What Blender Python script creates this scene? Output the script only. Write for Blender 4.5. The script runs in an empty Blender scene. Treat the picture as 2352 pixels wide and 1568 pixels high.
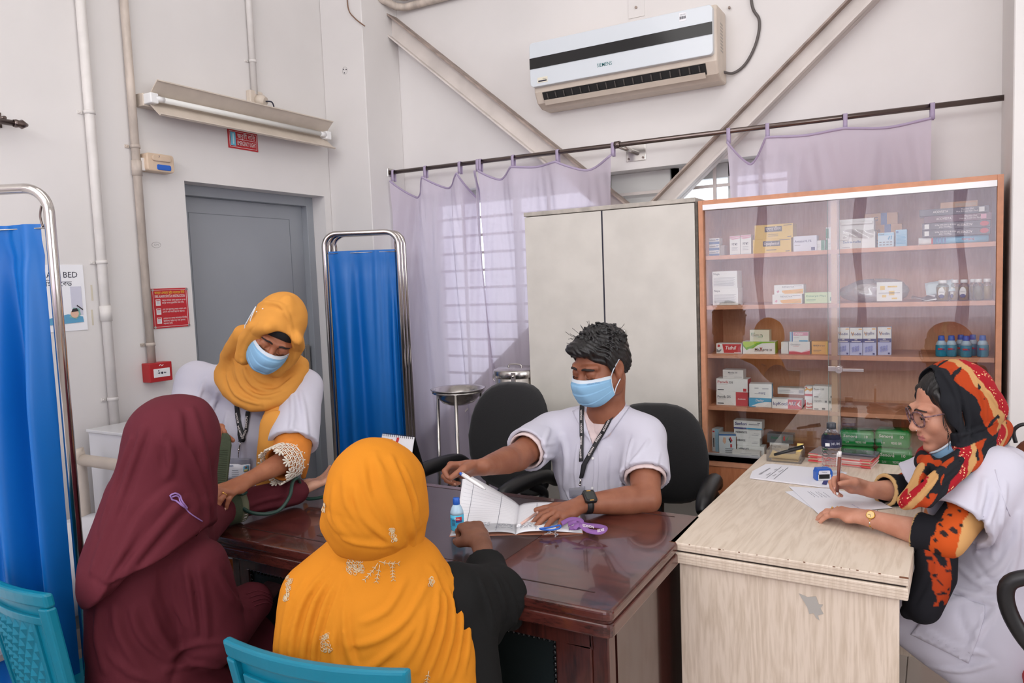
import bpy, bmesh, math, random
import numpy as np
from mathutils import Vector, Matrix, Euler

random.seed(7)
SC = bpy.context.scene
COL = SC.collection
R = math.radians

# ---------------------------------------------------------------- camera, world, lights, exposure
EYE = np.array([0.0, 0.0, 1.54])
FOC, YAW, PITCH, ROLL = 1722.1, 0.51989, 0.079145, -0.039055
_cy, _sy, _cp, _sp = math.cos(YAW), math.sin(YAW), math.cos(PITCH), math.sin(PITCH)
FW = np.array([-_sy*_cp, _cy*_cp, -_sp]); _r = np.array([_cy, _sy, 0.0]); _u = np.cross(_r, FW)
RT = math.cos(ROLL)*_r + math.sin(ROLL)*_u
UP = -math.sin(ROLL)*_r + math.cos(ROLL)*_u
cam = bpy.data.cameras.new('camera'); cam.sensor_width = 36.0; cam.lens = FOC/2352*36.0; cam.clip_start = .05
co = bpy.data.objects.new('camera', cam); COL.objects.link(co); SC.camera = co
co.matrix_world = Matrix(((RT[0], UP[0], -FW[0], EYE[0]), (RT[1], UP[1], -FW[1], EYE[1]), (RT[2], UP[2], -FW[2], EYE[2]), (0, 0, 0, 1)))

W = bpy.data.worlds.new('daylight'); SC.world = W; W.use_nodes = True
bg = W.node_tree.nodes['Background']; bg.inputs[0].default_value = (.93, .96, 1.0, 1); bg.inputs[1].default_value = 2.3

def area(name, loc, target, w, h, power, col=(1, 1, 1)):
    l = bpy.data.lights.new(name, 'AREA'); l.shape = 'RECTANGLE'; l.size = w; l.size_y = h; l.energy = power; l.color = col
    o = bpy.data.objects.new(name, l); COL.objects.link(o); o.location = loc
    o.rotation_euler = (Vector(target)-Vector(loc)).to_track_quat('-Z', 'Y').to_euler()
    return o
# daylight through the curtained windows behind and the windows beside the photographer, and the ward's ceiling lamps
area('daylight_curtained_window', (-0.4, -3.12, 1.75), (-0.4, 3.2, 1.75), 5.0, 1.6, 100, (1, .995, .99))
area('added_high_fill', (-0.4, -2.86, 3.45), (-0.9, 3.2, 1.2), 5.0, 1.0, 88, (1, .995, .985))  # added fill light, placed high to stay out of the cabinet glass
area('daylight_side_window', (3.95, 0.6, 2.2), (-3, 1.6, 1.4), 3.6, 2.2, 54, (1, .995, .985))
area('ceiling_lamps_front', (-1.0, 0.0, 4.1), (-1.0, 0.9, 0), 3.0, 2.6, 44, (1, .985, .965))
area('ceiling_lamps_back', (-0.9, 2.1, 4.1), (-1.2, 2.9, 0), 3.0, 1.6, 28, (1, .985, .965))

SC.view_settings.view_transform = 'Standard'; SC.view_settings.look = 'None'
SC.view_settings.exposure = -0.10; SC.view_settings.gamma = 1.0; SC.view_settings.use_curve_mapping = False
SC.cycles.max_bounces = 9; SC.cycles.transparent_max_bounces = 24; SC.cycles.sample_clamp_indirect = 6.0

# ---------------------------------------------------------------- helpers
def ray(x, y): return FW + RT*(x-1176)/FOC - UP*(y-784)/FOC
def PZ(x, y, z): d = ray(x, y); return EYE + d*((z-1.54)/d[2])
def PX(x, y, v): d = ray(x, y); return EYE + d*(v/d[0])
def PY(x, y, v): d = ray(x, y); return EYE + d*(v/d[1])
def PD(x, y, dep): return EYE + ray(x, y)*dep

def px_of(p):
    q = V3(p)-EYE; z = q@FW
    return round(1176+FOC*(q@RT)/z), round(784-FOC*(q@UP)/z), round(float(z), 3)

def lin(c):
    c = c/255.0
    return c/12.92 if c <= .04045 else ((c+.055)/1.055)**2.4
def rgb(*c): return (lin(c[0]), lin(c[1]), lin(c[2]), 1.0)

def setin(b, **k):
    for n, v in k.items():
        n = n.replace('_', ' ')
        for i in b.inputs:
            if i.name.lower() == n.lower(): i.default_value = v
MATS = {}
def mat(name, col, rough=.6, metal=0, var=0, vscale=8, bump=0, bscale=60, sheen=0, spec=None, stretch=None, col2=None, trans=None, coat=0, alpha=None, vdist=0):
    """procedural Principled material: base colour, optional noise tint towards col2, optional noise bump"""
    if name in MATS: return MATS[name]
    m = bpy.data.materials.new(name); m.use_nodes = True; nt = m.node_tree; b = nt.nodes['Principled BSDF']
    b.inputs['Base Color'].default_value = rgb(*col); b.inputs['Roughness'].default_value = rough; b.inputs['Metallic'].default_value = metal
    if spec is not None: setin(b, Specular_IOR_Level=spec)
    if sheen: setin(b, Sheen_Weight=sheen)
    if coat: setin(b, Coat_Weight=coat, Coat_Roughness=.06)
    if trans is not None: setin(b, Transmission_Weight=trans)
    if alpha is not None: setin(b, Alpha=alpha)
    if var or bump:
        tc = nt.nodes.new('ShaderNodeTexCoord'); mp = nt.nodes.new('ShaderNodeMapping')
        if stretch: mp.inputs['Scale'].default_value = stretch
        nt.links.new(tc.outputs['Object'], mp.inputs[0])
    if var:
        n = nt.nodes.new('ShaderNodeTexNoise'); n.inputs['Scale'].default_value = vscale; n.inputs['Detail'].default_value = 6
        n.inputs['Distortion'].default_value = vdist
        nt.links.new(mp.outputs[0], n.inputs['Vector'])
        rp = nt.nodes.new('ShaderNodeValToRGB'); rp.color_ramp.elements[0].position = .35; rp.color_ramp.elements[1].position = .68
        c2 = col2 or tuple(max(0, v*(1-var)) for v in col)
        rp.color_ramp.elements[0].color = rgb(*c2); rp.color_ramp.elements[1].color = rgb(*col)
        nt.links.new(n.outputs['Fac'], rp.inputs[0]); nt.links.new(rp.outputs[0], b.inputs['Base Color'])
    if bump:
        n2 = nt.nodes.new('ShaderNodeTexNoise'); n2.inputs['Scale'].default_value = bscale; n2.inputs['Detail'].default_value = 4
        nt.links.new(mp.outputs[0], n2.inputs['Vector'])
        bp = nt.nodes.new('ShaderNodeBump'); bp.inputs['Strength'].default_value = bump; bp.inputs['Distance'].default_value = .004
        nt.links.new(n2.outputs['Fac'], bp.inputs['Height']); nt.links.new(bp.outputs[0], b.inputs['Normal'])
    MATS[name] = m
    return m

def glassmat(name, tint=(255, 255, 255), refl=1.0, rough=0.0, base=0.04, haze=0):
    """thin pane: clear with a fresnel reflection"""
    if name in MATS: return MATS[name]
    m = bpy.data.materials.new(name); m.use_nodes = True; nt = m.node_tree; nt.nodes.clear()
    o = nt.nodes.new('ShaderNodeOutputMaterial'); t = nt.nodes.new('ShaderNodeBsdfTransparent'); g = nt.nodes.new('ShaderNodeBsdfGlossy')
    t.inputs[0].default_value = rgb(*tint); g.inputs['Roughness'].default_value = rough
    fr = nt.nodes.new('ShaderNodeLayerWeight'); fr.inputs['Blend'].default_value = .35
    ma = nt.nodes.new('ShaderNodeMath'); ma.operation = 'MULTIPLY_ADD'; ma.inputs[1].default_value = refl; ma.inputs[2].default_value = base
    mx = nt.nodes.new('ShaderNodeMixShader')
    nt.links.new(fr.outputs['Fresnel'], ma.inputs[0]); nt.links.new(ma.outputs[0], mx.inputs[0])
    nt.links.new(t.outputs[0], mx.inputs[1]); nt.links.new(g.outputs[0], mx.inputs[2])
    last = mx
    if haze:
        df = nt.nodes.new('ShaderNodeBsdfDiffuse'); mh = nt.nodes.new('ShaderNodeMixShader'); mh.inputs[0].default_value = haze
        nt.links.new(mx.outputs[0], mh.inputs[1]); nt.links.new(df.outputs[0], mh.inputs[2]); last = mh
    nt.links.new(last.outputs[0], o.inputs[0])
    MATS[name] = m
    return m

def clothmat(name, col, translucent=.35, see=0.0, bump=.15, bscale=400, var=.06, vscale=3, gloss=0.0):
    """woven cloth; translucent lets window light through, see lets one look through the weave"""
    if name in MATS: return MATS[name]
    m = bpy.data.materials.new(name); m.use_nodes = True; nt = m.node_tree; b = nt.nodes['Principled BSDF']; o = nt.nodes['Material Output']
    c = rgb(*col); b.inputs['Base Color'].default_value = c; b.inputs['Roughness'].default_value = .8 if not gloss else .42
    setin(b, Specular_IOR_Level=.15 if not gloss else gloss)
    tc = nt.nodes.new('ShaderNodeTexCoord')
    n = nt.nodes.new('ShaderNodeTexNoise'); n.inputs['Scale'].default_value = bscale; nt.links.new(tc.outputs['Object'], n.inputs['Vector'])
    bp = nt.nodes.new('ShaderNodeBump'); bp.inputs['Strength'].default_value = bump; bp.inputs['Distance'].default_value = .002
    nt.links.new(n.outputs['Fac'], bp.inputs['Height']); nt.links.new(bp.outputs[0], b.inputs['Normal'])
    last = b
    if translucent:
        t = nt.nodes.new('ShaderNodeBsdfTranslucent'); t.inputs[0].default_value = c
        mx = nt.nodes.new('ShaderNodeMixShader'); mx.inputs[0].default_value = translucent
        nt.links.new(last.outputs[0], mx.inputs[1]); nt.links.new(t.outputs[0], mx.inputs[2]); last = mx
    if see:
        t = nt.nodes.new('ShaderNodeBsdfTransparent'); t.inputs[0].default_value = c
        mx = nt.nodes.new('ShaderNodeMixShader'); mx.inputs[0].default_value = see
        nt.links.new(last.outputs[0], mx.inputs[1]); nt.links.new(t.outputs[0], mx.inputs[2]); last = mx
    nt.links.new(last.outputs[0], o.inputs[0])
    MATS[name] = m
    return m

def woodmat(name, c1, c2, scale=6, stretch=(1, 1, 12), rough=.35, coat=0, bump=.03, ring=3.0):
    if name in MATS: return MATS[name]
    m = bpy.data.materials.new(name); m.use_nodes = True; nt = m.node_tree; b = nt.nodes['Principled BSDF']
    b.inputs['Roughness'].default_value = rough
    if coat: setin(b, Coat_Weight=coat, Coat_Roughness=.05)
    tc = nt.nodes.new('ShaderNodeTexCoord'); mp = nt.nodes.new('ShaderNodeMapping'); mp.inputs['Scale'].default_value = stretch
    nt.links.new(tc.outputs['Object'], mp.inputs[0])
    n = nt.nodes.new('ShaderNodeTexNoise'); n.inputs['Scale'].default_value = scale; n.inputs['Detail'].default_value = 5; n.inputs['Distortion'].default_value = .6
    nt.links.new(mp.outputs[0], n.inputs['Vector'])
    ma = nt.nodes.new('ShaderNodeMath'); ma.operation = 'MULTIPLY'; ma.inputs[1].default_value = ring
    fr = nt.nodes.new('ShaderNodeMath'); fr.operation = 'PINGPONG'; fr.inputs[1].default_value = .5
    nt.links.new(n.outputs['Fac'], ma.inputs[0]); nt.links.new(ma.outputs[0], fr.inputs[0])
    n2 = nt.nodes.new('ShaderNodeTexNoise'); n2.inputs['Scale'].default_value = scale*9; n2.inputs['Detail'].default_value = 3
    nt.links.new(mp.outputs[0], n2.inputs['Vector'])
    ad = nt.nodes.new('ShaderNodeMath'); ad.operation = 'ADD'; nt.links.new(fr.outputs[0], ad.inputs[0]); nt.links.new(n2.outputs['Fac'], ad.inputs[1])
    rp = nt.nodes.new('ShaderNodeValToRGB'); rp.color_ramp.elements[0].position = .35; rp.color_ramp.elements[1].position = .95
    rp.color_ramp.elements[0].color = rgb(*c2); rp.color_ramp.elements[1].color = rgb(*c1)
    nt.links.new(ad.outputs[0], rp.inputs[0]); nt.links.new(rp.outputs[0], b.inputs['Base Color'])
    if bump:
        bp = nt.nodes.new('ShaderNodeBump'); bp.inputs['Strength'].default_value = bump; bp.inputs['Distance'].default_value = .002
        nt.links.new(n2.outputs['Fac'], bp.inputs['Height']); nt.links.new(bp.outputs[0], b.inputs['Normal'])
    MATS[name] = m
    return m

ROOTM = {}
def thing(name, label, cat, loc=(0, 0, 0), rotz=0.0, group=None):
    o = bpy.data.objects.new(name, None); o.empty_display_size = .05; COL.objects.link(o)
    o.location = loc; o.rotation_euler = (0, 0, rotz)
    ROOTM[o.name] = (Matrix.Translation(Vector(loc)) @ Matrix.Rotation(rotz, 4, 'Z')).inverted()
    o['label'] = label; o['category'] = cat
    if group: o['group'] = group
    return o
def tag(o, label=None, cat=None, group=None, kind=None):
    if label: o['label'] = label
    if cat: o['category'] = cat
    if group: o['group'] = group
    if kind: o['kind'] = kind
    return o
def children(o): return [c for c in bpy.data.objects if c.parent == o]
def copy_tree(o, parent=None):
    c = o.copy(); COL.objects.link(c)
    if parent: c.parent = parent
    for ch in children(o): copy_tree(ch, c)
    return c
def rootof(o):
    while o.parent: o = o.parent
    return o

class MB:
    """collects solids in world (or local) coordinates; build() links them as one mesh object"""
    def __init__(s): s.v = []; s.f = []; s.mi = []; s.sm = []; s.cur = 0
    def mat(s, i): s.cur = i; return s
    def add(s, vs, fs, smooth=False, M=None):
        n = len(s.v)
        for p in vs:
            p = Vector(p)
            s.v.append(M @ p if M else p)
        for f in fs: s.f.append([n+i for i in f]); s.mi.append(s.cur); s.sm.append(smooth)
        return s
    def box(s, lo, hi, M=None):
        x0, y0, z0 = lo; x1, y1, z1 = hi
        return s.add([(x0, y0, z0), (x1, y0, z0), (x1, y1, z0), (x0, y1, z0), (x0, y0, z1), (x1, y0, z1), (x1, y1, z1), (x0, y1, z1)],
                     [(0, 3, 2, 1), (4, 5, 6, 7), (0, 1, 5, 4), (1, 2, 6, 5), (2, 3, 7, 6), (3, 0, 4, 7)], False, M)
    def prism(s, poly, fn, h0, h1, smooth=False):
        """poly of 2-D points (counter-clockwise), fn(a, b, h) -> 3-D point"""
        n = len(poly)
        vs = [fn(a, b, h0) for a, b in poly]+[fn(a, b, h1) for a, b in poly]
        s.add(vs, [tuple(range(n))[::-1], tuple(range(n, 2*n))])
        return s.add(vs, [(i, (i+1) % n, n+(i+1) % n, n+i) for i in range(n)], smooth)
    def tube(s, pts, r, n=12, closed=False, caps=True, rf=None):
        P = [Vector(p) for p in pts]; m = len(P); rings = []
        nrm = None
        for i in range(m):
            a = P[i-1] if (i or closed) else P[i]; b = P[(i+1) % m] if (i < m-1 or closed) else P[i]
            t = (b-a).normalized()
            if nrm is None:
                nrm = t.orthogonal().normalized()
            nrm = (nrm-t*nrm.dot(t))
            nrm = nrm.normalized() if nrm.length > 1e-6 else t.orthogonal().normalized()
            bn = t.cross(nrm); rr = rf[i] if rf else r
            rings.append([P[i]+nrm*(rr*math.cos(2*math.pi*k/n))+bn*(rr*math.sin(2*math.pi*k/n)) for k in range(n)])
        vs = [p for g in rings for p in g]; fs = []
        for i in range(m if closed else m-1):
            j = (i+1) % m
            for k in range(n): fs.append((i*n+k, i*n+(k+1) % n, j*n+(k+1) % n, j*n+k))
        s.add(vs, fs, True)
        if caps and not closed: s.add(vs[:n], [tuple(range(n))[::-1]]); s.add(vs[-n:], [tuple(range(n))])
        return s
    def cyl(s, a, b, r, n=16): return s.tube([a, b], r, n)
    def lathe(s, prof, o=(0, 0, 0), n=24, M=None, sx=1, sy=1):
        o = Vector(o); vs = []; fs = []
        for r, z in prof:
            for k in range(n):
                t = 2*math.pi*k/n; p = Vector((r*math.cos(t)*sx, r*math.sin(t)*sy, z)); vs.append(o+(M @ p if M else p))
        for i in range(len(prof)-1):
            for k in range(n): fs.append((i*n+k, i*n+(k+1) % n, (i+1)*n+(k+1) % n, (i+1)*n+k))
        s.add(vs, fs, True)
        if prof[0][0] > 1e-5: s.add(vs[:n], [tuple(range(n))[::-1]])
        if prof[-1][0] > 1e-5: s.add(vs[-n:], [tuple(range(n))])
        return s
    def grid(s, nu, nv, fn, smooth=True):
        vs = [fn(i/(nu-1), j/(nv-1)) for j in range(nv) for i in range(nu)]
        return s.add(vs, [(j*nu+i, j*nu+i+1, (j+1)*nu+i+1, (j+1)*nu+i) for j in range(nv-1) for i in range(nu-1)], smooth)
    def ball(s, c, r, n=14, m=8):
        c = Vector(c); r = (r, r, r) if not hasattr(r, '__len__') else r
        vs = []; fs = []
        for j in range(m+1):
            a = math.pi*j/m
            for k in range(n):
                t = 2*math.pi*k/n; vs.append(c+Vector((r[0]*math.sin(a)*math.cos(t), r[1]*math.sin(a)*math.sin(t), -r[2]*math.cos(a))))
        for j in range(m):
            for k in range(n): fs.append((j*n+k, j*n+(k+1) % n, (j+1)*n+(k+1) % n, (j+1)*n+k))
        return s.add(vs, fs, True)
    def build(s, name, mats, parent=None, world=True, bevel=0, seg=2, solid=0, subsurf=0):
        me = bpy.data.meshes.new(name)
        vs = s.v
        if parent is not None and world:
            M = ROOTM.get(rootof(parent).name)
            if M is not None: vs = [M @ p for p in vs]
        me.from_pydata([tuple(p) for p in vs], [], s.f); me.update()
        for m in (mats if isinstance(mats, (list, tuple)) else [mats]): me.materials.append(m)
        me.polygons.foreach_set('material_index', s.mi); me.polygons.foreach_set('use_smooth', s.sm)
        bm = bmesh.new(); bm.from_mesh(me); bmesh.ops.remove_doubles(bm, verts=bm.verts, dist=1e-6)
        bmesh.ops.dissolve_degenerate(bm, dist=1e-7, edges=bm.edges)
        bm.to_mesh(me); bm.free()
        o = bpy.data.objects.new(name, me); COL.objects.link(o)
        if parent is not None: o.parent = parent
        if solid: md = o.modifiers.new('thickness', 'SOLIDIFY'); md.thickness = solid; md.offset = 0
        if bevel:
            md = o.modifiers.new('edges', 'BEVEL'); md.width = bevel; md.segments = seg; md.limit_method = 'ANGLE'; md.angle_limit = R(40)
        if subsurf: md = o.modifiers.new('smooth', 'SUBSURF'); md.levels = subsurf; md.render_levels = subsurf
        return o

def struct(name, mb, m, **k):
    o = mb.build(name, m, None, **k); o['kind'] = 'structure'; return o

def text(s, parent, m, org, xd, yd, size, align='CENTER', bold=0.0, width=None, name='lettering', ext=.0003, shear=0, vcenter=True, world=True, lift=.0006, res=2):
    """raised lettering: org centre (or left end) in world space, xd reading direction, yd up"""
    c = bpy.data.curves.new('txt', 'FONT'); c.body = s; c.size = 1; c.align_x = align; c.resolution_u = res; c.offset = bold; c.shear = shear
    if vcenter: c.align_y = 'CENTER'
    t = bpy.data.objects.new('txt', c); COL.objects.link(t)
    dg = bpy.context.evaluated_depsgraph_get(); dg.update()
    me = bpy.data.meshes.new_from_object(t.evaluated_get(dg))
    COL.objects.unlink(t); bpy.data.objects.remove(t); bpy.data.curves.remove(c)
    n = len(me.vertices)
    if n == 0: return None
    a = np.empty(n*3); me.vertices.foreach_get('co', a); a = a.reshape(-1, 3)
    xd = np.array(Vector(xd).normalized()); yd = np.array(Vector(yd).normalized()); zd = np.cross(xd, yd)
    sx = size
    if width:
        w = a[:, 0].max()-a[:, 0].min(); sx = width/max(w, 1e-6)
    p = np.array(org)[None]+a[:, :1]*sx*xd+a[:, 1:2]*size*yd+zd*lift
    if parent is not None and world:
        M = np.array(ROOTM[rootof(parent).name]); p = p@M[:3, :3].T+M[:3, 3]
    me.vertices.foreach_set('co', p.ravel()); me.update()
    me.name = name; me.materials.clear(); me.materials.append(m)
    o = bpy.data.objects.new(name, me); COL.objects.link(o); o.parent = parent
    return o

def rrect(w, h, r, n=5, cx=0, cy=0):
    P = []
    for qx, qy, a0 in ((1, 1, 0), (-1, 1, 90), (-1, -1, 180), (1, -1, 270)):
        for k in range(n+1):
            a = R(a0+90*k/n); P.append((cx+qx*(w/2-r)+r*math.cos(a), cy+qy*(h/2-r)+r*math.sin(a)))
    return P
def spline(pts, n=8, closed=False):
    P = [Vector(p) for p in pts]; m = len(P); out = []
    for i in range(m if closed else m-1):
        p0 = P[i-1] if (i or closed) else P[i]; p1 = P[i]; p2 = P[(i+1) % m]; p3 = P[(i+2) % m] if (i+2 < m or closed) else p2
        for k in range(n):
            t = k/n
            out.append(.5*((2*p1)+(p2-p0)*t+(2*p0-5*p1+4*p2-p3)*t*t+(3*p1-p0-3*p2+p3)*t**3))
    if not closed: out.append(P[-1])
    return out

# ---------------------------------------------------------------- materials
M_wall = mat('wall_paint', (228, 224, 222), .75, var=.035, vscale=1.6, bump=.06, bscale=35)
M_ceil = mat('ceiling_paint', (235, 233, 230), .8)
M_steelw = mat('painted_steel', (224, 215, 209), .5, var=.09, vscale=5, bump=.05, bscale=30)
M_rust = mat('dusty_steel', (176, 158, 148), .7, var=.2, vscale=14, bump=.1, bscale=40)
M_chrome = mat('chrome', (205, 200, 196), .16, 1)
M_steel = mat('stainless_steel', (196, 192, 188), .22, 1, bump=.02, bscale=20)
M_rod = mat('brushed_rod', (120, 108, 104), .24, 1)
M_grey = mat('grey_door_paint', (154, 158, 164), .45, var=.04, vscale=2)
M_pipe = mat('white_pipe', (226, 221, 217), .45, var=.06, vscale=9)
M_pipe2 = mat('dirty_pipe', (210, 196, 184), .5, var=.16, vscale=22, stretch=(1, 1, .3))
M_cream = mat('cream_enamel', (212, 199, 185), .45, var=.05, vscale=10)
M_beige = mat('aged_plastic', (214, 190, 166), .4, var=.06, vscale=14)
M_black = mat('black_plastic', (26, 26, 28), .42)
M_blackf = mat('black_upholstery', (23, 23, 25), .85, bump=.25, bscale=260, sheen=.15)
M_white = mat('white_plastic', (236, 236, 236), .4)
M_paper = mat('white_paper', (238, 238, 242), .8)
M_red = mat('red_plastic', (178, 34, 38), .4)
M_signred = mat('red_sign', (188, 38, 46), .35)
M_blue = mat('blue_plastic', (38, 96, 190), .4)
M_ink = mat('dark_ink', (42, 42, 58), .7)
M_orangewood = woodmat('cabinet_wood', (204, 134, 94), (178, 108, 70), 5, (2.2, 2.2, .35), .45, ring=2)
M_edge = mat('cabinet_edge_band', (208, 146, 112), .5, var=.07, vscale=30)
M_backply = woodmat('cabinet_back_board', (214, 158, 122), (198, 140, 102), 7, (2, 2, .3), .55, ring=2)
M_mahog = woodmat('mahogany', (84, 40, 34), (44, 20, 18), 4, (1.2, 5, 5), .24, coat=.55, bump=.02)
M_mahogv = woodmat('mahogany_panel', (74, 34, 28), (34, 16, 14), 4, (5, 5, .6), .28, coat=.4, bump=.02)
M_inlay = mat('desk_inlay', (58, 40, 38), .3, bump=.03, bscale=200, coat=.3)
M_pale = woodmat('pale_laminate', (222, 207, 190), (206, 189, 170), 1.5, (9, .8, 1), .42, ring=9, bump=.015)
M_palev = woodmat('pale_laminate_side', (222, 206, 189), (200, 182, 162), 2.6, (6, 6, .6), .45, ring=7, bump=.015)
M_alu = mat('aluminium', (196, 198, 200), .35, .7)
M_teal = mat('teal_plastic', (4, 122, 148), .33, spec=.5, var=.04, vscale=6)
M_tealdark = mat('dark_teal_plastic', (20, 92, 100), .35)
M_skin1 = None
# ================================================================ ROOM
XL, YB, CZ = -3.3, 3.9, 4.15
YF, XR = -2.9, 4.0
fl = MB().box((XL-.3, YF-.3, -.1), (XR+.3, YB+.4, 0))
floor = struct('floor', fl, mat('floor_grout', (150, 142, 136), .7))
# floor tiles, laid one by one where the photograph sees the floor
M_tile = mat('floor_tile', (196, 186, 178), .22, var=.06, vscale=3)
tile_me = None
for ix in range(9):
    for iy in range(9):
        x0, y0 = -1.6+ix*.3, 1.2+iy*.3
        if tile_me is None:
            t = MB().box((0, 0, 0), (.296, .296, .004)).build('tile', M_tile, None, bevel=.001, seg=1); tile_me = t.data
        else:
            t = bpy.data.objects.new('tile', tile_me); COL.objects.link(t)
            md = t.modifiers.new('edges', 'BEVEL'); md.width = .001; md.segments = 1
        t.parent = floor; t.location = (x0, y0, 0)
ceil = struct('ceiling', MB().box((XL-.3, YF-.3, CZ), (XR+.3, YB+.4, CZ+.1)), M_ceil)

# left wall with the door opening (Y 2.516..3.507, up to 2.11)
DY0, DY1, DZ = 2.516, 3.507, 2.11
wl = MB().box((XL-.3, YF, 0), (XL, DY0, CZ)).box((XL-.3, DY1, 0), (XL, YB+.3, CZ)).box((XL-.3, DY0, DZ), (XL, DY1, CZ))
struct('wall_left', wl, M_wall)
# back wall with a wide window opening behind the curtains and the cabinets
WX0, WX1, WZ0, WZ1 = -2.86, -.62, .58, 2.118
wb = MB().box((XL, YB, 0), (WX0, YB+.22, CZ)).box((WX1, YB, 0), (XR+.3, YB+.22, CZ)).box((WX0, YB, WZ1), (WX1, YB+.22, CZ)).box((WX0, YB, 0), (WX1, YB+.22, WZ0))
struct('wall_back', wb, M_wall)
# added infill under the slanting brace, blocks window light to darken the curtain below
inf = MB().prism([(WX0, .58), (-1.45, .58), (-1.45, 1.80)], lambda a, b, h: (a, h, b), YB+.02, YB+.06)
struct('shade_infill', inf, M_wall)
# side and front walls with the daylight windows (behind and beside the photographer)
ww = MB().box((XR, YF, 0), (XR+.3, YB+.3, 1.0)).box((XR, YF, 3.3), (XR+.3, YB+.3, CZ)).box((XR, 2.5, 1), (XR+.3, YB+.3, 3.3)).box((XR, YF, 1), (XR+.3, -1.3, 3.3))
struct('wall_right', ww, M_wall)
wf = MB().box((XL, YF-.3, 0), (XR, YF, .9)).box((XL, YF-.3, .9), (-2.9, YF, 2.56)).box((2.15, YF-.3, .9), (XR, YF, 2.56)).box((XL, YF-.3, 2.56), (XR, YF, 2.95)).box((XL, YF-.3, 3.95), (XR, YF, CZ)).box((XL, YF-.3, 2.95), (-2.95, YF, 3.95)).box((2.15, YF-.3, 2.95), (XR, YF, 3.95))  # upper opening is added for the high fill light
struct('wall_front', wf, M_wall)
# pillars
struct('trim_1', MB().box((XL, 3.56, 0), (-2.975, YB, CZ)), M_wall, bevel=.004, seg=1)
struct('trim_2', MB().box((.226, 3.30, 0), (.75, YB, CZ)), M_wall, bevel=.004, seg=1)
M_base = mat('skirting_tile', (178, 170, 165), .3)
struct('baseboard_left', MB().box((XL, YF, 0), (XL+.012, DY0, .1)).box((XL, DY1, 0), (XL+.012, 3.56, .1)), M_base)
struct('baseboard_back', MB().box((-2.975, YB-.012, 0), (.226, YB, .1)), M_base)

# door: grey steel frame and leaf set back in the opening
d = bpy.data.objects.new('door_1', None); COL.objects.link(d); d.location = (XL-.1, (DY0+DY1)/2, 0); d['kind'] = 'structure'; ROOTM[d.name] = Matrix.Translation((-(XL-.1), -(DY0+DY1)/2, 0))
fx0, fx1 = XL-.23, XL-.1
fr = MB().box((fx0, DY0, 0), (fx1, DY0+.05, DZ)).box((fx0, DY1-.055, 0), (fx1, DY1, DZ)).box((fx0, DY0+.05, DZ-.055), (fx1, DY1-.055, DZ))
fr.build('door_frame', M_grey, d, bevel=.003)
leaf = MB().box((fx0+.03, DY0+.05, .01), (fx1-.045, DY1-.055, DZ-.055)).build('door_leaf', M_grey, d, bevel=.002)
pn = MB()
for (a, b, c, e) in ((DY0+.12, DZ-.14, DY1-.16, DZ-.137), (DY0+.12, .2, DY0+.123, DZ-.14), (DY1-.163, .2, DY1-.16, DZ-.14)):
    pn.box((fx1-.0455, a, b), (fx1-.0435, c, e)) if a < c else None
pn.build('panel_seam', mat('grey_seam', (120, 125, 131), .5), leaf)
hd = MB().box((fx1-.045, DY1-.115, 1.04), (fx1-.02, DY1-.075, 1.2)); hd.build('latch', mat('latch_metal', (150, 146, 140), .4, .7), d, bevel=.006)
# reveal lining painted like the wall
# window: aluminium frame, blank centre panel, panes and grille
w = bpy.data.objects.new('window_1', None); COL.objects.link(w); w.location = ((WX0+WX1)/2, YB+.14, WZ0); w['kind'] = 'structure'; ROOTM[w.name] = Matrix.Translation(Vector(w.location)).inverted()
M_winf = mat('window_aluminium', (206, 208, 206), .4, .1)
f = MB()
for (x0, x1) in ((WX0, -1.62), (-1.27, WX1)):
    f.box((x0, YB+.12, WZ0), (x0+.05, YB+.17, WZ1)).box((x1-.05, YB+.12, WZ0), (x1, YB+.17, WZ1)).box((x0, YB+.12, WZ1-.075), (x1, YB+.17, WZ1)).box((x0, YB+.12, WZ0), (x1, YB+.17, WZ0+.05))
    xm = (x0+x1)/2; f.box((xm-.02, YB+.12, WZ0), (xm+.02, YB+.165, WZ1))
f.build('window_frame', M_winf, w, bevel=.003)
MB().box((-1.62, YB+.125, WZ0), (-1.27, YB+.165, WZ1)).build('blank_panel', mat('window_panel', (212, 212, 208), .5), w, bevel=.004)
M_pane = glassmat('window_pane_glass', (250, 252, 255), .5, base=.02)
for (x0, x1) in ((WX0+.05, -2.26), (-2.22, -1.67), (-1.22, -.965), (-.925, WX1-.05)):
    MB().box((x0, YB+.142, WZ0+.05), (x1, YB+.147, WZ1-.075)).build('pane', M_pane, w)
for z in np.arange(.75, 2.03, .108):
    MB().box((WX0, YB+.075, z), (-1.55, YB+.083, z+.016)).build('grille_bar', M_steelw, w)
for z in (1.42, 1.72, 1.99):
    MB().box((-1.58, YB+.075, z), (WX1, YB+.083, z+.016)).build('grille_bar', M_steelw, w)
for x in (-2.6, -2.0, -1.03, -.8):
    MB().box((x, YB+.07, WZ0), (x+.016, YB+.086, WZ1)).build('grille_bar', M_steelw, w)
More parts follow.
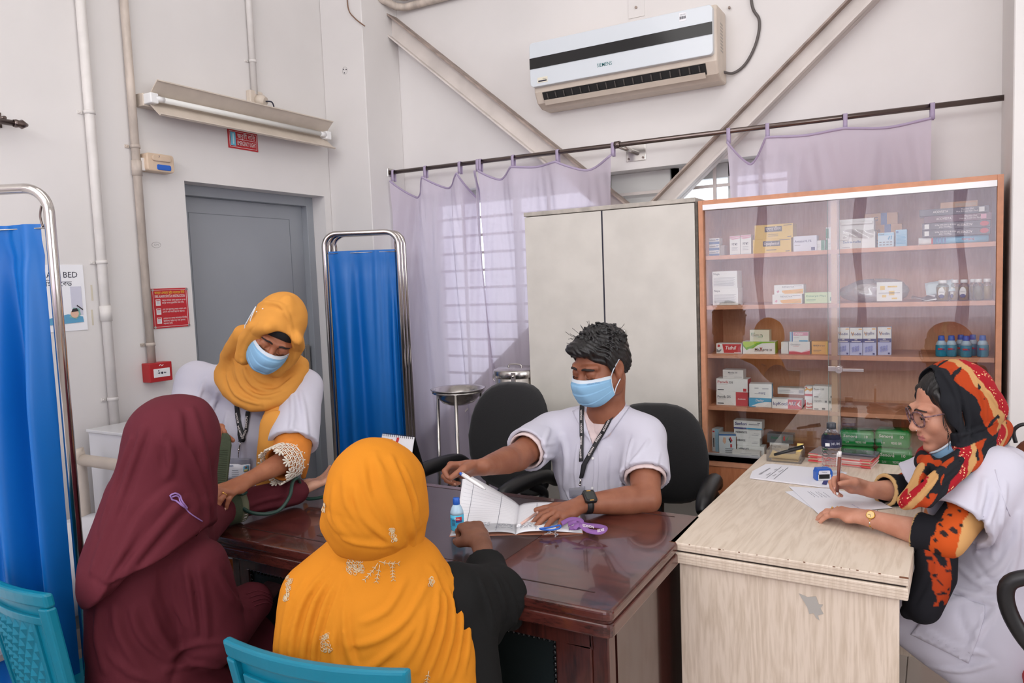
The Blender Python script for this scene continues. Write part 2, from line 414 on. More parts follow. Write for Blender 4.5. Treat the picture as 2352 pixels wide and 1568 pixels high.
# steel cross braces in front of the wall: web with two flanges
def brace(name, a, b, hw, y0, y1, label):
    """channel beam from a to b (x, z), half width hw, flanges from y0 (front) to the wall"""
    a = Vector((a[0], a[1])); b = Vector((b[0], b[1])); t = (b-a).normalized(); n = Vector((-t.y, t.x))
    if n.y < 0: n = -n
    r = thing(name, label, 'beam', ((a.x+b.x)/2, YB-.02, min(a.y, b.y)))
    def strip(o0, o1, ya, yb):
        p = [a+n*o0, b+n*o0, b+n*o1, a+n*o1]
        return MB().prism([(q.x, q.y) for q in p], lambda u, v, h: (u, h, v), ya, yb)
    strip(-hw, hw, y0+.045, y0+.053).build('web', M_steelw, r)
    strip(hw-.009, hw, y0, y1).build('flange', M_rust if name else M_steelw, r)
    strip(-hw, -hw+.009, y0, y1).build('flange', M_steelw, r)
    return r
brace('steel_brace', (-3.02, 3.19), (-1.30, 1.735), .054, 3.80, 3.90, 'painted steel channel brace slanting down from the corner pillar towards the white cupboard')
brace('steel_brace', (.18, 3.171), (-2.96, .436), .045, 3.80, 3.90, 'painted steel channel brace slanting down from above the lilac curtain to the white cupboard')

# ================================================================ LEFT WALL FIXTURES
WXp = XL
def pipe(label, y, z0, z1, r, m, clamps, coupler=None):
    t = thing('conduit_pipe', label, 'pipe', (WXp+r, y, z0))
    MB().cyl((WXp+r+.004, y, z0), (WXp+r+.004, y, z1), r, 16).build('pipe', m, t)
    for z in clamps:
        c = MB().tube([(WXp+r+.004, y, z-.008), (WXp+r+.004, y, z+.008)], r+.003, 16).box((WXp, y-r-.02, z-.007), (WXp+.006, y-r, z+.007)).ball((WXp+.006, y-r-.012, z), .004, 8, 5)
        c.build('clamp', M_pipe if m is M_pipe else M_pipe2, t)
    for z in (coupler or []):
        MB().cyl((WXp+r+.004, y, z-.035), (WXp+r+.004, y, z+.035), r+.004, 16).build('coupler', m, t)
    return t
pipe('white wall pipe nearest the poster, running down behind the white locker', 2.038, .3, CZ, .021, M_pipe, (2.36, 1.70, 1.08), (1.47,))
pipe('stained cream pipe running down to the red fire alarm box', 2.247, 1.22, CZ, .019, M_pipe2, (2.24, 1.31), (2.14,))
pipe('white pipe coming down to the socket box above the tube lamp', 2.989, 2.62, CZ, .017, M_pipe, (2.80,))

# emergency light box
e = thing('emergency_light', 'small beige box with a blue lens fixed beside the cream pipe', 'emergency light', (XL, 2.35, 2.12))
MB().prism(rrect(.145, .085, .014, 4, 2.348, 2.172), lambda a, b, h: (XL+h, a, b), .004, .062).build('housing', M_beige, e, bevel=.006)
MB().prism(rrect(.1, .028, .012, 4, 2.35, 2.192), lambda a, b, h: (XL+h, a, b), .06, .07).build('hood', M_beige, e, bevel=.004)
MB().prism(rrect(.075, .026, .008, 4, 2.362, 2.151), lambda a, b, h: (XL+h, a, b), .06, .066).build('lens', M_blue, e, bevel=.002)
MB().box((XL+.012, 2.262, 2.13), (XL+.04, 2.28, 2.19)).build('bracket', M_pipe, e, bevel=.003)
text('7', e, M_ink, (XL+.0695, 2.335, 2.197), (0, 1, 0), (0, 0, 1), .018)

# emergency light sign
s = thing('emergency_light_sign', 'red sign with white lettering and a pale blue tube symbol under the tube lamp', 'sign', (XL, 2.903, 2.3120))
MB().box((XL, 2.803, 2.3130), (XL+.004, 3.004, 2.4130)).build('plate', M_signred, s, bevel=.001)
Wt = mat('sign_white', (238, 230, 228), .5)
b = MB()
for (y0, z0, y1, z1) in ((2.811, 2.3210, 2.996, 2.3230), (2.811, 2.4030, 2.996, 2.4050), (2.811, 2.3210, 2.813, 2.4050), (2.994, 2.3210, 2.996, 2.4050), (2.858, 2.3650, 2.99, 2.3670)):
    b.box((XL+.004, y0, z0), (XL+.0047, y1, z1))
b.build('border', Wt, s)
MB().box((XL+.004, 2.818, 2.3280), (XL+.005, 2.852, 2.3990)).build('symbol', mat('sign_cyan', (112, 196, 222), .5), s)
MB().prism(rrect(.009, .056, .004, 3, 2.836, 2.3640), lambda a, b, h: (XL+h, a, b), .005, .006).build('symbol', mat('lamp_symbol', (206, 232, 240), .5), s)
text('জরুরী বািত', s, Wt, (XL+.0042, 2.925, 2.3820), (0, 1, 0), (0, 0, 1), .034, width=.122, bold=.004)
text('EMERGENCY LIGHT', s, Wt, (XL+.0042, 2.925, 2.3440), (0, 1, 0), (0, 0, 1), .033, width=.126, bold=.006)

# tube lamp with V reflector, slightly tipped
L = thing('tube_lamp', 'unlit fluorescent tube lamp with a cream V-shaped reflector above the grey door', 'lamp', (XL, 2.87, 2.45))
ya, yb = 2.262, 3.475
zc = lambda y: 2.460-(y-2.29)*.001
def sweep(poly, y0, y1):
    mb = MB(); vs = []
    n = len(poly)
    for y in (y0, y1): vs += [(XL+a, y, zc(y)+b) for a, b in poly]
    mb.add(vs, [tuple(range(n))[::-1], tuple(range(n, 2*n))]); mb.add(vs, [(i, (i+1) % n, n+(i+1) % n, n+i) for i in range(n)])
    return mb
sweep([(.0, -.03), (.055, -.03), (.055, .03), (.0, .03)], ya+.02, yb).build('batten', M_cream, L, bevel=.003)
sweep([(.055, .012), (.135, .083), (.141, .078), (.141, .075), (.136, .078), (.06, .008)], ya+.045, yb+.0).build('reflector', M_cream, L)
sweep([(.06, -.008), (.136, -.078), (.145, -.073), (.146, -.077), (.136, -.083), (.055, -.012)], ya+.045, yb+.0).build('reflector', M_cream, L)
tb = MB().cyl((XL+.095, ya+.06, zc(ya)+.003), (XL+.095, yb-.035, zc(yb)+.003), .0135, 16).build('tube', mat('tube_glass', (226, 226, 222), .25), L)
for y in (ya+.07, yb-.06):
    MB().cyl((XL+.095, y-.015, zc(y)+.003), (XL+.095, y+.03, zc(y)+.003), .0145, 14).build('tube_cap', M_white, tb)
for y in (ya+.045, yb-.012):
    MB().box((XL+.05, y-.02, zc(y)-.022), (XL+.108, y+.022, zc(y)+.026)).build('lamp_holder', M_white, L, bevel=.005)
# socket box and plug above the lamp
sb = thing('socket_box', 'cream socket box with a round plug at the pipe end above the tube lamp', 'socket', (XL, 2.99, 2.56))
MB().box((XL, 2.945, 2.55), (XL+.035, 3.035, 2.64)).build('backbox', M_cream, sb, bevel=.006)
MB().tube([(XL+.03, 3.005, 2.585), (XL+.06, 3.005, 2.585), (XL+.08, 3.01, 2.58)], .034, 18, rf=[.036, .034, .022]).build('plug', M_cream, sb)
MB().tube(spline([(XL+.08, 3.01, 2.58), (XL+.105, 3.03, 2.575), (XL+.1, 3.045, 2.54), (XL+.05, 3.05, 2.50)]), .004, 8).build('plug_cable', M_ink, sb)

# fire alarm instruction sign
s = thing('fire_alarm_sign', 'red instruction plate with three small pictures between the cream pipe and the door', 'sign', (XL, 2.384, 1.38))
MB().box((XL, 2.284, 1.381), (XL+.005, 2.484, 1.575)).build('plate', M_signred, s, bevel=.001)
b = MB()
for (y0, z0, y1, z1) in ((2.291, 1.388, 2.477, 1.3895), (2.291, 1.5665, 2.477, 1.568), (2.291, 1.388, 2.2925, 1.568), (2.4755, 1.388, 2.477, 1.568), (2.3, 1.531, 2.468, 1.532)):
    b.box((XL+.005, y0, z0), (XL+.0056, y1, z1))
b.build('border', Wt, s)
for (y, z) in ((2.29, 1.568), (2.478, 1.568), (2.29, 1.388), (2.478, 1.388)):
    MB().tube([(XL+.004, y, z), (XL+.009, y, z)], .006, 12).build('screw', M_steel, s)
text('ফায়ার এলার্ম সুইচ ব্যবহার িবিধ', s, mat('sign_yellow', (236, 196, 60), .5), (XL+.0052, 2.384, 1.553), (0, 1, 0), (0, 0, 1), .018, width=.166, bold=.004)
text('FIRE ALARM SWITCH INSTRUCTION', s, Wt, (XL+.0052, 2.384, 1.537), (0, 1, 0), (0, 0, 1), .015, width=.166, bold=.006)
ic = mat('icon_grey', (205, 200, 205), .5)
for k, (z, l1, l2, l3) in enumerate(((1.507, 'আগুন লাগলে গ্লাস প্যােনল কভার', 'মার্ক করা বৃত্তটিতে চাপ দিন।', ''), (1.463, 'এতে সব জায়গায় এলার্ম বাজবে এবং', 'এল ই ডি বাতি জ্বলে উঠবে।', ''), (1.419, 'এলার্ম বন্ধ করতে হলে ফায়ার কী দিয়ে', 'প্যানেলের সুইচ বন্ধ করে পুনরায়', 'আনতে হবে।'))):
    MB().box((XL+.005, 2.304, z-.015), (XL+.0057, 2.329, z+.015)).build('picture', Wt, s)
    MB().box((XL+.0056, 2.308, z-.009), (XL+.0063, 2.325, z+.006)).build('picture', ic, s)
    MB().box((XL+.0056, 2.307, z+.008), (XL+.0063, 2.326, z+.012)).build('picture', M_signred, s)
    for i, l in enumerate((l1, l2, l3)):
        if l: w_l = (.132, .122, .05)[i]; text(l, s, Wt, (XL+.0052, 2.338+w_l/2, z+.009-i*.0125), (0, 1, 0), (0, 0, 1), .0105, 'CENTER', bold=.004, width=w_l)

# fire alarm call point
c = thing('fire_alarm_box', 'red fire alarm call point with a white square at the end of the cream pipe', 'fire alarm', (XL, 2.268, 1.13))
MB().box((XL, 2.207, 1.13), (XL+.06, 2.327, 1.222)).build('housing', M_red, c, bevel=.004)
MB().box((XL+.06, 2.226, 1.152), (XL+.0625, 2.312, 1.193)).build('push_plate', M_white, c, bevel=.002)
sy = MB().tube([(XL+.0625, 2.269, 1.172), (XL+.064, 2.269, 1.172)], .0055, 12)
for sgn in (-1, 1):
    sy.add([(XL+.0634, 2.269+sgn*.009, 1.172), (XL+.0634, 2.269+sgn*.016, 1.177), (XL+.0634, 2.269+sgn*.016, 1.167)], [(0, 1, 2)])
    sy.box((XL+.0625, 2.269+sgn*.0185-.0035, 1.1705), (XL+.0634, 2.269+sgn*.0185+.0035, 1.1735))
sy.tube([(XL+.0625, 2.252, 1.183), (XL+.064, 2.252, 1.183)], .003, 8)
sy.build('symbol', M_ink, c)
fl_ = MB().tube(spline([(XL+.0605, 2.258, 1.206), (XL+.0605, 2.265, 1.212), (XL+.0605, 2.272, 1.205), (XL+.0605, 2.28, 1.211)]), .0014, 6); fl_.build('emblem', M_white, c)

# poster on the wall, partly behind the blue screen
p = thing('poster', 'white poster with a drawing of a child lying in bed behind the blue screen', 'poster', (XL, 1.78, 1.40))
MB().box((XL, 1.60, 1.402), (XL+.003, 1.963, 1.690)).build('sheet', M_paper, p)
text('FEMALE BED', p, M_ink, (XL+.003, 1.937, 1.645), (0, 1, 0), (0, 0, 1), .036, 'RIGHT')
text('মিহলা েবড', p, M_ink, (XL+.003, 1.908, 1.607), (0, 1, 0), (0, 0, 1), .03, 'RIGHT', bold=.004)
def flat(name, pts, m, par, x, h=.0012):
    return MB().prism(pts, lambda a, b, hh: (XL+hh, a, b), x, x+h).build(name, m, par)
flat('picture', [(1.898, 1.47), (1.947, 1.47), (1.947, 1.595), (1.898, 1.595)], mat('poster_lilac', (205, 205, 220), .8), p, .003)
flat('picture', [(1.80, 1.432), (1.947, 1.438), (1.944, 1.462), (1.88, 1.475), (1.80, 1.46)], mat('poster_blue', (96, 160, 196), .8), p, .004)
flat('picture', [(1.885, 1.462), (1.915, 1.452), (1.935, 1.472), (1.93, 1.498), (1.905, 1.503)], mat('poster_green', (130, 178, 170), .8), p, .0052)
flat('picture', [(1.908+.018*math.cos(t*.5), 1.476+.018*math.sin(t*.5)) for t in range(12)], mat('poster_face', (222, 182, 160), .8), p, .0064)
flat('picture', [(1.893, 1.484), (1.925, 1.487), (1.918, 1.5), (1.9, 1.497)], mat('poster_hair', (50, 46, 50), .8), p, .0076)
flat('picture', [(1.92, 1.51), (1.945, 1.49), (1.947, 1.494), (1.922, 1.514)], mat('poster_hair', (50, 46, 50), .8), p, .0052)
# dried tape marks and a pencilled ring beside it
for z_, y_, lb_ in ((1.53, 1.992, 'upper dried tape strip left on the wall beside the poster'), (1.42, 1.985, 'lower dried tape strip left on the wall beside the poster')):
    tag(MB().box((XL, y_, z_), (XL+.0008, y_+.008, z_+.07)).build('tape_mark', mat('old_tape', (206, 198, 180), .7), None), lb_, 'tape')
rg = MB().tube([(XL+.0006, 2.334+.024*math.cos(t*.35), 1.786+.014*math.sin(t*.35)) for t in range(18)], .0007, 4, closed=True)
g = thing('pencil_mark', 'faint pencilled oval drawn on the wall above the fire alarm sign', 'drawing', (XL, 2.334, 1.786)); rg.build('outline', mat('pencil', (168, 164, 162), .9), g)
text('OM', g, mat('pencil', (168, 164, 162), .9), (XL, 2.334, 1.786), (0, 1, 0), (0, 0, 1), .016)

# curtain-rod finial bracket at the far left
k = thing('rod_finial', 'dark metal curtain rod end with a round knob on the wall over the blue screen', 'rod end', (XL, 1.70, 2.245))
MB().cyl((XL+.07, 1.35, 2.252), (XL+.07, 1.70, 2.252), .012, 14).build('rod', M_rod, k)
MB().tube([(XL+.07, 1.69, 2.252), (XL+.07, 1.70, 2.252), (XL+.07, 1.712, 2.252), (XL+.07, 1.722, 2.252), (XL+.07, 1.735, 2.252), (XL+.07, 1.745, 2.252)], .02, 14, rf=[.014, .017, .014, .019, .012, .006]).build('knob', M_rod, k)
MB().tube([(XL, 1.66, 2.268), (XL+.07, 1.66, 2.268)], .008, 10).box((XL, 1.64, 2.24), (XL+.006, 1.68, 2.30)).build('bracket', M_rod, k)

# old screw holes on the pillar front and loose cable at its top
h = thing('screw_marks', 'ring of old screw holes left on the front of the corner pillar', 'marks', tuple(PY(792, 162, 3.558)))
q = PY(792, 162, 3.5595); mb = MB()
for t in (.3, 2.5, 4.4): mb.tube([(q[0]+.012*math.cos(t), 3.5575, q[2]+.014*math.sin(t)), (q[0]+.012*math.cos(t), 3.56, q[2]+.014*math.sin(t))], .0035, 8)
mb.build('hole', M_ink, h)
MB().tube([(q[0]+.02*math.cos(t*.35), 3.5595, q[2]+.022*math.sin(t*.35)) for t in range(18)], .0008, 4, closed=True).build('outline', mat('pencil', (168, 164, 162), .9), h)
def wire(name, label, pts, r, m, cat='cable'):
    o = MB().tube(spline(pts, 10), r, 8).build(name, m, None); return tag(o, label, cat)
wire('loose_wire', 'thin brown wire curling down the top of the corner pillar', [PY(796, -30, 3.553), PY(800, 20, 3.55), PY(815, 42, 3.55), PY(838, 60, 3.553)], .0035, mat('brown_wire', (128, 96, 76), .6))
# pipes crossing high up in the corner
tp = thing('corner_pipe', 'pair of white pipes bending round the pillar at the top of the corner', 'pipe', (-2.9, 3.7, 3.25))
for dz, r in ((0, .022), (.055, .016)):
    a = PY(872, 2, 3.84); b_ = PY(918, 17, 3.84); c_ = PY(1010, -2, 3.84)
    MB().tube([(a[0]-.02, 3.60, a[2]+.03+dz), (b_[0]-.01, 3.82, b_[2]+dz), (b_[0]+.03, 3.86, b_[2]+dz), (c_[0], 3.865, b_[2]+.0+dz), (c_[0]+.5, 3.865, b_[2]+dz)], r, 12).build('pipe', M_pipe2, tp)
MB().box((-2.978, 3.58, 3.33), (-2.93, 3.80, 3.37)).build('bracket', M_rust, tp)

# ================================================================ AIR CONDITIONER
A = thing('air_conditioner', 'white split air conditioner with a black stripe on the wall between the braces', 'air conditioner', (-1.42, YB, 2.48))
x0, x1, yf = -1.932, -.945, 3.685
prof = [(yf+.03, 2.56), (yf+.06, 2.505), (yf+.11, 2.482), (YB, 2.482), (YB, 2.83), (yf+.05, 2.83), (yf+.03, 2.8)]
body = MB(); body.prism(prof, lambda a, b, hh: (hh, a, b), x0+.005, x1+.012)
body.build('body', M_beige if False else mat('ac_body', (214, 200, 186), .4, var=.04, vscale=12), A, bevel=.012, seg=3)
fp = MB(); fp.prism(rrect(x1-x0, .232, .02, 5, (x0+x1)/2, 2.7), lambda a, b, hh: (a, hh, b), yf+.034, yf); fp.f = [g[::-1] for g in fp.f]
front = fp.build('front_panel', mat('ac_panel', (214, 220, 226), .22, coat=.3), A, bevel=.003)
MB().box((x0+.001, yf-.003, 2.678), (x1-.001, yf, 2.735)).build('stripe', mat('ac_stripe', (18, 18, 20), .12), front)
M_vent = mat('vent_dark', (28, 26, 26), .7)
# outlet slot on the lower slope
def slope(t, x, off=0.0):   # t 0 (upper front) .. 1 (lower back)
    return Vector((x, yf+.03+.03*t-.88*off, 2.56-.055*t-.48*off))
v = MB(); v.add([slope(.06, x0+.055), slope(.06, x1-.045), slope(.9, x1-.045), slope(.9, x0+.055), slope(.06, x0+.055, .004), slope(.06, x1-.045, .004), slope(.9, x1-.045, .004), slope(.9, x0+.055, .004)], [(4, 5, 6, 7), (0, 1, 5, 4), (1, 2, 6, 5), (2, 3, 7, 6), (3, 0, 4, 7)]); v.build('outlet', M_vent, A)
v = MB(); v.add([slope(.70, x0+.06, .010), slope(.70, x1-.05, .010), slope(1.15, x1-.05, .006), slope(1.15, x0+.06, .006), slope(.70, x0+.06, .014), slope(.70, x1-.05, .014), slope(1.15, x1-.05, .010), slope(1.15, x0+.06, .010)], [(0, 1, 2, 3), (4, 7, 6, 5), (0, 4, 5, 1), (1, 5, 6, 2), (2, 6, 7, 3), (3, 7, 4, 0)]); v.build('louvre', mat('ac_body', (214, 200, 186)), A)
for i in range(18):
    x = x0+.08+i*(x1-x0-.16)/17
    v = MB(); v.add([slope(.14, x, .0055), slope(.64, x, .0055), slope(.64, x+.003, .0055), slope(.14, x+.003, .0055), slope(.14, x+.008, .010), slope(.64, x+.008, .010)], [(0, 1, 2, 3), (0, 4, 5, 1)]); v.build('vane', mat('vane_grey', (96, 90, 86), .5), A)
text('SIEMENS', A, mat('teal_ink', (20, 110, 112), .4), (-1.50, yf, 2.632), (1, 0, 0), (0, 0, 1), .026, bold=.003, width=.082)
q = MB().box((x0+.045, yf-.002, 2.6), (x0+.105, yf, 2.628)); q.build('sticker', mat('sticker_cream', (230, 224, 206), .6), A)
MB().box((x0+.05, yf-.0028, 2.605), (x0+.1, yf-.0018, 2.612)).build('print', M_ink, A)
text('Turbo', A, M_ink, (x0+.088, yf-.002, 2.618), (1, 0, 0), (0, 0, 1), .009)
q = MB().box((x1-.16, yf-.001, 2.765), (x1-.125, yf, 2.805)); q.build('sticker', M_paper, A)
bc = MB()
for i in range(11): bc.box((x1-.158+i*.0029, yf-.0018, 2.775), (x1-.158+i*.0029+(.0018 if i % 3 else .001), yf-.0008, 2.788))
bc.build('barcode', M_ink, A)
text('9002/7038', A, M_ink, (x1-.142, yf-.001, 2.795), (1, 0, 0), (0, 0, 1), .006)
st = MB()
for i in range(9): st.box((x1+.0105, yf+.1, 2.62+i*.016), (x1+.0128, yf+.145, 2.628+i*.016))
st.build('rating_label', mat('label_grey', (176, 168, 160), .6), A)
wire('air_conditioner_cable', 'dark cable looping from the side of the air conditioner up the wall', [(x1+.005, YB-.06, 2.535), (x1+.05, YB-.02, 2.53), (x1+.11, YB-.012, 2.57), (x1+.16, YB-.012, 2.66), (x1+.175, YB-.012, 2.76), (x1+.14, YB-.012, 2.85), (x1+.13, YB-.012, 3.1)], .007, mat('grey_cable', (92, 86, 84), .5))
n1 = MB().tube([(x1+.03, YB-.001, 2.852), (x1+.034, YB-.02, 2.85)], .006, 8); tag(n1.build('wall_plug', M_rust, None), 'small rusty wall plug in the wall beside the air conditioner', 'wall plug')
n2 = thing('cover_plate', 'pale blank plate with one screw on the wall above the air conditioner', 'plate', tuple(PY(1462, 20, YB)))
q = PY(1462, 18, YB); MB().box((q[0]-.045, YB-.004, q[2]-.05), (q[0]+.045, YB, q[2]+.06)).build('plate', M_wall, n2, bevel=.002)
MB().tube([(q[0], YB-.004, q[2]), (q[0], YB-.012, q[2])], .007, 8).build('screw', M_rust, n2)

# ================================================================ CURTAIN ROD AND CURTAINS
RY, RZ = 3.76, 2.243
rodz = lambda x: 2.2475-.0095*(x+3.0)
rd = thing('curtain_rod', 'long steel curtain rod between the two pillars', 'curtain rod', (-1.4, RY, 2.23))
MB().cyl((-2.98, RY, rodz(-2.98)), (.227, RY, rodz(.227)), .0125, 16).build('rod', M_rod, rd)
MB().box((-3.02, RY-.03, 2.22), (-2.972, RY+.03, 2.272)).build('end_bracket', M_steel, rd, bevel=.003)
MB().tube([(-1.485, RY, rodz(-1.5)), (-1.455, RY, rodz(-1.5))], .019, 14).build('collar', M_rod, rd)
MB().cyl((-1.47, RY, rodz(-1.5)-.004), (-1.41, YB, 2.2), .012, 12).build('arm', M_steel, rd)
pl = MB().box((-1.475, YB-.005, 2.16), (-1.365, YB, 2.265)); pl.build('wall_plate', M_steel, rd, bevel=.002)
for x, z in ((-1.46, 2.175), (-1.38, 2.175), (-1.46, 2.25), (-1.38, 2.25)):
    MB().tube([(x, YB-.004, z), (x, YB-.009, z)], .006, 10).build('screw', M_rod, rd)

M_lilac = clothmat('lilac_curtain', (224, 215, 228), .42, .13, bump=.05, bscale=500)
M_lilach = clothmat('lilac_hem', (204, 190, 216), .3, .03, bump=.05)
def curtain(label, hooks, sags, zbot, seed, edges, amp=.03, rod_y=RY, zf=rodz, face=-1):
    """sheet hung from loops; hooks: x of each loop, sags: dip of the top hem between loops (m)"""
    rnd = random.Random(seed)
    c = thing('curtain', label, 'curtain', (sum(hooks)/len(hooks), rod_y, zbot))
    segs = []; NPS = 26
    xs = []; tops = []; ph = []
    for i in range(len(hooks)-1):
        for j in range(NPS):
            t = j/NPS; x = hooks[i]+(hooks[i+1]-hooks[i])*t
            sag = sags[i]*(1-abs(2*t-1)**1.5)
            xs.append(x); tops.append(-.05-sag); ph.append(i+t)
    xs.append(hooks[-1]); tops.append(-.05); ph.append(len(hooks)-1)
    n = len(xs); nv = 60
    fph = [rnd.uniform(0, 6.28) for _ in range(8)]
    fr = [rnd.uniform(9, 30) for _ in range(8)]
    xa, xb = edges      # bottom edges x0, x1
    def pt(i, j):
        v = j/(nv-1); x = xs[i]; zt = zf(x)+tops[i]; z = zt+(zbot-zt)*v
        u = (x-hooks[0])/(hooks[-1]-hooks[0])
        xx = x*(1-v)+(xa+(xb-xa)*u)*v
        t = ph[i]-math.floor(ph[i]); si = min(int(ph[i]), len(sags)-1)
        d = 2*min(t, 1-t)
        y = amp*.9*math.cos(2*math.pi*ph[i])*(1-v*.3)-sags[si]*.55*(math.sin(math.pi*t))*math.exp(-v*7)   # slack bellies forward between loops
        # folds radiating from the loops fan out downwards
        s = sum(math.sin(fr[k]*u*1.2+fph[k]+v*(k-3)*.7)*(.5 if k > 3 else 1) for k in range(8))
        y += amp*.32*s*min(1, v*5)
        # diagonal drag folds below each loop
        y += amp*.35*math.sin(16*(d+v*1.6)+fph[si])*math.exp(-v*3.2)*min(1, v*12)
        return (xx, rod_y+face*y*1.0+face*.012, z)
    mb = MB(); vs = [pt(i, j) for j in range(nv) for i in range(n)]
    mb.add(vs, [(j*n+i, j*n+i+1, (j+1)*n+i+1, (j+1)*n+i) for j in range(nv-1) for i in range(n-1)], True)
    mb.build('cloth', M_lilac, c)
    hem = MB(); hem.tube([Vector(pt(i, 0))+Vector((0, 0, -.004)) for i in range(n)], .0065, 6); hem.build('hem', M_lilach, c)
    for hx in hooks:
        z = zf(hx); l = MB()
        l.grid(2, 13, lambda a, b, hx=hx, z=z: (hx-.009+.018*a+(.004 if b > .5 else 0), rod_y+.015*math.cos(math.pi*(2*b-.5))*1.1 if .25 < b < .75 else rod_y+(.0155 if b <= .25 else -.0155)*(1), (z+.0155*math.sin(math.pi*(2*b-.5))) if .25 < b < .75 else (z-.056*(1-b/.25) if b <= .25 else z-.056*((b-.75)/.25))))
        l.build('loop', M_lilach, c, solid=.002)
    return c
curtain('lilac curtain hanging next to the corner pillar behind the smaller blue screen', [-2.955, -2.71, -2.46, -2.335], [.105, .07, .15], .28, 3, (-2.9, -2.22))
curtain('lilac curtain half hidden behind the white cupboard with the window grille showing through', [-2.318, -2.10, -1.82, -1.497], [.055, .01, .055], .26, 5, (-2.30, -1.53), amp=.02)
curtain('lilac curtain bunched above the glass medicine cabinet', [-.897, -.715, -.377, -.034], [.105, .006, .012], .5, 9, (-.80, -.05), amp=.018)

# curtained windows of the wall behind the photographer (mirrored in the cabinet glass)
w2 = bpy.data.objects.new('window_2', None); COL.objects.link(w2); w2.location = (-.6, YF+.1, .3); w2['kind'] = 'structure'; ROOTM[w2.name] = Matrix.Translation(Vector(w2.location)).inverted()
MB().cyl((-3.0, YF+.14, 2.62), (2.4, YF+.14, 2.62), .0125, 12).build('rod', M_rod, w2)
for i, (a_, b_) in enumerate(((-2.96, -1.85), (-1.95, -.75), (-.85, .25), (.15, 1.25), (1.15, 2.25))):
    n_ = 4
    def cf(u, v, a_=a_, b_=b_, i=i):
        t = (u*n_) % 1; sag = .10*(1-abs(2*t-1)**1.5)*(1 if i % 2 else .7)
        return (a_+(b_-a_)*u+.03*math.sin(9*v+i), YF+.14+.03*math.cos(2*math.pi*u*n_)+.02*math.sin(23*u+3*v+i), 2.57-sag*(1-v)-(2.2*v))
    mb = MB(); mb.grid(70, 24, cf); mb.build('curtain', M_lilac, w2)
# ================================================================ WHITE CUPBOARD (two doors)
CF = 3.36
al = thing('cupboard', 'tall off-white two-door cupboard beside the glass medicine cabinet', 'cupboard', (-1.39, 3.55, 0))
M_alm = mat('cupboard_enamel', (216, 211, 203), .5, var=.05, vscale=6, bump=.03, bscale=120)
ax0, ax1, atop = -1.825, -.955, 1.885
MB().box((ax0, CF+.022, .06), (ax1, CF+.37, atop-.02)).build('carcass', M_alm, al, bevel=.002)
MB().box((ax0-.003, CF, atop-.02), (ax1+.003, CF+.375, atop)).build('top_panel', mat('cupboard_top', (196, 188, 178), .6, var=.15, vscale=20), al, bevel=.002)
xm = -1.404
for a, b in ((ax0+.002, xm-.004), (xm+.004, ax1-.002)):
    MB().box((a, CF, .08), (b, CF+.02, atop-.024)).build('door', M_alm, al, bevel=.002)
MB().box((xm-.004, CF+.004, .08), (xm+.004, CF+.02, atop-.024)).build('door_gap', M_ink, al)
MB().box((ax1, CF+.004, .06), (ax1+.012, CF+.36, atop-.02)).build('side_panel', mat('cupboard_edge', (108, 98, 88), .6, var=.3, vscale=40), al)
hk = MB().box((-1.307, CF-.006, 1.24), (-1.293, CF, 1.275)).cyl((-1.30, CF-.018, 1.21), (-1.30, CF-.018, 1.275), .004, 8).ball((-1.30, CF-.018, 1.285), (.008, .006, .014), 10, 6)
hk.build('door_pull', M_steel, al)
MB().box((ax0+.03, CF+.05, 0), (ax1-.03, CF+.34, .06)).build('plinth', M_ink, al)

# ================================================================ GLASS MEDICINE CABINET
gx0, gx1, gtop = -.94, .205, 1.868
gc = thing('medicine_cabinet', 'wooden medicine cabinet with sliding glass doors full of boxes and bottles', 'cabinet', (-.37, 3.53, 0))
bk = CF+.34
MB().box((gx0, CF, 0), (gx0+.02, bk, gtop)).build('side_panel', M_edge, gc, bevel=.001)
MB().box((gx1-.02, CF, 0), (gx1, bk, gtop)).build('side_panel', M_edge, gc, bevel=.001)
MB().box((gx0+.02, CF, gtop-.02), (gx1-.02, bk, gtop)).build('top_panel', M_edge, gc, bevel=.001)
MB().box((gx0+.02, bk-.01, .06), (gx1-.02, bk, gtop-.02)).build('back_panel', M_backply, gc)
SH = {1: 1.622, 2: 1.398, 3: 1.178, 4: .940, 5: .715}
for k, z in SH.items():
    if k < 5: MB().box((gx0+.021, CF+.03, z-.018), (gx1-.021, bk-.01, z)).build('shelf', M_edge, gc, bevel=.001)
MB().box((gx0+.02, CF+.0, SH[5]-.045), (gx1-.02, bk-.01, SH[5]-.02)).build('shelf', M_edge, gc)
MB().box((gx0+.021, CF-.004, SH[5]-.02), (gx1-.021, CF+.03, SH[5]+.005)).box((gx0+.021, CF-.004, SH[5]-.02), (gx1-.021, CF+.0, SH[5]+.012)).box((gx0+.021, CF+.014, SH[5]), (gx1-.021, CF+.017, SH[5]+.012)).build('door_track', M_alu, gc)
MB().box((gx0+.02, CF+.03, SH[5]-.02), (gx1-.02, bk-.01, SH[5])).build('shelf', M_edge, gc)
MB().box((gx0+.021, CF-.003, gtop-.043), (gx1-.021, CF+.03, gtop-.02)).build('door_track', mat('white_track', (240, 240, 242), .35), gc)
MB().box((-.395, CF+.032, SH[5]), (-.372, CF+.06, gtop-.043)).build('divider', mat('divider_wood', (206, 158, 118), .5), gc)
for a, b in ((gx0+.02, -.372), (-.372, gx1-.02)):
    MB().box((a+.002, CF+.004, .08), (b-.002, CF+.022, SH[5]-.047)).build('lower_door', M_orangewood, gc, bevel=.002)
MB().box((gx0+.02, CF+.03, 0), (gx1-.02, bk, .08)).build('plinth', M_edge, gc)
M_cab = glassmat('cabinet_glass', (252, 253, 252), .34, base=.075)
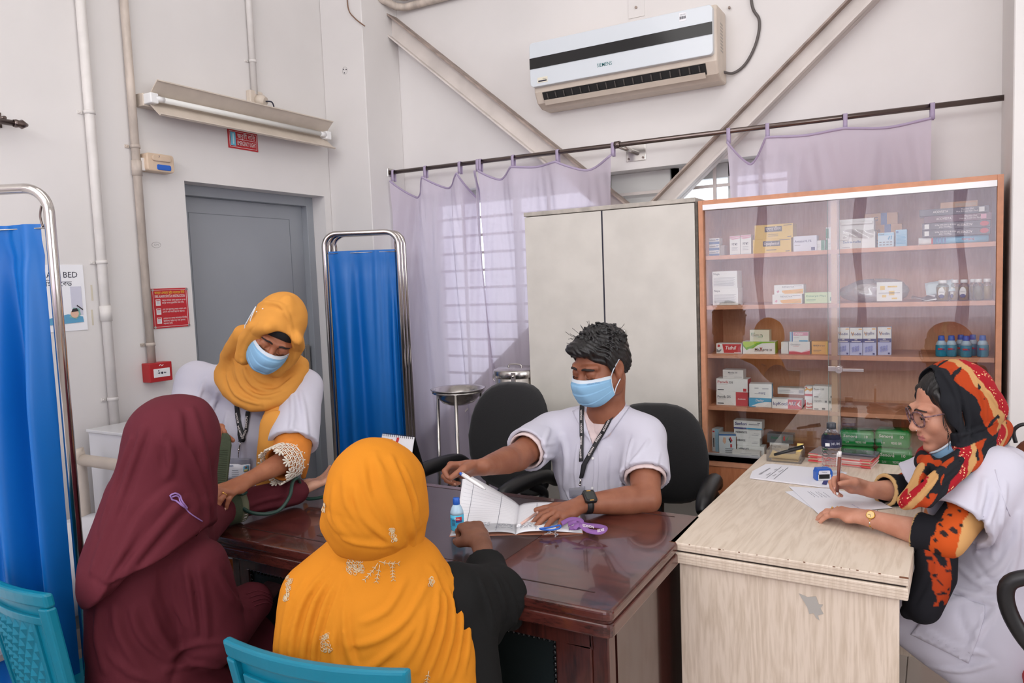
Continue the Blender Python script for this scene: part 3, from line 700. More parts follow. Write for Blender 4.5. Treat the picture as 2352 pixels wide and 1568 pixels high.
for (a, b, y, nm) in ((gx0+.022, -.36, CF+.020, 'a'), (-.405, gx1-.022, CF+.006, 'b')):
    g = MB().box((a, y, SH[5]+.004), (b, y+.004, gtop-.03)).build('glass_door', M_cab, gc)
    ed = MB().box((b-.0015 if nm == 'a' else a, y-.0005, SH[5]+.004), (b if nm == 'a' else a+.0015, y+.0045, gtop-.043)); ed.build('glass_edge', mat('glass_edge', (112, 128, 122), .2), g)
lk = MB().box((-.405, CF+.0, 1.116), (-.375, CF+.006, 1.136)).tube([(-.362, CF+.006, 1.124), (-.362, CF-.012, 1.124)], .015, 18).box((-.36, CF-.006, 1.117), (-.268, CF-.001, 1.129)).tube([(-.362, CF-.0121, 1.124), (-.362, CF-.014, 1.124)], .006, 12)
lk.build('lock', M_chrome, gc, bevel=.001)

# ---- things on the shelves
M_card = mat('carton_white', (228, 228, 226), .55)
def col(name, *c): return mat('print_'+name, c, .5)
C_blue = col('blue', 58, 104, 160); C_navy = col('navy', 54, 58, 120); C_red = col('red', 190, 42, 48); C_green = col('green', 120, 178, 60)
C_dgreen = col('dark_green', 44, 132, 96); C_yel = col('yellow', 224, 186, 74); C_pink = col('pink', 214, 150, 170); C_orange = col('orange', 230, 172, 84)
C_grey = col('grey', 128, 132, 136); C_lblue = col('light_blue', 150, 196, 222); C_lgreen = col('light_green', 204, 226, 176); C_lilac = col('lilac', 186, 190, 224)
C_black = col('black', 58, 58, 62); C_txt = col('text', 60, 60, 70); C_fine = col('fine_text', 168, 168, 172); C_cyan = col('cyan', 74, 160, 200); C_bpink = col('pale_pink', 232, 190, 198); C_kraft = col('kraft', 196, 146, 92)
MEDG = 'medicine boxes in the glass cabinet'
def carton(label, x0, x1, yt, yb, shelf, front=3.46, depth=.07, m=None, name='medicine_box', cat='box', zb=None, marks=(), side=None, rot=0):
    """box whose front face spans the given picture columns; marks: (kind, u, v, ...) on its front in 0..1 units"""
    zs = SH[shelf] if zb is None else zb
    a = PY(x0, (yt+yb)/2, front); b = PY(x1, (yt+yb)/2, front)
    zt, zbm = PY((x0+x1)/2, yt, front)[2], PY((x0+x1)/2, yb, front)[2]
    h = zt-zbm; X0, X1 = a[0], b[0]; wd = X1-X0
    y1 = min(front+depth, bk-.012)
    t = thing(name, label, cat, ((X0+X1)/2, front, zs), rot, MEDG)
    MB().box((-wd/2, 0, 0), (wd/2, y1-front, h)).build('carton', [m or M_card], t, world=False, bevel=.0008, seg=1)
    M4 = Matrix.Translation(Vector(((X0+X1)/2, front, zs))) @ Matrix.Rotation(rot, 4, 'Z')
    if side: MB().box((wd/2-.001, .003, .002), (wd/2+.0006, y1-front-.002, h-.002)).build('side_print', side, t, world=False)
    lay = 0
    for mk in marks:
        k = mk[0]
        if k == 'b':      # band u0,v0,u1,v1
            lay += 1
            MB().box((-wd/2+mk[1]*wd, -.0004*lay, mk[2]*h), (-wd/2+mk[3]*wd, .0004, mk[4]*h)).build('print', mk[5], t, world=False)
        elif k == 'p':    # polygon
            lay += 1
            MB().prism([(-wd/2+u*wd, v*h) for u, v in mk[1]], lambda p, q, hh: (p, -hh, q), -.0004, .0004*lay).build('print', mk[2], t, world=False)
        elif k == 't':    # text: s, u, v, size(rel h), colour, [width rel], [bold], [shear], flip
            o = dict(mk[6]) if len(mk) > 6 else {}
            fl = -1 if o.get('flip') else 1
            org = M4 @ Vector((-wd/2+mk[2]*wd, -.0004*lay-.0004, mk[3]*h))
            xd = M4.to_3x3() @ Vector((fl, 0, 0))
            text(mk[1], t, mk[5], org, xd, (0, 0, fl), mk[4]*h, o.get('al', 'LEFT'), o.get('b', .004), o['w']*wd if 'w' in o else None, shear=o.get('sh', 0))
    t['h'] = h
    return t
def fine(u0, v0, u1, n, dv=.07, c=None): return [('b', u0, v0-i*dv, u1-(i % 2)*.06, v0-i*dv+.022, c or C_fine) for i in range(n)]
def ztop(t): return t.location.z+t['h']
# shelf 1 (top)
z = None
for i, (yt, yb, nm) in enumerate(((571, 584, 'bottom of the small stack'), (557, 571, 'middle of the small stack'), (543, 557, 'topmost of the small stack'))):
    c = carton('tiny white and blue medicine box on the top shelf, '+nm, 1624, 1652, yt, yb, 1, zb=z, depth=.06, marks=[('b', 0, 0, 1, .42, C_blue), ('b', .08, .52, .9, .6, C_fine), ('t', 'Cotson', .08, .72, .42, C_txt, {'w': .6, 'b': .02}), ('b', .72, .7, .95, .8, C_blue)])
    z = ztop(c)
carton('clear little plastic case beside the tiny blue and white boxes', 1654, 1664, 556, 580, 1, 3.48, .05, m=mat('clear_case', (200, 190, 186), .2, alpha=.5), name='plastic_case')
carton('narrow upright white box with pink top on the top shelf, first of two', 1676, 1700, 535, 579, 1, depth=.05, marks=[('p', [(0, .98), (.0, .88), (1, .93), (1, .98)], C_pink), ('p', [(0, .86), (.3, .8), (1, .86), (1, .91)], C_pink), ('t', 'নাপা', .2, .55, .2, C_txt, {'w': .55}), ('b', 0, 0, 1, .03, C_blue)]+fine(.2, .38, .75, 3))
carton('narrow upright white box with pink top on the top shelf, beside the yellow boxes', 1701, 1725, 533, 578, 1, depth=.05, marks=[('p', [(0, .98), (.0, .88), (1, .93), (1, .98)], C_pink), ('p', [(0, .86), (.3, .8), (1, .86), (1, .91)], C_pink), ('t', 'নাপা', .2, .55, .2, C_txt, {'w': .55}), ('b', 0, 0, 1, .03, C_blue)]+fine(.2, .38, .75, 3))
c = carton('yellow medicine box with a black name plate, lower of the two yellow boxes', 1729, 1817, 544, 577, 1, depth=.1, m=C_yel, marks=[('b', .27, .48, .72, .85, C_black), ('t', 'Opsophenicol', .495, .66, .3, Wt, {'w': .39, 'al': 'CENTER', 'b': .012}), ('b', .36, .2, .62, .25, C_txt), ('b', .86, .08, .96, .12, C_txt), ('b', .7, .88, .97, .91, C_txt)])
carton('yellow medicine box with a black name plate, upper of the two yellow boxes', 1733, 1821, 511, 544, 1, zb=ztop(c), depth=.1, m=C_yel, marks=[('b', .27, .48, .72, .85, C_black), ('t', 'অপেসােফিনকল', .495, .66, .3, Wt, {'w': .39, 'al': 'CENTER', 'b': .006}), ('b', .36, .18, .62, .2, C_txt), ('b', .36, .3, .62, .32, C_txt), ('b', .86, .08, .96, .12, C_txt), ('b', .76, .88, .97, .91, C_txt)])
carton('white medicine box with dark blue name beside the yellow boxes', 1822, 1876, 536, 572, 1, 3.47, depth=.06, m=mat('carton_bluewhite', (222, 224, 238), .5), marks=[('t', 'Antazol 0.1%', .06, .66, .2, C_navy, {'w': .72, 'b': .008}), ('b', .06, .4, .3, .43, C_fine), ('b', .76, .06, .92, .26, C_navy), ('b', .08, .0, .26, .03, C_navy)])
c = carton('small white box with green end beside the dark blue lettered box', 1875, 1895, 544, 568, 1, 3.48, .05, marks=[('b', .55, 0, .95, 1, C_dgreen)]+fine(.06, .6, .45, 3, .12))
c = carton('small white and green box next to the middle of the top shelf, lower one', 1897, 1911, 542, 567, 1, 3.48, .05, marks=[('b', 0, 0, .3, 1, C_dgreen)]+fine(.4, .6, .9, 3, .12))
carton('small green and white box standing on another beside the cabinet middle', 1897, 1911, 514, 542, 1, 3.48, .05, zb=ztop(c), marks=[('b', 0, .1, .5, .9, C_dgreen)])
# top shelf, behind the second pane
c = carton('white dressing box with blue name below a white carton with wrapped film', 1928, 2010, 526, 564, 1, 3.45, .1, marks=[('t', 'Sofra-tulle', .1, .42, .2, C_blue, {'w': .5}), ('b', .08, .1, .3, .13, C_fine)])
c2 = carton('white carton with a folded flap standing on the dressing box', 1928, 2007, 495, 526, 1, 3.455, .09, zb=ztop(c))
MB().box((-.06, -.0095, .032), (.062, -.001, .044)).build('flap', M_card, c2, world=False, bevel=.003)
fm = MB(); fm.grid(14, 6, lambda u, v: (-.05+.115*u, -.012-.004*math.sin(9*u+5*v), -.024+.034*v+.004*math.sin(6*u)))
fm.build('film', glassmat('plastic_film', (232, 230, 228), .3, .12, .12), c2, world=False)
MB().add([(-.066, -.011, -.03), (-.03, -.012, -.03), (-.026, -.013, 0), (-.062, -.012, .002)], [(0, 1, 2, 3)]).build('tag', M_card, c2, world=False, solid=.001)
carton('pale blue leaflet box with small tablets drawn on it', 2016, 2053, 528, 562, 1, 3.46, .05, m=mat('print_pale_blue', (196, 216, 228), .5), marks=[('b', .0, .8, 1, .95, C_lblue)]+[('b', .1+.22*i, .14+.17*j, .24+.22*i, .22+.17*j, C_grey) for i in range(4) for j in range(2)]+[('p', [(.62, .55), (.68, .5), (.78, .74), (.72, .76)], C_cyan), ('p', [(.8, .5), (.86, .52), (.9, .76), (.84, .76)], C_cyan), ('t', 'Clinell', .1, .88, .12, C_txt)])
carton('light blue upright box with fine print next to the blue wrapped roll', 2057, 2083, 519, 558, 1, 3.46, .06, m=C_lblue, marks=[('b', .06, .8, .25, .92, C_blue)]+fine(.08, .66, .9, 7, .08, C_cyan))
zz = None
for (yt, yb, lb, tx, x0_, x1_) in ((512, 540, 'brown carton with blue tape at the back of the top shelf, bottom one', 'PICO ARMA', 1990, 2078), (486, 512, 'brown carton with blue tape at the back of the top shelf, middle one', 'pico', 1992, 2072), (459, 486, 'brown carton with blue tape at the back of the top shelf, topmost one', 'ING', 1985, 2062)):
    c = carton(lb, x0_, x1_, yt, yb, 1, 3.57, .09, m=C_kraft, zb=zz, marks=[('b', .5, 0, .68, 1, C_blue), ('t', tx, .08, .5, .5, C_txt, {'b': .01})]); zz = ztop(c)
# gel pack boxes, flat and stacked, and the wrapped roll below them
zz = SH[1]
roll = thing('wrapped_roll', 'blue and white wrapped roll lying flat under the dark gel pack boxes', 'roll', (.045, 3.45, SH[1]), 0, MEDG)
mb = MB(); mb.prism(rrect(.085, .03, .012, 4, 3.49, SH[1]+.0152), lambda a, b, h: (h, a, b), -.025, .163, True); mb.build('wrap', mat('print_sky', (120, 190, 224), .35), roll)
mb = MB(); mb.prism(rrect(.086, .031, .012, 4, 3.49, SH[1]+.0155), lambda a, b, h: (h, a, b), -.075, -.025, True); mb.build('wrap_end', M_card, roll)
for i in range(5): MB().box((-.03+i*.011, 3.4465, SH[1]+.004), (-.024+i*.011, 3.449, SH[1]+.027)).build('print', C_blue if i else C_red, roll)
text('Daffodils', roll, C_red, (.095, 3.4475, SH[1]+.016), (-1, 0, 0), (0, 0, -1), .012, bold=.01)
zz = SH[1]+.031
GEL = 'gel pack boxes on the top shelf'
for i, (tx, fl, dx, m_, lb) in enumerate((('', 1, .0, (64, 62, 68), 'dark flat gel pack box directly on the wrapped roll'), ('', 1, .0, (66, 64, 70), 'dark flat gel pack box second above the wrapped roll'), ('', 0, .006, (92, 50, 58), 'reddish dark gel pack box below the topmost of the stack'), ('', 0, -.01, (52, 54, 60), 'black gel pack box topmost of the stack'))):
    h = .0275; xa, xb = -.062+dx, .168+dx*.4
    t = thing('gel_pack_box', lb, 'box', ((xa+xb)/2, 3.45, zz), 0, GEL)
    MB().box((xa, 3.435, zz), (xb, 3.55, zz+h-.001)).build('carton', mat('gel_box_%d' % i, m_, .35), t, bevel=.001, seg=1)
    zc_ = zz+h/2; f_ = -1 if fl else 1
    text('ACOVESTA', t, Wt, ((xa+xb)/2+(.03 if fl else -.045), 3.435, zc_), (f_, 0, 0), (0, 0, f_), .013, bold=.008, width=.052)
    for j, l in enumerate(('Thermo Gel', 'Hot & Cold Gel Pack')):
        text(l, t, Wt, ((xa+xb)/2+(-.035 if fl else .045), 3.435, zc_+f_*(.005-j*.0085)), (f_, 0, 0), (0, 0, f_), .0085, bold=.006)
    if fl: MB().box((xa+.008, 3.434, zc_-.009), (xa+.024, 3.4352, zc_+.009)).build('print', M_card, t); MB().ball((xb-.02, 3.4352, zc_), (.016, .0008, .01), 12, 6).build('print', C_red, t)
    else: MB().box((xb-.034, 3.434, zc_-.009), (xb-.016, 3.4352, zc_+.009)).build('print', M_card if i == 3 else C_pink, t)
    zz += h
carton('flat brown carton lying on top of the gel pack boxes', 2160, 2246, 448, 462, 1, 3.46, .09, m=C_kraft, zb=zz, marks=[('b', .4, .2, .95, .7, col('tan', 190, 160, 120))])
# shelf 2
c = carton('large white medicine box on the second shelf, lower of the pair', 1637, 1695, 659, 698, 2, 3.43, .09, marks=[('t', 'Napa', .05, .84, .17, C_txt)]+fine(.06, .6, .92, 8, .065))
carton('large white medicine box on the second shelf, upper of the pair', 1636, 1693, 620, 659, 2, 3.43, .09, zb=ztop(c), marks=[('t', 'Napa', .05, .84, .17, C_txt)]+fine(.06, .6, .92, 8, .065))
rn = [('p', [(.27, .4), (.98, .55), (.98, .06), (.36, .06), (.29, .2)], C_orange), ('p', [(.55, .06), (.72, .06), (.98, .5), (.98, .3)], C_yel), ('t', 'RENOVA', .48, .76, .26, C_grey, {'al': 'CENTER', 'w': .4, 'b': 0}), ('p', [(.08, .3), (.13, .16), (.18, .32), (.15, .46)], C_pink), ('b', .68, .84, .94, .87, C_txt)]
c = carton('white and orange medicine box on the second shelf, lower of two', 1774, 1842, 674, 696, 2, 3.43, .07, marks=rn)
carton('white and orange medicine box on the second shelf, lying on its twin', 1778, 1846, 652, 674, 2, 3.435, .07, zb=ztop(c), marks=rn)
carton('pale green medicine box beside the white and orange pair', 1848, 1913, 669, 694, 2, 3.44, .06, m=C_lgreen, marks=[('t', 'Entacyd Plus', .06, .68, .24, C_dgreen, {'w': .68, 'b': 0}), ('b', .06, .3, .4, .34, C_dgreen), ('b', .06, .2, .34, .23, C_fine), ('b', .9, .2, .99, .55, C_dgreen)])
# clear bag with a card
bg_ = thing('plastic_bag', 'crumpled clear plastic bag with a white and yellow card on the second shelf', 'bag', (-.24, 3.5, SH[2]))
mb = MB()
def bagp(u, v):
    t = 2*math.pi*u; k = math.sin(math.pi*min(1, v*1.0))**.5 if v > 0 else 0
    rx = .125*(k+.02)*(1+.08*math.sin(5*t+7*v)+.05*math.sin(11*t)); ry = .075*(k+.02)*(1+.1*math.sin(4*t+9*v))
    return (-.24+rx*math.cos(t), 3.5+ry*math.sin(t), SH[2]+.001+.085*(.5-.5*math.cos(math.pi*v))*(1+.12*math.sin(3*t+2)))
mb.grid(40, 16, bagp); mb.build('film', glassmat('bag_film', (225, 226, 226), .6, .13, .12, .22), bg_)
MB().box((-.225, 3.425, SH[2]+.004), (-.132, 3.429, SH[2]+.082)).build('card', M_card, bg_)
for (a, b, c_, d_) in ((-.212, .05, -.195, .066), (-.205, .02, -.19, .03), (-.18, .028, -.16, .046), (-.185, .06, -.15, .066), (-.17, .012, -.15, .018)):
    MB().box((a, 3.4242, SH[2]+b), (c_, 3.4252, SH[2]+d_)).build('print', C_yel, bg_)
MB().box((-.218, 3.4242, SH[2]+.036), (-.14, 3.4248, SH[2]+.039)).build('print', C_fine, bg_)
# foil sachets
fo = thing('foil_sachets', 'loose pile of silver and pale blue foil strips beside the yellow bottles', 'sachets', (-.03, 3.47, SH[2]))
M_foil = mat('foil', (190, 190, 192), .28, .85, bump=.2, bscale=60)
for i, (x, y, z_, w_, h_, rz, tx_, m_) in enumerate(((-.05, 3.46, .008, .1, .05, .2, .2, M_foil), (-.02, 3.45, .018, .09, .045, -.3, .5, M_foil), (-.005, 3.455, .03, .08, .04, .25, .9, M_foil), (.0, 3.45, .055, .1, .055, -.15, 1.05, mat('blister_blue', (196, 212, 218), .5)))):
    Mx = Matrix.Translation((x, y, SH[2]+z_)) @ Matrix.Rotation(rz, 4, 'Y') @ Matrix.Rotation(tx_, 4, 'X')
    mb = MB(); mb.grid(8, 5, lambda u, v: Mx @ Vector((w_*(u-.5), h_*(v-.5), .004*math.sin(6*u+i)*math.cos(4*v)))); sh_ = mb.build('sachet', m_, fo, solid=.0012)
    if i == 3:
        for a in range(2):
            for b in range(2):
                mb = MB()
                for k in range(4): mb.add([Mx @ Vector((-.04+.045*a, -.02+.024*b+.0045*k, -.0045)), Mx @ Vector((-.008+.045*a, -.02+.024*b+.0045*k, -.0045)), Mx @ Vector((-.008+.045*a, -.0175+.024*b+.0045*k, -.0045)), Mx @ Vector((-.04+.045*a, -.0175+.024*b+.0045*k, -.0045))], [(3, 2, 1, 0)])
                mb.build('print', C_cyan, sh_)
# bottles
M_oil = mat('yellow_oil', (206, 168, 40), .12, trans=.35, spec=.5); M_clear = glassmat('bottle_glass', (236, 236, 230), .6, .05, .06)
def bottle(label, px, y, shelf, r, h, liquid, cap, group, capname='cap', labelm=None, kind=0, base=None):
    z0 = SH[shelf]; x = PY(px, 660 if shelf == 2 else 795, y)[0]
    t = thing('medicine_bottle', label, 'bottle', (x, y, z0), 0, group)
    if kind == 0:
        MB().lathe([(0, .003), (r*.94, .003), (r*.96, h*.66), (0, h*.66)], (x, y, z0), 18).build('liquid', liquid, t)
        MB().lathe([(r*.9, 0), (r, .003), (r, h*.68), (r*.92, h*.75), (r*.5, h*.83), (r*.48, h*.86)], (x, y, z0), 18).build('glass', M_clear, t)
        MB().lathe([(r*.62, h*.84), (r*.66, h*.85), (r*.66, h*.99), (r*.6, h), (0, h)], (x, y, z0), 18).build('cap', cap, t)
    else:
        MB().lathe([(r*.9, 0), (r, .004), (r, h*.44), (r*.97, h*.55)], (x, y, z0), 20).build('liquid', liquid, t)
        MB().lathe([(r*.97, h*.55), (r*.78, h*.68), (r*.56, h*.76), (r*.52, h*.79)], (x, y, z0), 20).build('shoulder', mat('frosted_plastic', (176, 204, 222), .35), t)
        MB().lathe([(r*.58, h*.77), (r*.6, h*.79), (r*.52, h*.98), (r*.46, h), (0, h)], (x, y, z0), 20).build('cap', cap, t)
    return t
YB_ = 'yellow oil bottles in the cabinet'
for i, (px, y, m_, lb) in enumerate(((2165, 3.44, M_oil, 'small bottle of yellow oil with an oval label beside the foil sachets'), (2193, 3.46, M_oil, 'small bottle of yellow oil second from the foil sachets'), (2214, 3.44, M_oil, 'small yellow oil bottle with a blue-edged oval label in the middle of its row'), (2236, 3.48, M_oil, 'small yellow oil bottle behind the gap before the emptied one'), (2247, 3.445, mat('pale_oil', (178, 172, 120), .1, trans=.6), 'nearly clear small bottle among the yellow oil bottles'), (2267, 3.46, M_oil, 'small bottle of yellow oil closest to the cabinet side'))):
    t = bottle(lb, px, y, 2, .0225 if i in (0,) else .0185, .083, m_, M_white, YB_)
    x = t.location.x
    if i in (0, 1, 2):
        mb = MB(); mb.ball((x-.004-(.006 if i == 1 else 0), y-.0195-(.004 if i == 0 else 0), SH[2]+.033), (.012 if i != 1 else .006, .0022, .022), 14, 8); mb.build('label_oval', M_card, t)
        MB().ball((x-.004-(.006 if i == 1 else 0), y-.0205-(.004 if i == 0 else 0), SH[2]+.02), (.010 if i != 1 else .005, .0022, .008), 12, 6).build('label_foot', C_navy, t)
        text('Olivine', t, C_txt, (x-.004, y-.0215-(.004 if i == 0 else 0), SH[2]+.036), (1, 0, 0), (0, 0, 1), .006)
# shelf 3
carton('red and white medicine box at the start of the third shelf', 1645, 1704, 785, 808, 3, 3.43, .055, marks=[('p', [(.3, .06), (.97, .06), (.94, .5), (.98, .94), (.24, .94)], C_red), ('t', 'Tufnil', .34, .56, .5, Wt, {'w': .42, 'b': .02, 'sh': .25}), ('p', [(.05, .7), (.1, .62), (.16, .7), (.14, .88), (.07, .88)], C_red), ('p', [(.02, .5), (.1, .3), (.2, .45), (.2, .3), (.12, .12), (.02, .12)], C_grey), ('b', .7, .08, .96, .12, Wt)])
c = carton('green and white medicine box on the third shelf with a small box on top', 1706, 1780, 781, 810, 3, 3.42, .07, m=M_card, side=C_green, marks=[('p', [(.01, .62), (.12, .3), (.2, .42), (.32, .44), (.46, .7), (.6, .85), (.99, .9), (.99, .99), (.01, .99)], C_green), ('p', [(.01, .8), (.1, .5), (.25, .62), (.4, .82), (.6, .99), (.01, .99)], col('lime', 176, 206, 70)), ('t', 'MaXpro', .37, .36, .32, C_txt, {'w': .42, 'b': .006}), ('t', 'X', .535, .38, .42, C_red, {'w': .09, 'b': .02}), ('t', '20', .83, .33, .2, C_txt), ('b', .36, .2, .6, .23, C_fine)])
carton('small cream medicine box with green corner lines on the green and white box', 1722, 1767, 754, 780, 3, 3.43, .05, m=mat('carton_cream', (218, 216, 196), .5), zb=ztop(c), marks=[('t', 'Desolon 10', .14, .56, .2, C_txt, {'w': .48}), ('b', .1, .7, .28, .74, C_dgreen), ('b', .08, .5, .1, .74, C_dgreen), ('b', .44, .36, .66, .4, C_dgreen), ('b', .64, .36, .66, .56, C_dgreen), ('b', .12, .42, .4, .44, C_fine)])
carton('white folded paper cup beside the red-swirled medicine box', 1794, 1811, 780, 807, 3, 3.45, .05, name='paper_cup', cat='cup')
c = carton('white medicine box with a red wave, under a small striped box', 1812, 1860, 781, 810, 3, 3.43, .06, marks=[('p', [(0, .22), (.25, .24), (.6, .14), (1, .3), (1, .0), (0, .0)], C_red), ('p', [(0, .3), (.25, .3), (.6, .19), (1, .42), (1, .3), (.6, .14), (.25, .24), (0, .22)], C_bpink), ('t', 'Omidon', .08, .78, .2, C_grey, {'w': .46, 'b': 0}), ('b', .2, .64, .48, .66, C_red)])
carton('small pink and blue striped box on the white box with a red wave', 1814, 1857, 759, 781, 3, 3.44, .05, zb=ztop(c), marks=[('b', 0, 0, .06, 1, C_lblue), ('b', .1, 0, .16, 1, C_blue), ('b', .2, .62, .98, .98, C_pink), ('t', 'Algin', .28, .8, .28, Wt, {'w': .44, 'b': .02}), ('b', .5, .02, .96, .14, C_cyan), ('b', .22, .4, .5, .42, C_fine)])
carton('orange medicine box beside the blue and white antiseptic cartons', 1864, 1901, 781, 811, 3, 3.44, .05, m=C_orange, marks=[('t', 'জক্স ৫০০', .1, .66, .2, C_txt, {'w': .72}), ('b', .1, .3, .6, .33, C_txt), ('b', .1, .2, .5, .22, C_txt), ('b', .9, 0, 1, 1, C_yel)])
carton('narrow pink box edge beside the orange medicine box', 1903, 1913, 783, 810, 3, 3.45, .05, m=C_bpink)
for i, (x0_, x1_, yt, yb, tx, lb) in enumerate(((1923, 1951, 757, 820, 'Viodin', 'tall white and lilac antiseptic carton, first of the row behind the second pane'), (1952, 1981, 757, 820, 'Viodin', 'tall white and lilac antiseptic carton, second of the row'), (1982, 2012, 757, 821, 'ভােয়ািডন', 'tall white and lilac antiseptic carton turned to its Bengali side'), (2016, 2047, 752, 816, 'Viodin', 'tall white and lilac antiseptic carton standing apart at the row end'))):
    carton(lb, x0_, x1_, yt, yb, 3, 3.425 if i < 3 else 3.45, .045, m=C_lilac, marks=[('b', 0, .6, 1, 1, M_card), ('b', 0, .46, 1, .6, C_navy), ('t', tx, .1, .77, .13, C_navy, {'w': .78, 'b': .01}), ('p', [(.1, .84), (.16, .86), (.24, .74), (.3, .86), (.34, .84), (.24, .69)], C_orange), ('t', '10%', .36, .565, .06, Wt, {'b': .02}), ('b', .14, .49, .86, .51, Wt), ('b', .7, .93, .96, .97, C_orange), ('b', .76, .03, .9, .09, C_navy)]+[('p', [(.2+.2*a, .1+.1*b+.02*a), (.34+.2*a, .14+.1*b+.02*a), (.3+.2*a, .22+.1*b+.02*a), (.16+.2*a, .18+.1*b+.02*a)], col('violet', 140, 146, 204)) for a in range(3) for b in range(2)])
BBG = 'blue antiseptic bottles in the cabinet'
M_aq = mat('aqua_liquid', (36, 134, 164), .2, spec=.5)
for i, (px, y, lb) in enumerate(((2162, 3.43, 'small blue antiseptic bottle at the open end of its row in the cabinet'), (2185, 3.435, 'small blue antiseptic bottle second in its row in the cabinet'), (2207, 3.475, 'small blue antiseptic bottle in the back row, left of the front one'), (2219, 3.42, 'small blue antiseptic bottle standing frontmost in its cluster'), (2234, 3.475, 'small blue antiseptic bottle in the back row, right of the front one'), (2257, 3.44, 'small blue antiseptic bottle closest to the cabinet side panel'))):
    t = bottle(lb, px, y, 3, .0205, .083, M_aq, M_blue, BBG, kind=1); x = t.location.x
    mb = MB(); mb.tube([(x, y, SH[3]+.024), (x, y, SH[3]+.034)], .0209, 20, caps=False); mb.f = [f_ for k_, f_ in enumerate(mb.f) if 10 <= k_ <= 14]; mb.sm = mb.sm[:len(mb.f)]; mb.mi = mb.mi[:len(mb.f)]
    MB().box((x-.011, y-.0214, SH[3]+.026), (x+.012, y-.0175, SH[3]+.033)).build('label_band', C_navy, t)
    MB().box((x-.012, y-.0216, SH[3]+.0285), (x+.004, y-.0177, SH[3]+.034)).build('label_band', C_red, t)
# shelf 4
c = carton('white medicine box with a red end panel, lower of the tall pair', 1645, 1717, 889, 920, 4, 3.43, .07, side=C_red, marks=[('b', .63, 0, 1, 1, C_red), ('t', 'Penvik DS', .04, .62, .26, C_txt, {'w': .42, 'b': .006}), ('t', 'Antibiotic', .69, .5, .16, Wt, {'w': .25, 'b': .01}), ('b', .04, .1, .24, .17, C_txt), ('b', .05, .45, .3, .47, C_fine)])
c = carton('white medicine box with red lettering, upper of the tall pair', 1645, 1717, 859, 889, 4, 3.43, .07, side=C_red, zb=ztop(c), marks=[('t', 'Penvik', .04, .74, .28, C_red, {'w': .35, 'b': .01}), ('t', 'DS', .42, .72, .22, C_txt, {'w': .11, 'b': .01}), ('b', .05, .56, .36, .58, C_fine), ('b', .04, .12, .24, .19, C_txt), ('b', .86, .06, .96, .28, C_red)])
carton('small pale box resting on the white boxes with red lettering', 1660, 1707, 839, 859, 4, 3.44, .06, zb=ztop(c), m=mat('carton_dull', (218, 214, 210), .5), marks=[('t', 'Myolax 10', .26, .68, .26, C_txt, {'w': .44, 'b': .01}), ('b', .3, .45, .5, .48, C_fine), ('b', .06, .16, .22, .2, C_fine), ('b', .56, .16, .94, .2, C_fine)])
c = carton('blue and white medicine box under the opened one', 1720, 1772, 903, 924, 4, 3.42, .06, m=M_card, marks=[('p', [(0, 1), (1, 1), (1, .6), (.7, .58), (.4, .4), (.1, .1), (0, .12)], C_cyan), ('b', 0, 0, .3, .1, C_cyan), ('t', 'Deslor', .3, .72, .36, Wt, {'w': .36, 'b': .02, 'sh': .2})])
c = carton('opened white box lying upside down with a blue end flap', 1721, 1772, 871, 903, 4, 3.42, .06, zb=ztop(c), side=C_cyan, rot=R(6), marks=[('t', 'Zolicts', .72, .34, .2, C_navy, {'w': .3, 'flip': 1, 'b': .01}), ('b', .24, .66, .42, .74, C_fine), ('b', .58, .64, .86, .7, C_fine), ('b', .24, .3, .44, .34, C_fine)])
carton('long white box with a red end and big dark lettering on the fourth shelf', 1773, 1841, 906, 928, 4, 3.41, .05, marks=[('b', .54, .02, 1, .98, C_red), ('t', 'IcyKool', .03, .5, .48, C_navy, {'w': .48, 'b': .008}), ('t', 'MAX', .56, .54, .5, Wt, {'w': .26, 'b': .02, 'sh': .2}), ('t', 'X', .7, .56, .7, C_navy, {'w': .12, 'b': .01, 'sh': .2}), ('p', [(.84, .5), (.96, .9), (.92, .5), (.99, .2), (.9, .34)], Wt)])
carton('flat white box behind the long box with a red end', 1786, 1847, 891, 906, 4, 3.47, .05, m=mat('carton_dull', (218, 214, 210), .5), zb=SH[4]+.055, marks=[('b', .8, .2, .97, .7, C_fine), ('b', .05, .3, .6, .36, C_fine), ('b', .05, .55, .5, .6, C_fine)])
carton('plain carton hidden under the flat white box on the fourth shelf', 1787, 1845, 908, 922, 4, 3.475, .05, zb=SH[4], marks=[])
c = carton('white medicine box with small black squares, lower by the pane edge', 1867, 1913, 909, 937, 4, 3.415, .06, marks=[('t', 'cycin', .08, .76, .2, C_txt, {'w': .34, 'b': 0}), ('b', .6, .64, .7, .8, C_grey), ('b', .78, .6, .9, .8, C_grey), ('b', .88, .04, .99, .22, C_txt), ('b', .46, .06, .62, .2, C_txt), ('b', .06, .06, .28, .12, C_txt)])
c2 = carton('white medicine box with small black squares, upper by the pane edge', 1867, 1913, 882, 909, 4, 3.415, .06, zb=ztop(c), marks=[('t', 'Fexo 120', .06, .74, .22, C_txt, {'w': .5, 'b': 0}), ('b', .06, .06, .28, .12, C_txt), ('b', .88, .04, .99, .22, C_txt), ('b', .08, .6, .3, .62, C_fine)])
c = carton('white and red ointment box at the bottom beside the white pair', 1848, 1866, 909, 930, 4, 3.43, .05, marks=[('b', 0, 0, .16, 1, C_red), ('p', [(.1, .3), (.5, .24), (1, .36), (1, .14), (.5, .1), (.1, .2)], C_red), ('t', 'Burn', .34, .58, .4, C_red, {'w': .6, 'b': .02})])
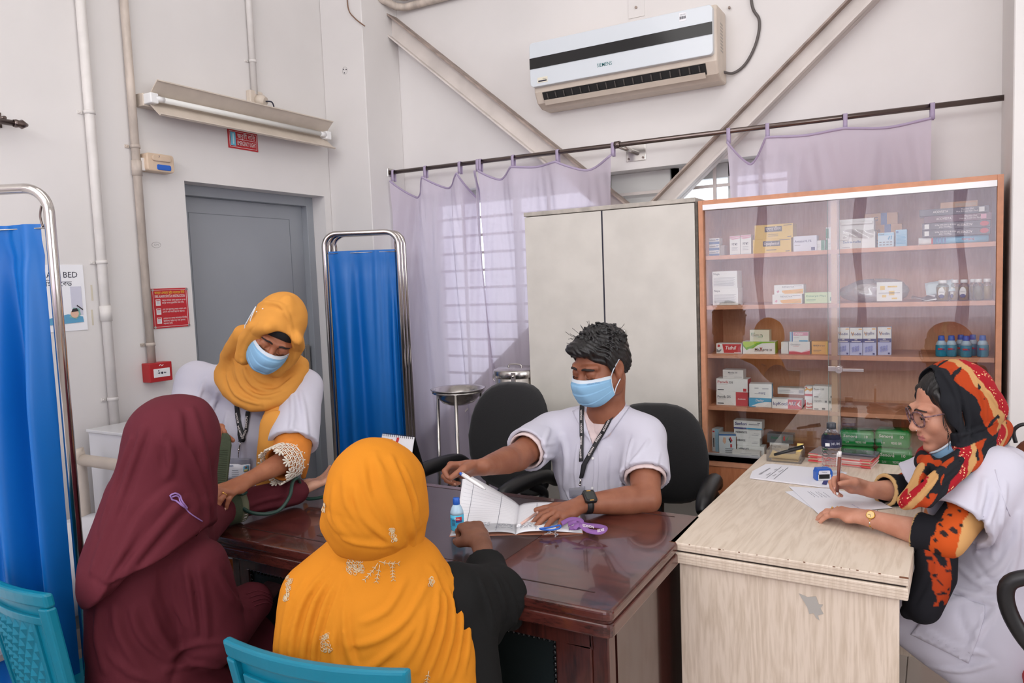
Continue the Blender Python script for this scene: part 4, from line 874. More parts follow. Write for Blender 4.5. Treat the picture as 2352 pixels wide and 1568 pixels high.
carton('white and orange swirl box on the white and red ointment box', 1848, 1866, 878, 909, 4, 3.43, .05, zb=ztop(c), marks=[('p', [(0, .6), (.4, .76), (.7, .62), (1, .72), (1, .9), (.6, .8), (.3, .9), (0, .74)], C_orange), ('b', 0, .28, 1, .44, C_red), ('b', .1, .88, .3, .96, C_red)])
# shelf 5 (bottom)
c = carton('white medicine box on the bottom shelf under the blue striped stack', 1693, 1755, 1016, 1036, 5, 3.44, .06, marks=[('t', 'NEBANOL', .05, .62, .36, C_txt, {'w': .4, 'b': .02, 'sh': .2}), ('b', .66, .3, .9, .36, C_fine), ('b', .74, .5, .94, .54, C_fine)])
c = carton('white medicine box in the stack, second from the bottom', 1692, 1745, 996, 1014, 5, 3.45, .06, zb=ztop(c), marks=[('t', 'NEBANOL', .0, .62, .36, C_txt, {'w': .38, 'b': .02, 'sh': .2}), ('b', .66, .3, .9, .36, C_fine), ('b', .74, .5, .94, .54, C_fine)])
c = carton('white medicine box in the stack, just under the blue striped one', 1686, 1748, 977, 996, 5, 3.45, .06, zb=ztop(c), marks=[('t', 'NEBANOL', .05, .62, .36, C_txt, {'w': .44, 'b': .02, 'sh': .2}), ('b', .66, .3, .9, .36, C_fine), ('b', .74, .5, .94, .54, C_fine)])
carton('white box with a blue stripe topmost of the bottom shelf stack', 1685, 1750, 957, 977, 5, 3.445, .06, zb=ztop(c), marks=[('b', 0, .04, .45, .2, C_navy), ('b', .45, .04, 1, .2, C_cyan), ('t', 'Savlon', .04, .64, .46, C_navy, {'w': .42, 'b': .02, 'sh': .15}), ('b', .54, .56, .9, .66, C_fine), ('b', .84, .76, .94, .82, C_txt)])
carton('white box lying flat in front of the stack on the bottom shelf', 1682, 1745, 1032, 1045, 5, 3.395, .035, m=mat('carton_dull', (218, 214, 210), .5), rot=R(4), marks=[('b', .7, .2, .94, .4, C_fine), ('b', .3, .55, .7, .62, C_fine)])
carton('pale blue pregnancy test box turned sideways on the bottom shelf', 1652, 1690, 990, 1036, 5, 3.42, .055, m=mat('print_pale_grey', (206, 214, 218), .5), rot=R(14), marks=[('b', 0, .92, 1, 1, C_blue), ('p', [(.22, .62), (.34, .5), (.42, .62), (.4, .82), (.26, .84)], mat('print_skin', (214, 172, 148), .6)), ('p', [(.56, .76), (.62, .8), (.74, .6), (.68, .56)], C_txt), ('p', [(.62, .82), (.68, .86), (.8, .66), (.74, .62)], C_red), ('b', .66, .34, .76, .5, C_red)]+fine(.36, .26, .92, 3, .09, C_grey))
carton('narrow white test box standing open beside the pale blue one', 1635, 1651, 985, 1037, 5, 3.45, .06, m=mat('print_pale_grey', (206, 214, 218), .5), rot=R(-8), marks=[('b', .1, .85, .4, .92, C_red), ('b', .2, .2, .34, .6, C_txt), ('b', .5, .0, 1, 1, C_lblue)])
c = carton('white medicine box under the grey one behind the acrylic tray', 1768, 1812, 1006, 1036, 5, 3.46, .06, marks=[('t', 'Trixyl 500', .08, .72, .2, C_txt, {'w': .5}), ('b', .08, .5, .5, .53, C_fine), ('b', .5, .88, .9, .91, C_fine)])
carton('silver-grey medicine box with a red and green leaf emblem', 1762, 1822, 986, 1007, 5, 3.46, .05, m=mat('print_silver', (122, 124, 128), .3, .4), zb=ztop(c), marks=[('t', 'Beklo 10', .15, .55, .36, C_dgreen, {'w': .46, 'b': .012}), ('p', [(.62, .3), (.6, .6), (.68, .85), (.68, .5), (.7, .3)], C_red), ('p', [(.72, .3), (.78, .4), (.84, .85), (.76, .6)], C_dgreen), ('b', 0, .0, 1, .06, C_grey)])
# green sanitary packs: soft rounded packs
M_gp = mat('green_film', (24, 140, 66), .22, coat=.3, bump=.25, bscale=9)
def softpack(label, x0, x1, yt, yb, y, zb, tilt, tx, fl):
    a = PY(x0, (yt+yb)/2, y); b = PY(x1, (yt+yb)/2, y); h = PY(x0, yt, y)[2]-PY(x0, yb, y)[2]; w_ = b[0]-a[0]; xc = (a[0]+b[0])/2
    t = thing('green_pack', label, 'pack', (xc, y+.05, zb), tilt, 'green wrapped packs on the bottom shelf')
    me = MB().box((-w_/2, -.05, 0), (w_/2, .045, h)).build('wrapper', M_gp, t, world=False, bevel=min(h, w_)*.22, seg=4)
    me.data.polygons.foreach_set('use_smooth', [True]*len(me.data.polygons))
    M4 = Matrix.Translation(Vector((xc, y+.05, zb))) @ Matrix.Rotation(tilt, 4, 'Z')
    xd = M4.to_3x3() @ Vector((1, 0, 0))
    l1, l2 = tx
    text(l1, t, Wt, M4 @ Vector((-.18*w_, -.05, h*.66)), xd, (0, 0, 1), h*.24, bold=.01, width=w_*.4, lift=.001, shear=.15)
    text('10' if fl else '১০', t, Wt, M4 @ Vector((.26*w_, -.05, h*.66)), xd, (0, 0, 1), h*.22, bold=.01, lift=.001)
    text(l2, t, Wt, M4 @ Vector((.12*w_, -.05, h*.3)), xd, (0, 0, 1), h*.2, bold=.004, width=w_*.3, lift=.001)
    text('১০', t, Wt, M4 @ Vector((-.26*w_, -.05, h*.3)), xd, (0, 0, 1), h*.18, lift=.001)
    MB().box((-.001*w_, -.0512, h*.54), (.004*w_, -.05, h*.8)).build('print', Wt, t, world=False)
    t['h'] = h; return t
p1 = softpack('green wrapped pack behind the water bottle, lower of its stack', 1929, 2009, 1000, 1040, 3.41, SH[5], 0, ('সেনোরা', 'Senora'), 0)
softpack('green wrapped pack behind the water bottle, upper of its stack', 1926, 2008, 964, 1001, 3.41, SH[5]+p1['h'], R(1), ('Senora', 'সেনোরা'), 1)
p0 = softpack('green wrapped pack beside the writing woman, lower of its stack', 2012, 2096, 1006, 1050, 3.40, SH[5], R(-2), ('Senora', 'সেনোরা'), 1)
softpack('green wrapped pack beside the writing woman, upper of its stack', 2010, 2092, 966, 1008, 3.40, SH[5]+p0['h'], R(-3), ('Senora', 'সেনোরা'), 1)
# ================================================================ DARK DESK
DT = .76
dk = thing('dark_desk', 'dark mahogany office desk with a glossy top between the doctor and the patients', 'desk', (-1.38, 1.98, 0))
X0, X1, Y0, Y1 = -2.12, -.664, 1.575, 2.36
def slab(z0, z1, ins, m, name, r=.02, bev=.008):
    p = rrect(X1-X0-2*ins, Y1-Y0-2*ins, r, 4, (X0+X1)/2, (Y0+Y1)/2)
    return MB().prism(p, lambda a, b, h: (a, b, h), z0, z1).build(name, m, dk, bevel=bev, seg=3)
slab(DT-.028, DT, 0, M_mahog, 'top')
slab(DT-.033, DT-.027, .006, M_mahogv, 'top_groove', bev=0)
slab(DT-.068, DT-.033, 0, M_mahog, 'apron', bev=.006)
MB().box((-1.72, Y0+.13, DT), (-1.06, Y1-.05, DT+.0012)).build('writing_inlay', M_inlay, dk)
for (a, b, c, e) in ((X0+.08, Y0+.09, X1-.08, Y0+.094), (X0+.08, Y1-.045, X1-.08, Y1-.041)):
    MB().box((a, b, DT), (c, e, DT+.0008)).build('inlay_line', mat('inlay_line', (46, 28, 26), .5), dk)
PX0, PX1, PY0, PY1 = X0+.06, X1-.04, Y0+.075, Y1-.05
for (a, b) in ((PX1-.27, PX1), (PX0, PX0+.27)):
    MB().box((a+.02, PY0+.02, .06), (b-.02, PY1-.02, DT-.068)).build('pedestal', M_mahogv, dk)
    for (x, y) in ((b-.045 if b == PX1 else a, PY0), (a, PY1-.045), (b-.045, PY1-.045)):
        MB().box((x, y, 0), (x+.045, y+.045, DT-.068)).build('corner_post', M_mahogv, dk, bevel=.004)
    MB().box((a, PY0+.008, 0), (b, PY1-.008, .07)).build('plinth', M_mahogv, dk, bevel=.004)
MB().box((PX0+.27, PY0+.02, .12), (PX1-.27, PY0+.04, DT-.068)).build('modesty_panel', M_mahogv, dk)
MB().box((PX1-.004, PY0+.05, .1), (PX1+.002, PY1-.05, DT-.085)).build('side_panel', mat('desk_side', (58, 26, 22), .16, coat=.6, var=.2, vscale=5), dk)
def framed(xa, xb, za, zb, st=.045):
    y = PY0
    MB().box((xa, y-.004, zb), (xb, y+.02, DT-.068)).box((xa, y-.004, za), (xa+.045, y+.02, zb)).box((xb-st, y-.004, za), (xb, y+.02, zb)).box((xa, y-.004, za-.06), (xb, y+.02, za)).build('panel_frame', M_mahogv, dk, bevel=.004)
    MB().box((xa+.045, y+.004, za), (xb-st, y+.02, zb)).build('leather_panel', mat('dark_leather', (16, 22, 22), .4, bump=.1, bscale=120), dk, bevel=.01)
    me = None; pts = []
    n = int((xb-st-xa-.045)/.0155); pts += [(xa+.05+i*(xb-st-xa-.055)/n, zb-.006) for i in range(n+1)]
    n2 = int((zb-za)/.0155); pts += [(xx, zb-.006-i*.0155) for i in range(1, n2) for xx in (xa+.05, xb-st-.005)]
    bd = MB()
    for (x, z) in pts: bd.ball((x, y+.002, z), (.0068, .006, .0068), 8, 5)
    o = bd.build('nail_trim', mat('black_bead', (20, 20, 22), .15), dk); o['kind'] = 'stuff'
framed(PX0+.36, PX1-.045, .12, DT-.135, .10)
framed(PX0+.04, PX0+.33, .12, DT-.13)

# ================================================================ PALE DESK
pdk = thing('pale_desk', 'pale wood laminate desk with a scratched side where the glasses-wearing woman writes', 'desk', (-.36, 2.68, 0), R(-1.6))
def pb(lo, hi, name, m, bev=.002): return MB().box(lo, hi).build(name, m, pdk, world=False, bevel=bev)
hw, hd = .312, .60
pb((-hw, -hd, DT-.023), (hw, hd, DT), 'top', M_pale, .0025)
pb((-hw+.006, -hd+.006, DT-.030), (hw-.006, hd-.006, DT-.023), 'shadow_gap', mat('gap_brown', (52, 42, 36), .8), 0)
pb((-hw, -hd, DT-.062), (hw, hd, DT-.0285), 'lower_top', M_pale, .004)
pb((-hw+.022, -hd+.022, .0), (hw-.022, -hd+.04, DT-.062), 'end_panel', M_palev)
pb((-hw+.022, hd-.04, .0), (hw-.022, hd-.022, DT-.062), 'end_panel', M_palev)
pb((-hw+.022, -hd+.04, .15), (-hw+.04, hd-.04, DT-.062), 'modesty_panel', M_palev)
for z in (DT-.008, DT-.016, DT-.038, DT-.046, DT-.054): pb((-hw+.001, -hd-.0006, z), (hw-.001, -hd+.0006, z+.0012), 'edge_line', mat('edge_line', (196, 178, 160), .5), 0)
sc = MB()
def sp_(u, v): return (-hw+.044+u*.58, -hd+.0205, v)
Q = [(.42, .60), (.47, .592), (.52, .60), (.535, .572), (.56, .574), (.545, .558), (.562, .54), (.53, .53), (.54, .512), (.52, .52), (.505, .536), (.48, .53), (.47, .552), (.45, .572), (.435, .585)]
sc.add([(-.29+.175+(u-.42)*.44+.26*.62+.0, -hd+.0206, v+.062-(.6-v)*-.25) for u, v in Q], [tuple(range(len(Q)))[::-1]]); sc.build('scratch', mat('scratch_grey', (172, 168, 162), .6), pdk, world=False, solid=.0008)
ch = MB()
rnd = random.Random(4)
for i in range(14):
    x = rnd.uniform(-hw+.02, hw-.02); w_ = rnd.uniform(.001, .007); ch.box((x, -hd-.0008, DT-.0012), (x+w_, -hd+.0015, DT+.0006))
ch.box((-hw-.0008, -hd-.0008, DT-.004), (-hw+.02, -hd+.002, DT+.0006)).box((hw-.02, -hd-.0008, DT-.003), (hw+.0008, -hd+.002, DT+.0006))
ch.build('chipped_edge', mat('chip_brown', (120, 78, 54), .8), pdk, world=False)

# ================================================================ TEAL PLASTIC CHAIRS
def plastic_chair(loc, rz, label, m):
    c = thing('plastic_chair', label, 'chair', loc, rz, None)
    # back: faces -y from behind; local y = -.2 at top .. -.17 at seat, leaning
    def bp(u, v, d):   # u -1..1 across, v 0..1 up, d depth towards the back
        wdt = .19+.03*v
        y = -.17-.065*v-.035*(1-u*u)
        return Vector((u*wdt, y-d, .43+.39*v))
    def sheetpart(us, vs, d0, d1, name, mt=m, bev=.004):
        mb = MB(); nu, nv = len(us), len(vs)
        A = [bp(u, v, d0) for v in vs for u in us]; B = [bp(u, v, d1) for v in vs for u in us]; n = nu*nv
        fs = [(j*nu+i, j*nu+i+1, (j+1)*nu+i+1, (j+1)*nu+i) for j in range(nv-1) for i in range(nu-1)]
        fb = [tuple(n+k for k in f[::-1]) for f in fs]; sd = []
        for i in range(nu-1):
            sd += [(i+1, i, n+i, n+i+1), ((nv-1)*nu+i, (nv-1)*nu+i+1, n+(nv-1)*nu+i+1, n+(nv-1)*nu+i)]
        for j in range(nv-1):
            sd += [(j*nu, (j+1)*nu, n+(j+1)*nu, n+j*nu), ((j+1)*nu+nu-1, j*nu+nu-1, n+j*nu+nu-1, n+(j+1)*nu+nu-1)]
        mb.add(A+B, fs+fb+sd, False); return mb.build(name, mt, c, world=False, bevel=bev, seg=2)
    U = [i/12*2-1 for i in range(13)]
    sheetpart(U, [.90, .95, 1.0], -.002, .022, 'top_rail', bev=.007)
    sheetpart([-1, -.93, -.86], [i/8*.9 for i in range(9)], -.002, .024, 'back_post', bev=.006)
    sheetpart([.86, .93, 1], [i/8*.9 for i in range(9)], -.002, .024, 'back_post', bev=.006)
    sheetpart([u*.86 for u in U], [.02+i/8*.88 for i in range(9)], -.002, .006, 'back_panel', bev=0)
    sheetpart([u*.82 for u in U], [.76, .79, .82], .004, .016, 'cross_rib', bev=.003)
    for s in (-1, 1): sheetpart([s*.62-.03, s*.62+.03], [i/6*.74+.02 for i in range(7)], .004, .013, 'rib', bev=.002)
    # raised diamonds of the back
    for r_ in range(9):
        for q in range(7):
            u = -.52+q*.173+(.0866 if r_ % 2 else 0); v = .69-r_*.072
            if abs(u) > .56: continue
            du, dv = .074, .06
            pts = [bp(u-du, v, .006), bp(u, v-dv, .006), bp(u+du, v, .006), bp(u, v+dv, .006), bp(u, v, .015)]
            MB().add(pts, [(0, 1, 4), (1, 2, 4), (2, 3, 4), (3, 0, 4)]).build('diamond', m, c, world=False)
    st = MB().prism(rrect(.42, .42, .06, 5, 0, .02), lambda a, b, h: (a, b, h+(-.012*(1-(a/.21)**2)*(1-((b-.02)/.21)**2))), .405, .435); st.build('seat', m, c, world=False, bevel=.008)
    sk = MB().prism(rrect(.40, .40, .05, 5, 0, .02), lambda a, b, h: (a, b, h), .36, .408); sk.build('seat_skirt', m, c, world=False, bevel=.006)
    for sx in (-1, 1):
        for y in (-.15, .19):
            a = Vector((sx*.175, y, .38)); b = Vector((sx*.205, y+(.03 if y > 0 else -.05), 0))
            MB().tube([a, b], .024, 4, rf=[.03, .021]).build('leg', m, c, world=False, bevel=.004)
    return c
pc2 = plastic_chair((-1.118, 1.285, 0), R(8), 'teal plastic chair under the woman in the yellow shawl', M_teal)
pc1 = plastic_chair((-2.095, 1.245, 0), R(-6), 'teal plastic chair behind the woman in maroon, in front of the big blue screen', M_teal)
# ================================================================ OFFICE CHAIRS
def office_chair(loc, rz, label, bh=1.10, bw=.235):
    c = thing('office_chair', label, 'chair', loc, rz)
    def shell(w_, z0, z1, y0, th, n=30, m=16, yfun=None):
        mb = MB()
        def p(u, v, s):
            a = 2*math.pi*u; e = 3.0
            ca, sa = math.cos(a), math.sin(a)
            x = w_*abs(ca)**(2/e)*(1 if ca >= 0 else -1); z = abs(sa)**(2/e)*(1 if sa >= 0 else -1)
            zz_ = (z0+z1)/2+z*(z1-z0)/2*v; xx = x*v*(1-.12*max(0, z)*v)
            bulge = th*(1-v**6)**.5
            yy = y0+.05*(2*xx/w_/2)**2*-1+.10*((zz_-(z0+z1)/2)/(z1-z0))**2+.05*(zz_-z0)
            return Vector((xx, yy+s*bulge, zz_))
        for s in (-1, 1):
            vs = [p(i/n, j/m, s) for j in range(m+1) for i in range(n)]
            fs = [((j*n+i), (j*n+(i+1) % n), ((j+1)*n+(i+1) % n), ((j+1)*n+i)) for j in range(m) for i in range(n)]
            mb.add(vs, fs if s < 0 else [f[::-1] for f in fs], True)
        return mb
    shell(bw, .55, bh, .22, .032).build('backrest', M_blackf, c, world=False)
    MB().prism(rrect(.48, .47, .12, 6, 0, -.01), lambda a, b, h: (a, b, h), .43, .50).build('seat', M_blackf, c, world=False, bevel=.028, seg=4)
    MB().tube(spline([(0, .05, .42), (0, .22, .43), (0, .29, .5), (0, .28, .7)], 6), .022, 10).build('back_bar', M_black, c, world=False)
    for s in (-1, 1):
        x = s*.27
        MB().tube(spline([(x*.72, .02, .43), (x, .02, .44), (x*1.02, .06, .55), (x*1.02, .10, .63), (x, .02, .685)], 7), .021, 10, rf=None).build('arm_post', M_black, c, world=False)
        pts = spline([(x, .20, .655), (x, .12, .70), (x, -.02, .705), (x, -.14, .69), (x*.99, -.185, .655)], 7)
        MB().tube(pts, .03, 12, rf=[.014+.02*math.sin(math.pi*min(1, max(0, (i+1)/(len(pts)+1))))**.6 for i in range(len(pts))]).build('armrest', M_black, c, world=False)
    MB().cyl((0, 0, .10), (0, 0, .43), .025, 14).tube([(0, 0, .12), (0, 0, .28)], .035, 14).build('gas_column', M_black, c, world=False)
    for k in range(5):
        a = 2*math.pi*k/5+.3; d_ = Vector((math.cos(a), math.sin(a), 0))
        MB().tube([d_*.03+Vector((0, 0, .11)), d_*.29+Vector((0, 0, .075))], .022, 8, rf=[.03, .016]).build('base_spoke', M_black, c, world=False)
        n_ = Vector((-d_.y, d_.x, 0)); ctr = d_*.29+Vector((0, 0, .03))
        MB().tube([ctr-n_*.022, ctr-n_*.004], .028, 14).tube([ctr+n_*.004, ctr+n_*.022], .028, 14).build('caster', M_black, c, world=False)
    return c
office_chair((-1.765, 2.76, 0), R(-12), 'empty black office chair behind the dark desk near the steel basin', 1.075, .255)
office_chair((-1.05, 2.86, 0), R(6), 'black office chair the doctor sits in', .99, .24)

# visitor chair of the writing woman: red cushion, chrome frame, black ring arms
_q = PY(2288, 1375, 2.21)
vc = thing('red_cushion_chair', 'chair with a red seat, chrome frame and black ring armrest under the writing woman', 'chair', (float(_q[0])+.19, 2.475, 0), R(90))
MB().prism(rrect(.46, .36, .07, 5, 0, -.06), lambda a, b, h: (a, b, h), .40, .45).build('seat', mat('red_cloth', (176, 28, 38), .8, bump=.2, bscale=200), vc, world=False, bevel=.02, seg=3)
MB().prism(rrect(.44, .36, .07, 5, 0, .70), lambda a, b, h: (a, h, b), -.25, -.20).build('backrest', mat('red_cloth', (176, 28, 38)), vc, world=False, bevel=.02, seg=3)
for s in (-1, 1):
    x = s*.265
    MB().tube(spline([(x*.9, .25, .385), (x*.9, -.05, .375), (x*.9, -.26, .40), (x*.9, -.30, .55), (x*.88, -.27, .88)], 8), .0125, 12).build('frame_tube', M_chrome, vc, world=False)
    MB().tube(spline([(x*.9, .25, .385), (x*.92, .27, .2), (x*.92, .25, .0), (x*.92, -.25, .0)], 6), .0125, 12).build('leg', M_chrome, vc, world=False)
    ring = spline([(x, .16, .735), (x, .03, .765), (x, -.13, .75), (x, -.20, .67), (x, -.12, .57), (x, .06, .54), (x, .15, .63)], 8, True)
    MB().cyl((x, -.02, .40), (x, -.02, .56), .011, 10).build('arm_post', M_chrome, vc, world=False)
    MB().tube(ring, .02, 12, closed=True).build('armrest', M_black, vc, world=False)
sp = MB().tube([(0, 0, .10+.012*i/4) for i in range(0)] or [(0, 0, .08), (0, 0, .40)], .05, 16)
MB().tube([(.042*math.cos(t*.6), .042*math.sin(t*.6), .12+t*.0026) for t in range(100)], .009, 6).build('spring', M_black, vc, world=False)
# brown bag hanging behind her
bag = thing('brown_bag', 'brown leather bag with a black strap hung on the chair behind the writing woman', 'bag', tuple(PD(2372, 1075, 2.35)))
q = PD(2372, 1062, 2.35)
mb = MB(); mb.ball(q, (.055, .06, .075), 18, 10); mb.build('body', mat('brown_leather', (112, 58, 34), .5, bump=.2, bscale=50), bag)
MB().tube(spline([q+np.array((-.045, 0, .06)), q+np.array((-.05, 0, .10)), q+np.array((-.02, 0, .12)), q+np.array((.02, 0, .09))], 6), .006, 8).build('strap', M_black, bag)

# ================================================================ BLUE WARD SCREENS
def satin(name, c):
    return clothmat(name, c, .10, 0, bump=.05, bscale=700, gloss=.55)
M_bluecl = satin('blue_satin', (2, 106, 190))
def ward_screen(label, right, dirv, width, ztop, panels, rt=.0145, drop=.1, seed=1, zb=.22):
    t = thing('ward_screen', label, 'screen', (right[0], right[1], 0))
    D = Vector((dirv[0], dirv[1], 0)).normalized(); N = Vector((D.y, -D.x, 0))
    for k, (off, ang) in enumerate(panels):
        dd = (Matrix.Rotation(ang, 3, 'Z') @ D); nn = Vector((dd.y, -dd.x, 0))
        base = Vector((right[0], right[1], 0))-N*off+D*(off*.35)
        def P(u, z, n_=0.0): return base-dd*(width*(1-u))+nn*n_+Vector((0, 0, z))
        rad = .07; pts = [P(1, .06)]
        for i in range(9): a = R(90*i/8); pts.append(P(1-(rad-rad*math.cos(a))/width, ztop-rad+rad*math.sin(a)))
        for i in range(9): a = R(90*i/8); pts.append(P((rad-rad*math.sin(a))/width, ztop-rad+rad*math.cos(a)))
        pts.append(P(0, .06))
        fr = MB().tube(pts, rt, 14); fr.build('frame', M_chrome, t)
        MB().cyl(P(0.02, .18), P(.98, .18), rt*.8, 10).build('lower_rail', M_chrome, t)
        MB().tube([P(.03, ztop-drop-.012), P(.97, ztop-drop-.012)], .002, 6).build('curtain_wire', M_steel, t)
        for u in (.035, .965):
            MB().tube(spline([P(u, ztop-drop+.05), P(u+.01*(1 if u < .5 else -1), ztop-drop+.02), P(u, ztop-drop-.01)], 5), .003, 6).build('hook', M_rod, t)
        for u in (0, 1):
            MB().tube([P(u, 0, -.014), P(u, 0, .014)], .028, 14).tube([P(u, .03), P(u, .08)], .012, 10).build('caster', M_black, t)
        rnd = random.Random(seed+k); phs = [rnd.uniform(0, 6.28) for _ in range(8)]; fq = [rnd.uniform(28, 60) for _ in range(4)]+[rnd.uniform(80, 130) for _ in range(4)]
        nu, nv = 130, 36
        def cp(u, v):
            z = (ztop-drop)-(ztop-drop-zb)*v; uu = .05+.9*u
            am = .005+.019*min(1, v*3)
            s = sum(math.sin(fq[i]*u*width+phs[i]+v*(i-2)*.5)*(1 if i < 4 else .35*math.exp(-v*2)) for i in range(8))
            if v < .055: am = .005
            pinch = -.006 if abs(v-.058) < .012 else 0
            return P(uu-.02*math.sin(3.1*v)*(u-.5), z, am*s*.55+pinch)
        mb = MB(); mb.grid(nu, nv, cp); mb.build('curtain', M_bluecl, t)
    return t
ward_screen('chrome framed screen with blue cloth cut off by the photo edge behind the teal chairs', PD(149, 900, 2.15)[:2], (.9, .43), .62, 1.855, [(0, 0)], seed=2)
ward_screen('folded chrome framed screen with blue cloth between the door and the lilac curtain', PD(926, 800, 4.12)[:2], (.86, .51), .40, 1.838, [(0, 0), (.035, R(-3)), (.07, R(-6))], rt=.0135, seed=11, drop=.095)

# ================================================================ BED CORNER AND LOCKER
bd = thing('examination_bed', 'cream metal bed with a white sheet behind the big blue screen', 'bed', (-2.75, 1.15, 0))
for x in (-3.12, -2.42):
    MB().tube(spline([(x, 1.78, 0), (x, 1.78, .84), (x, 1.76, .87)], 6), .022, 12).build('leg', M_cream, bd)
    MB().cyl((x, -.1, 0), (x, -.1, .6), .022, 12).build('leg', M_cream, bd)
MB().tube([(-3.14, 1.78, .87), (-2.40, 1.78, .87)], .024, 14).build('head_rail', M_cream, bd)
MB().tube([(-3.12, 1.78, .58), (-2.42, 1.78, .58)], .016, 12).build('rail', M_cream, bd)
MB().box((-3.14, -.12, .48), (-2.40, 1.76, .53)).build('frame', M_cream, bd, bevel=.01)
mb = MB(); mb.grid(24, 40, lambda u, v: (-3.15+.78*u, -.12+1.9*v, .66+.01*math.sin(14*u+9*v)+.012*math.sin(31*v+4*u)-(.14*(abs(2*u-1)**14)))); mb.build('sheet', mat('bed_sheet', (232, 232, 236), .9), bd, solid=.003)
MB().box((-3.13, -.1, .53), (-2.41, 1.74, .64)).build('mattress', mat('mattress', (214, 214, 220), .9), bd, bevel=.03, seg=3)
lk = thing('white_locker', 'white box-shaped locker against the wall below the tall white pipe', 'locker', (-3.0, 2.2, 0))
MB().box((XL+.045, 1.9, .0), (-2.72, 2.45, .955)).build('body', mat('locker_white', (222, 222, 226), .35), lk, bevel=.004)
MB().box((XL+.045, 1.89, .955), (-2.71, 2.46, .968)).build('top', mat('locker_top', (214, 214, 216), .2), lk, bevel=.003)

# ================================================================ BASIN STAND, STERILISING DRUM
bq = PD(1052, 893, 4.0)
bs = thing('basin_stand', 'three-legged steel stand carrying a washbasin before the lilac curtain', 'stand', (bq[0], bq[1], 0))
bz = bq[2]
ringr = .135
MB().tube([(bq[0]+ringr*math.cos(t*.2617), bq[1]+ringr*math.sin(t*.2617), bz-.012) for t in range(24)], .006, 8, closed=True).build('ring', M_steel, bs)
for a in (R(-62), R(178), R(60)):
    x, y = bq[0]+ringr*math.cos(a), bq[1]+ringr*math.sin(a)
    MB().tube([(x, y, bz-.015), (bq[0]+.17*math.cos(a), bq[1]+.17*math.sin(a), 0)], .0095, 12).build('leg', M_steel, bs)
MB().tube([(bq[0]+.155*math.cos(t*.2617), bq[1]+.155*math.sin(t*.2617), .25) for t in range(24)], .005, 8, closed=True).build('brace_ring', M_steel, bs)
bn = MB().lathe([(0, -.083), (.05, -.083), (.085, -.07), (.112, -.04), (.126, -.006), (.145, 0), (.148, .004), (.143, .005), (.124, .001), (.108, -.036), (.082, -.064), (.05, -.077), (0, -.078)], (bq[0], bq[1], bz), 40)
tag(bn.build('washbasin', M_steel, None), 'round stainless steel washbasin resting in the three-legged stand', 'basin')
dq = PD(1186, 866, 3.95)
dz1 = PD(1186, 838, 3.95)[2]
st = thing('steel_stool', 'small steel stool under the steel drum beside the white cupboard', 'stool', (dq[0], dq[1], 0))
zs = dz1-.175
MB().lathe([(0, -.02), (.12, -.02), (.12, 0), (0, 0)], (dq[0], dq[1], zs), 28).build('seat', M_steel, st)
for a in (R(20), R(140), R(260)):
    MB().cyl((dq[0]+.1*math.cos(a), dq[1]+.1*math.sin(a), zs-.02), (dq[0]+.14*math.cos(a), dq[1]+.14*math.sin(a), 0), .01, 10).build('leg', M_steel, st)
dr = thing('steel_drum', 'round stainless steel sterilising drum with a clasp beside the white cupboard', 'drum', (dq[0], dq[1], zs))
o_ = (dq[0], dq[1], zs)
MB().lathe([(0, 0), (.112, 0), (.115, .004), (.115, .05), (.118, .053), (.118, .058), (.115, .061), (.115, .125), (.112, .127), (0, .127)], o_, 40).build('body', M_steel, dr)
ld = MB().lathe([(.119, .118), (.120, .12), (.120, .150), (.116, .156), (.105, .158), (.10, .163), (.03, .165), (0, .165)], o_, 40).build('lid', M_steel, dr)
hp = [(dq[0]+x_, dq[1]-.01, zs+z_) for x_, z_ in ((-.04, .163), (-.035, .178), (0, .182), (.035, .178), (.04, .163))]
MB().tube(spline(hp, 5), .004, 8).build('handle', M_steel, ld)
ca = R(-68); cx_, cy_ = dq[0]+.12*math.cos(ca), dq[1]+.12*math.sin(ca)
MB().box((cx_-.012, cy_-.006, zs+.075), (cx_+.012, cy_+.004, zs+.15)).ball((cx_, cy_-.009, zs+.13), (.008, .006, .008), 8, 6).tube([(cx_, cy_-.006, zs+.085), (cx_, cy_-.014, zs+.07)], .004, 8).build('clasp', M_chrome, dr, bevel=.002)
MB().tube(spline([(dq[0]-.121, dq[1]-.02, zs+.09), (dq[0]-.13, dq[1]-.02, zs+.1), (dq[0]-.128, dq[1]-.02, zs+.125), (dq[0]-.121, dq[1]-.02, zs+.13)], 5), .003, 6).build('side_clip', M_chrome, dr)

# ================================================================ THINGS ON THE DARK DESK
T = DT+.0013
# desk calendar (tent)
cl = PZ(862, 994, .935); cr = PZ(952, 1004, .935); 
ex = Vector(cr-cl); ex.z = 0; ex.normalize(); ey = Vector((-ex.y, ex.x, 0))
wc = .175; c0 = Vector(cr); c0.z = .935
cd_ = thing('desk_calendar', 'spiral desk calendar standing like a tent on the dark desk behind the yellow-shawled woman', 'calendar', (c0.x, c0.y, DT))
def cpl(a, h, off): return c0-ex*(wc*(1-a))+ey*off+Vector((0, 0, -(.935-DT)*(1-h)))
pg = MB(); pg.add([cpl(0, 1, 0), cpl(1, 1, 0), cpl(1, 0.012, -.055), cpl(0, 0.012, -.055)], [(3, 2, 1, 0)]); pg.build('page', M_paper, cd_, solid=.003)
pg = MB(); pg.add([cpl(0, .99, .004), cpl(1, .99, .004), cpl(1, 0.012, .06), cpl(0, 0.012, .06)], [(0, 1, 2, 3)]); pg.build('back_board', M_black, cd_, solid=.003)
pg = MB(); pg.add([cpl(0, .012, -.055), cpl(1, .012, -.055), cpl(1, .012, .06), cpl(0, .012, .06)], [(0, 1, 2, 3)]); pg.build('base_board', M_black, cd_, solid=.003)
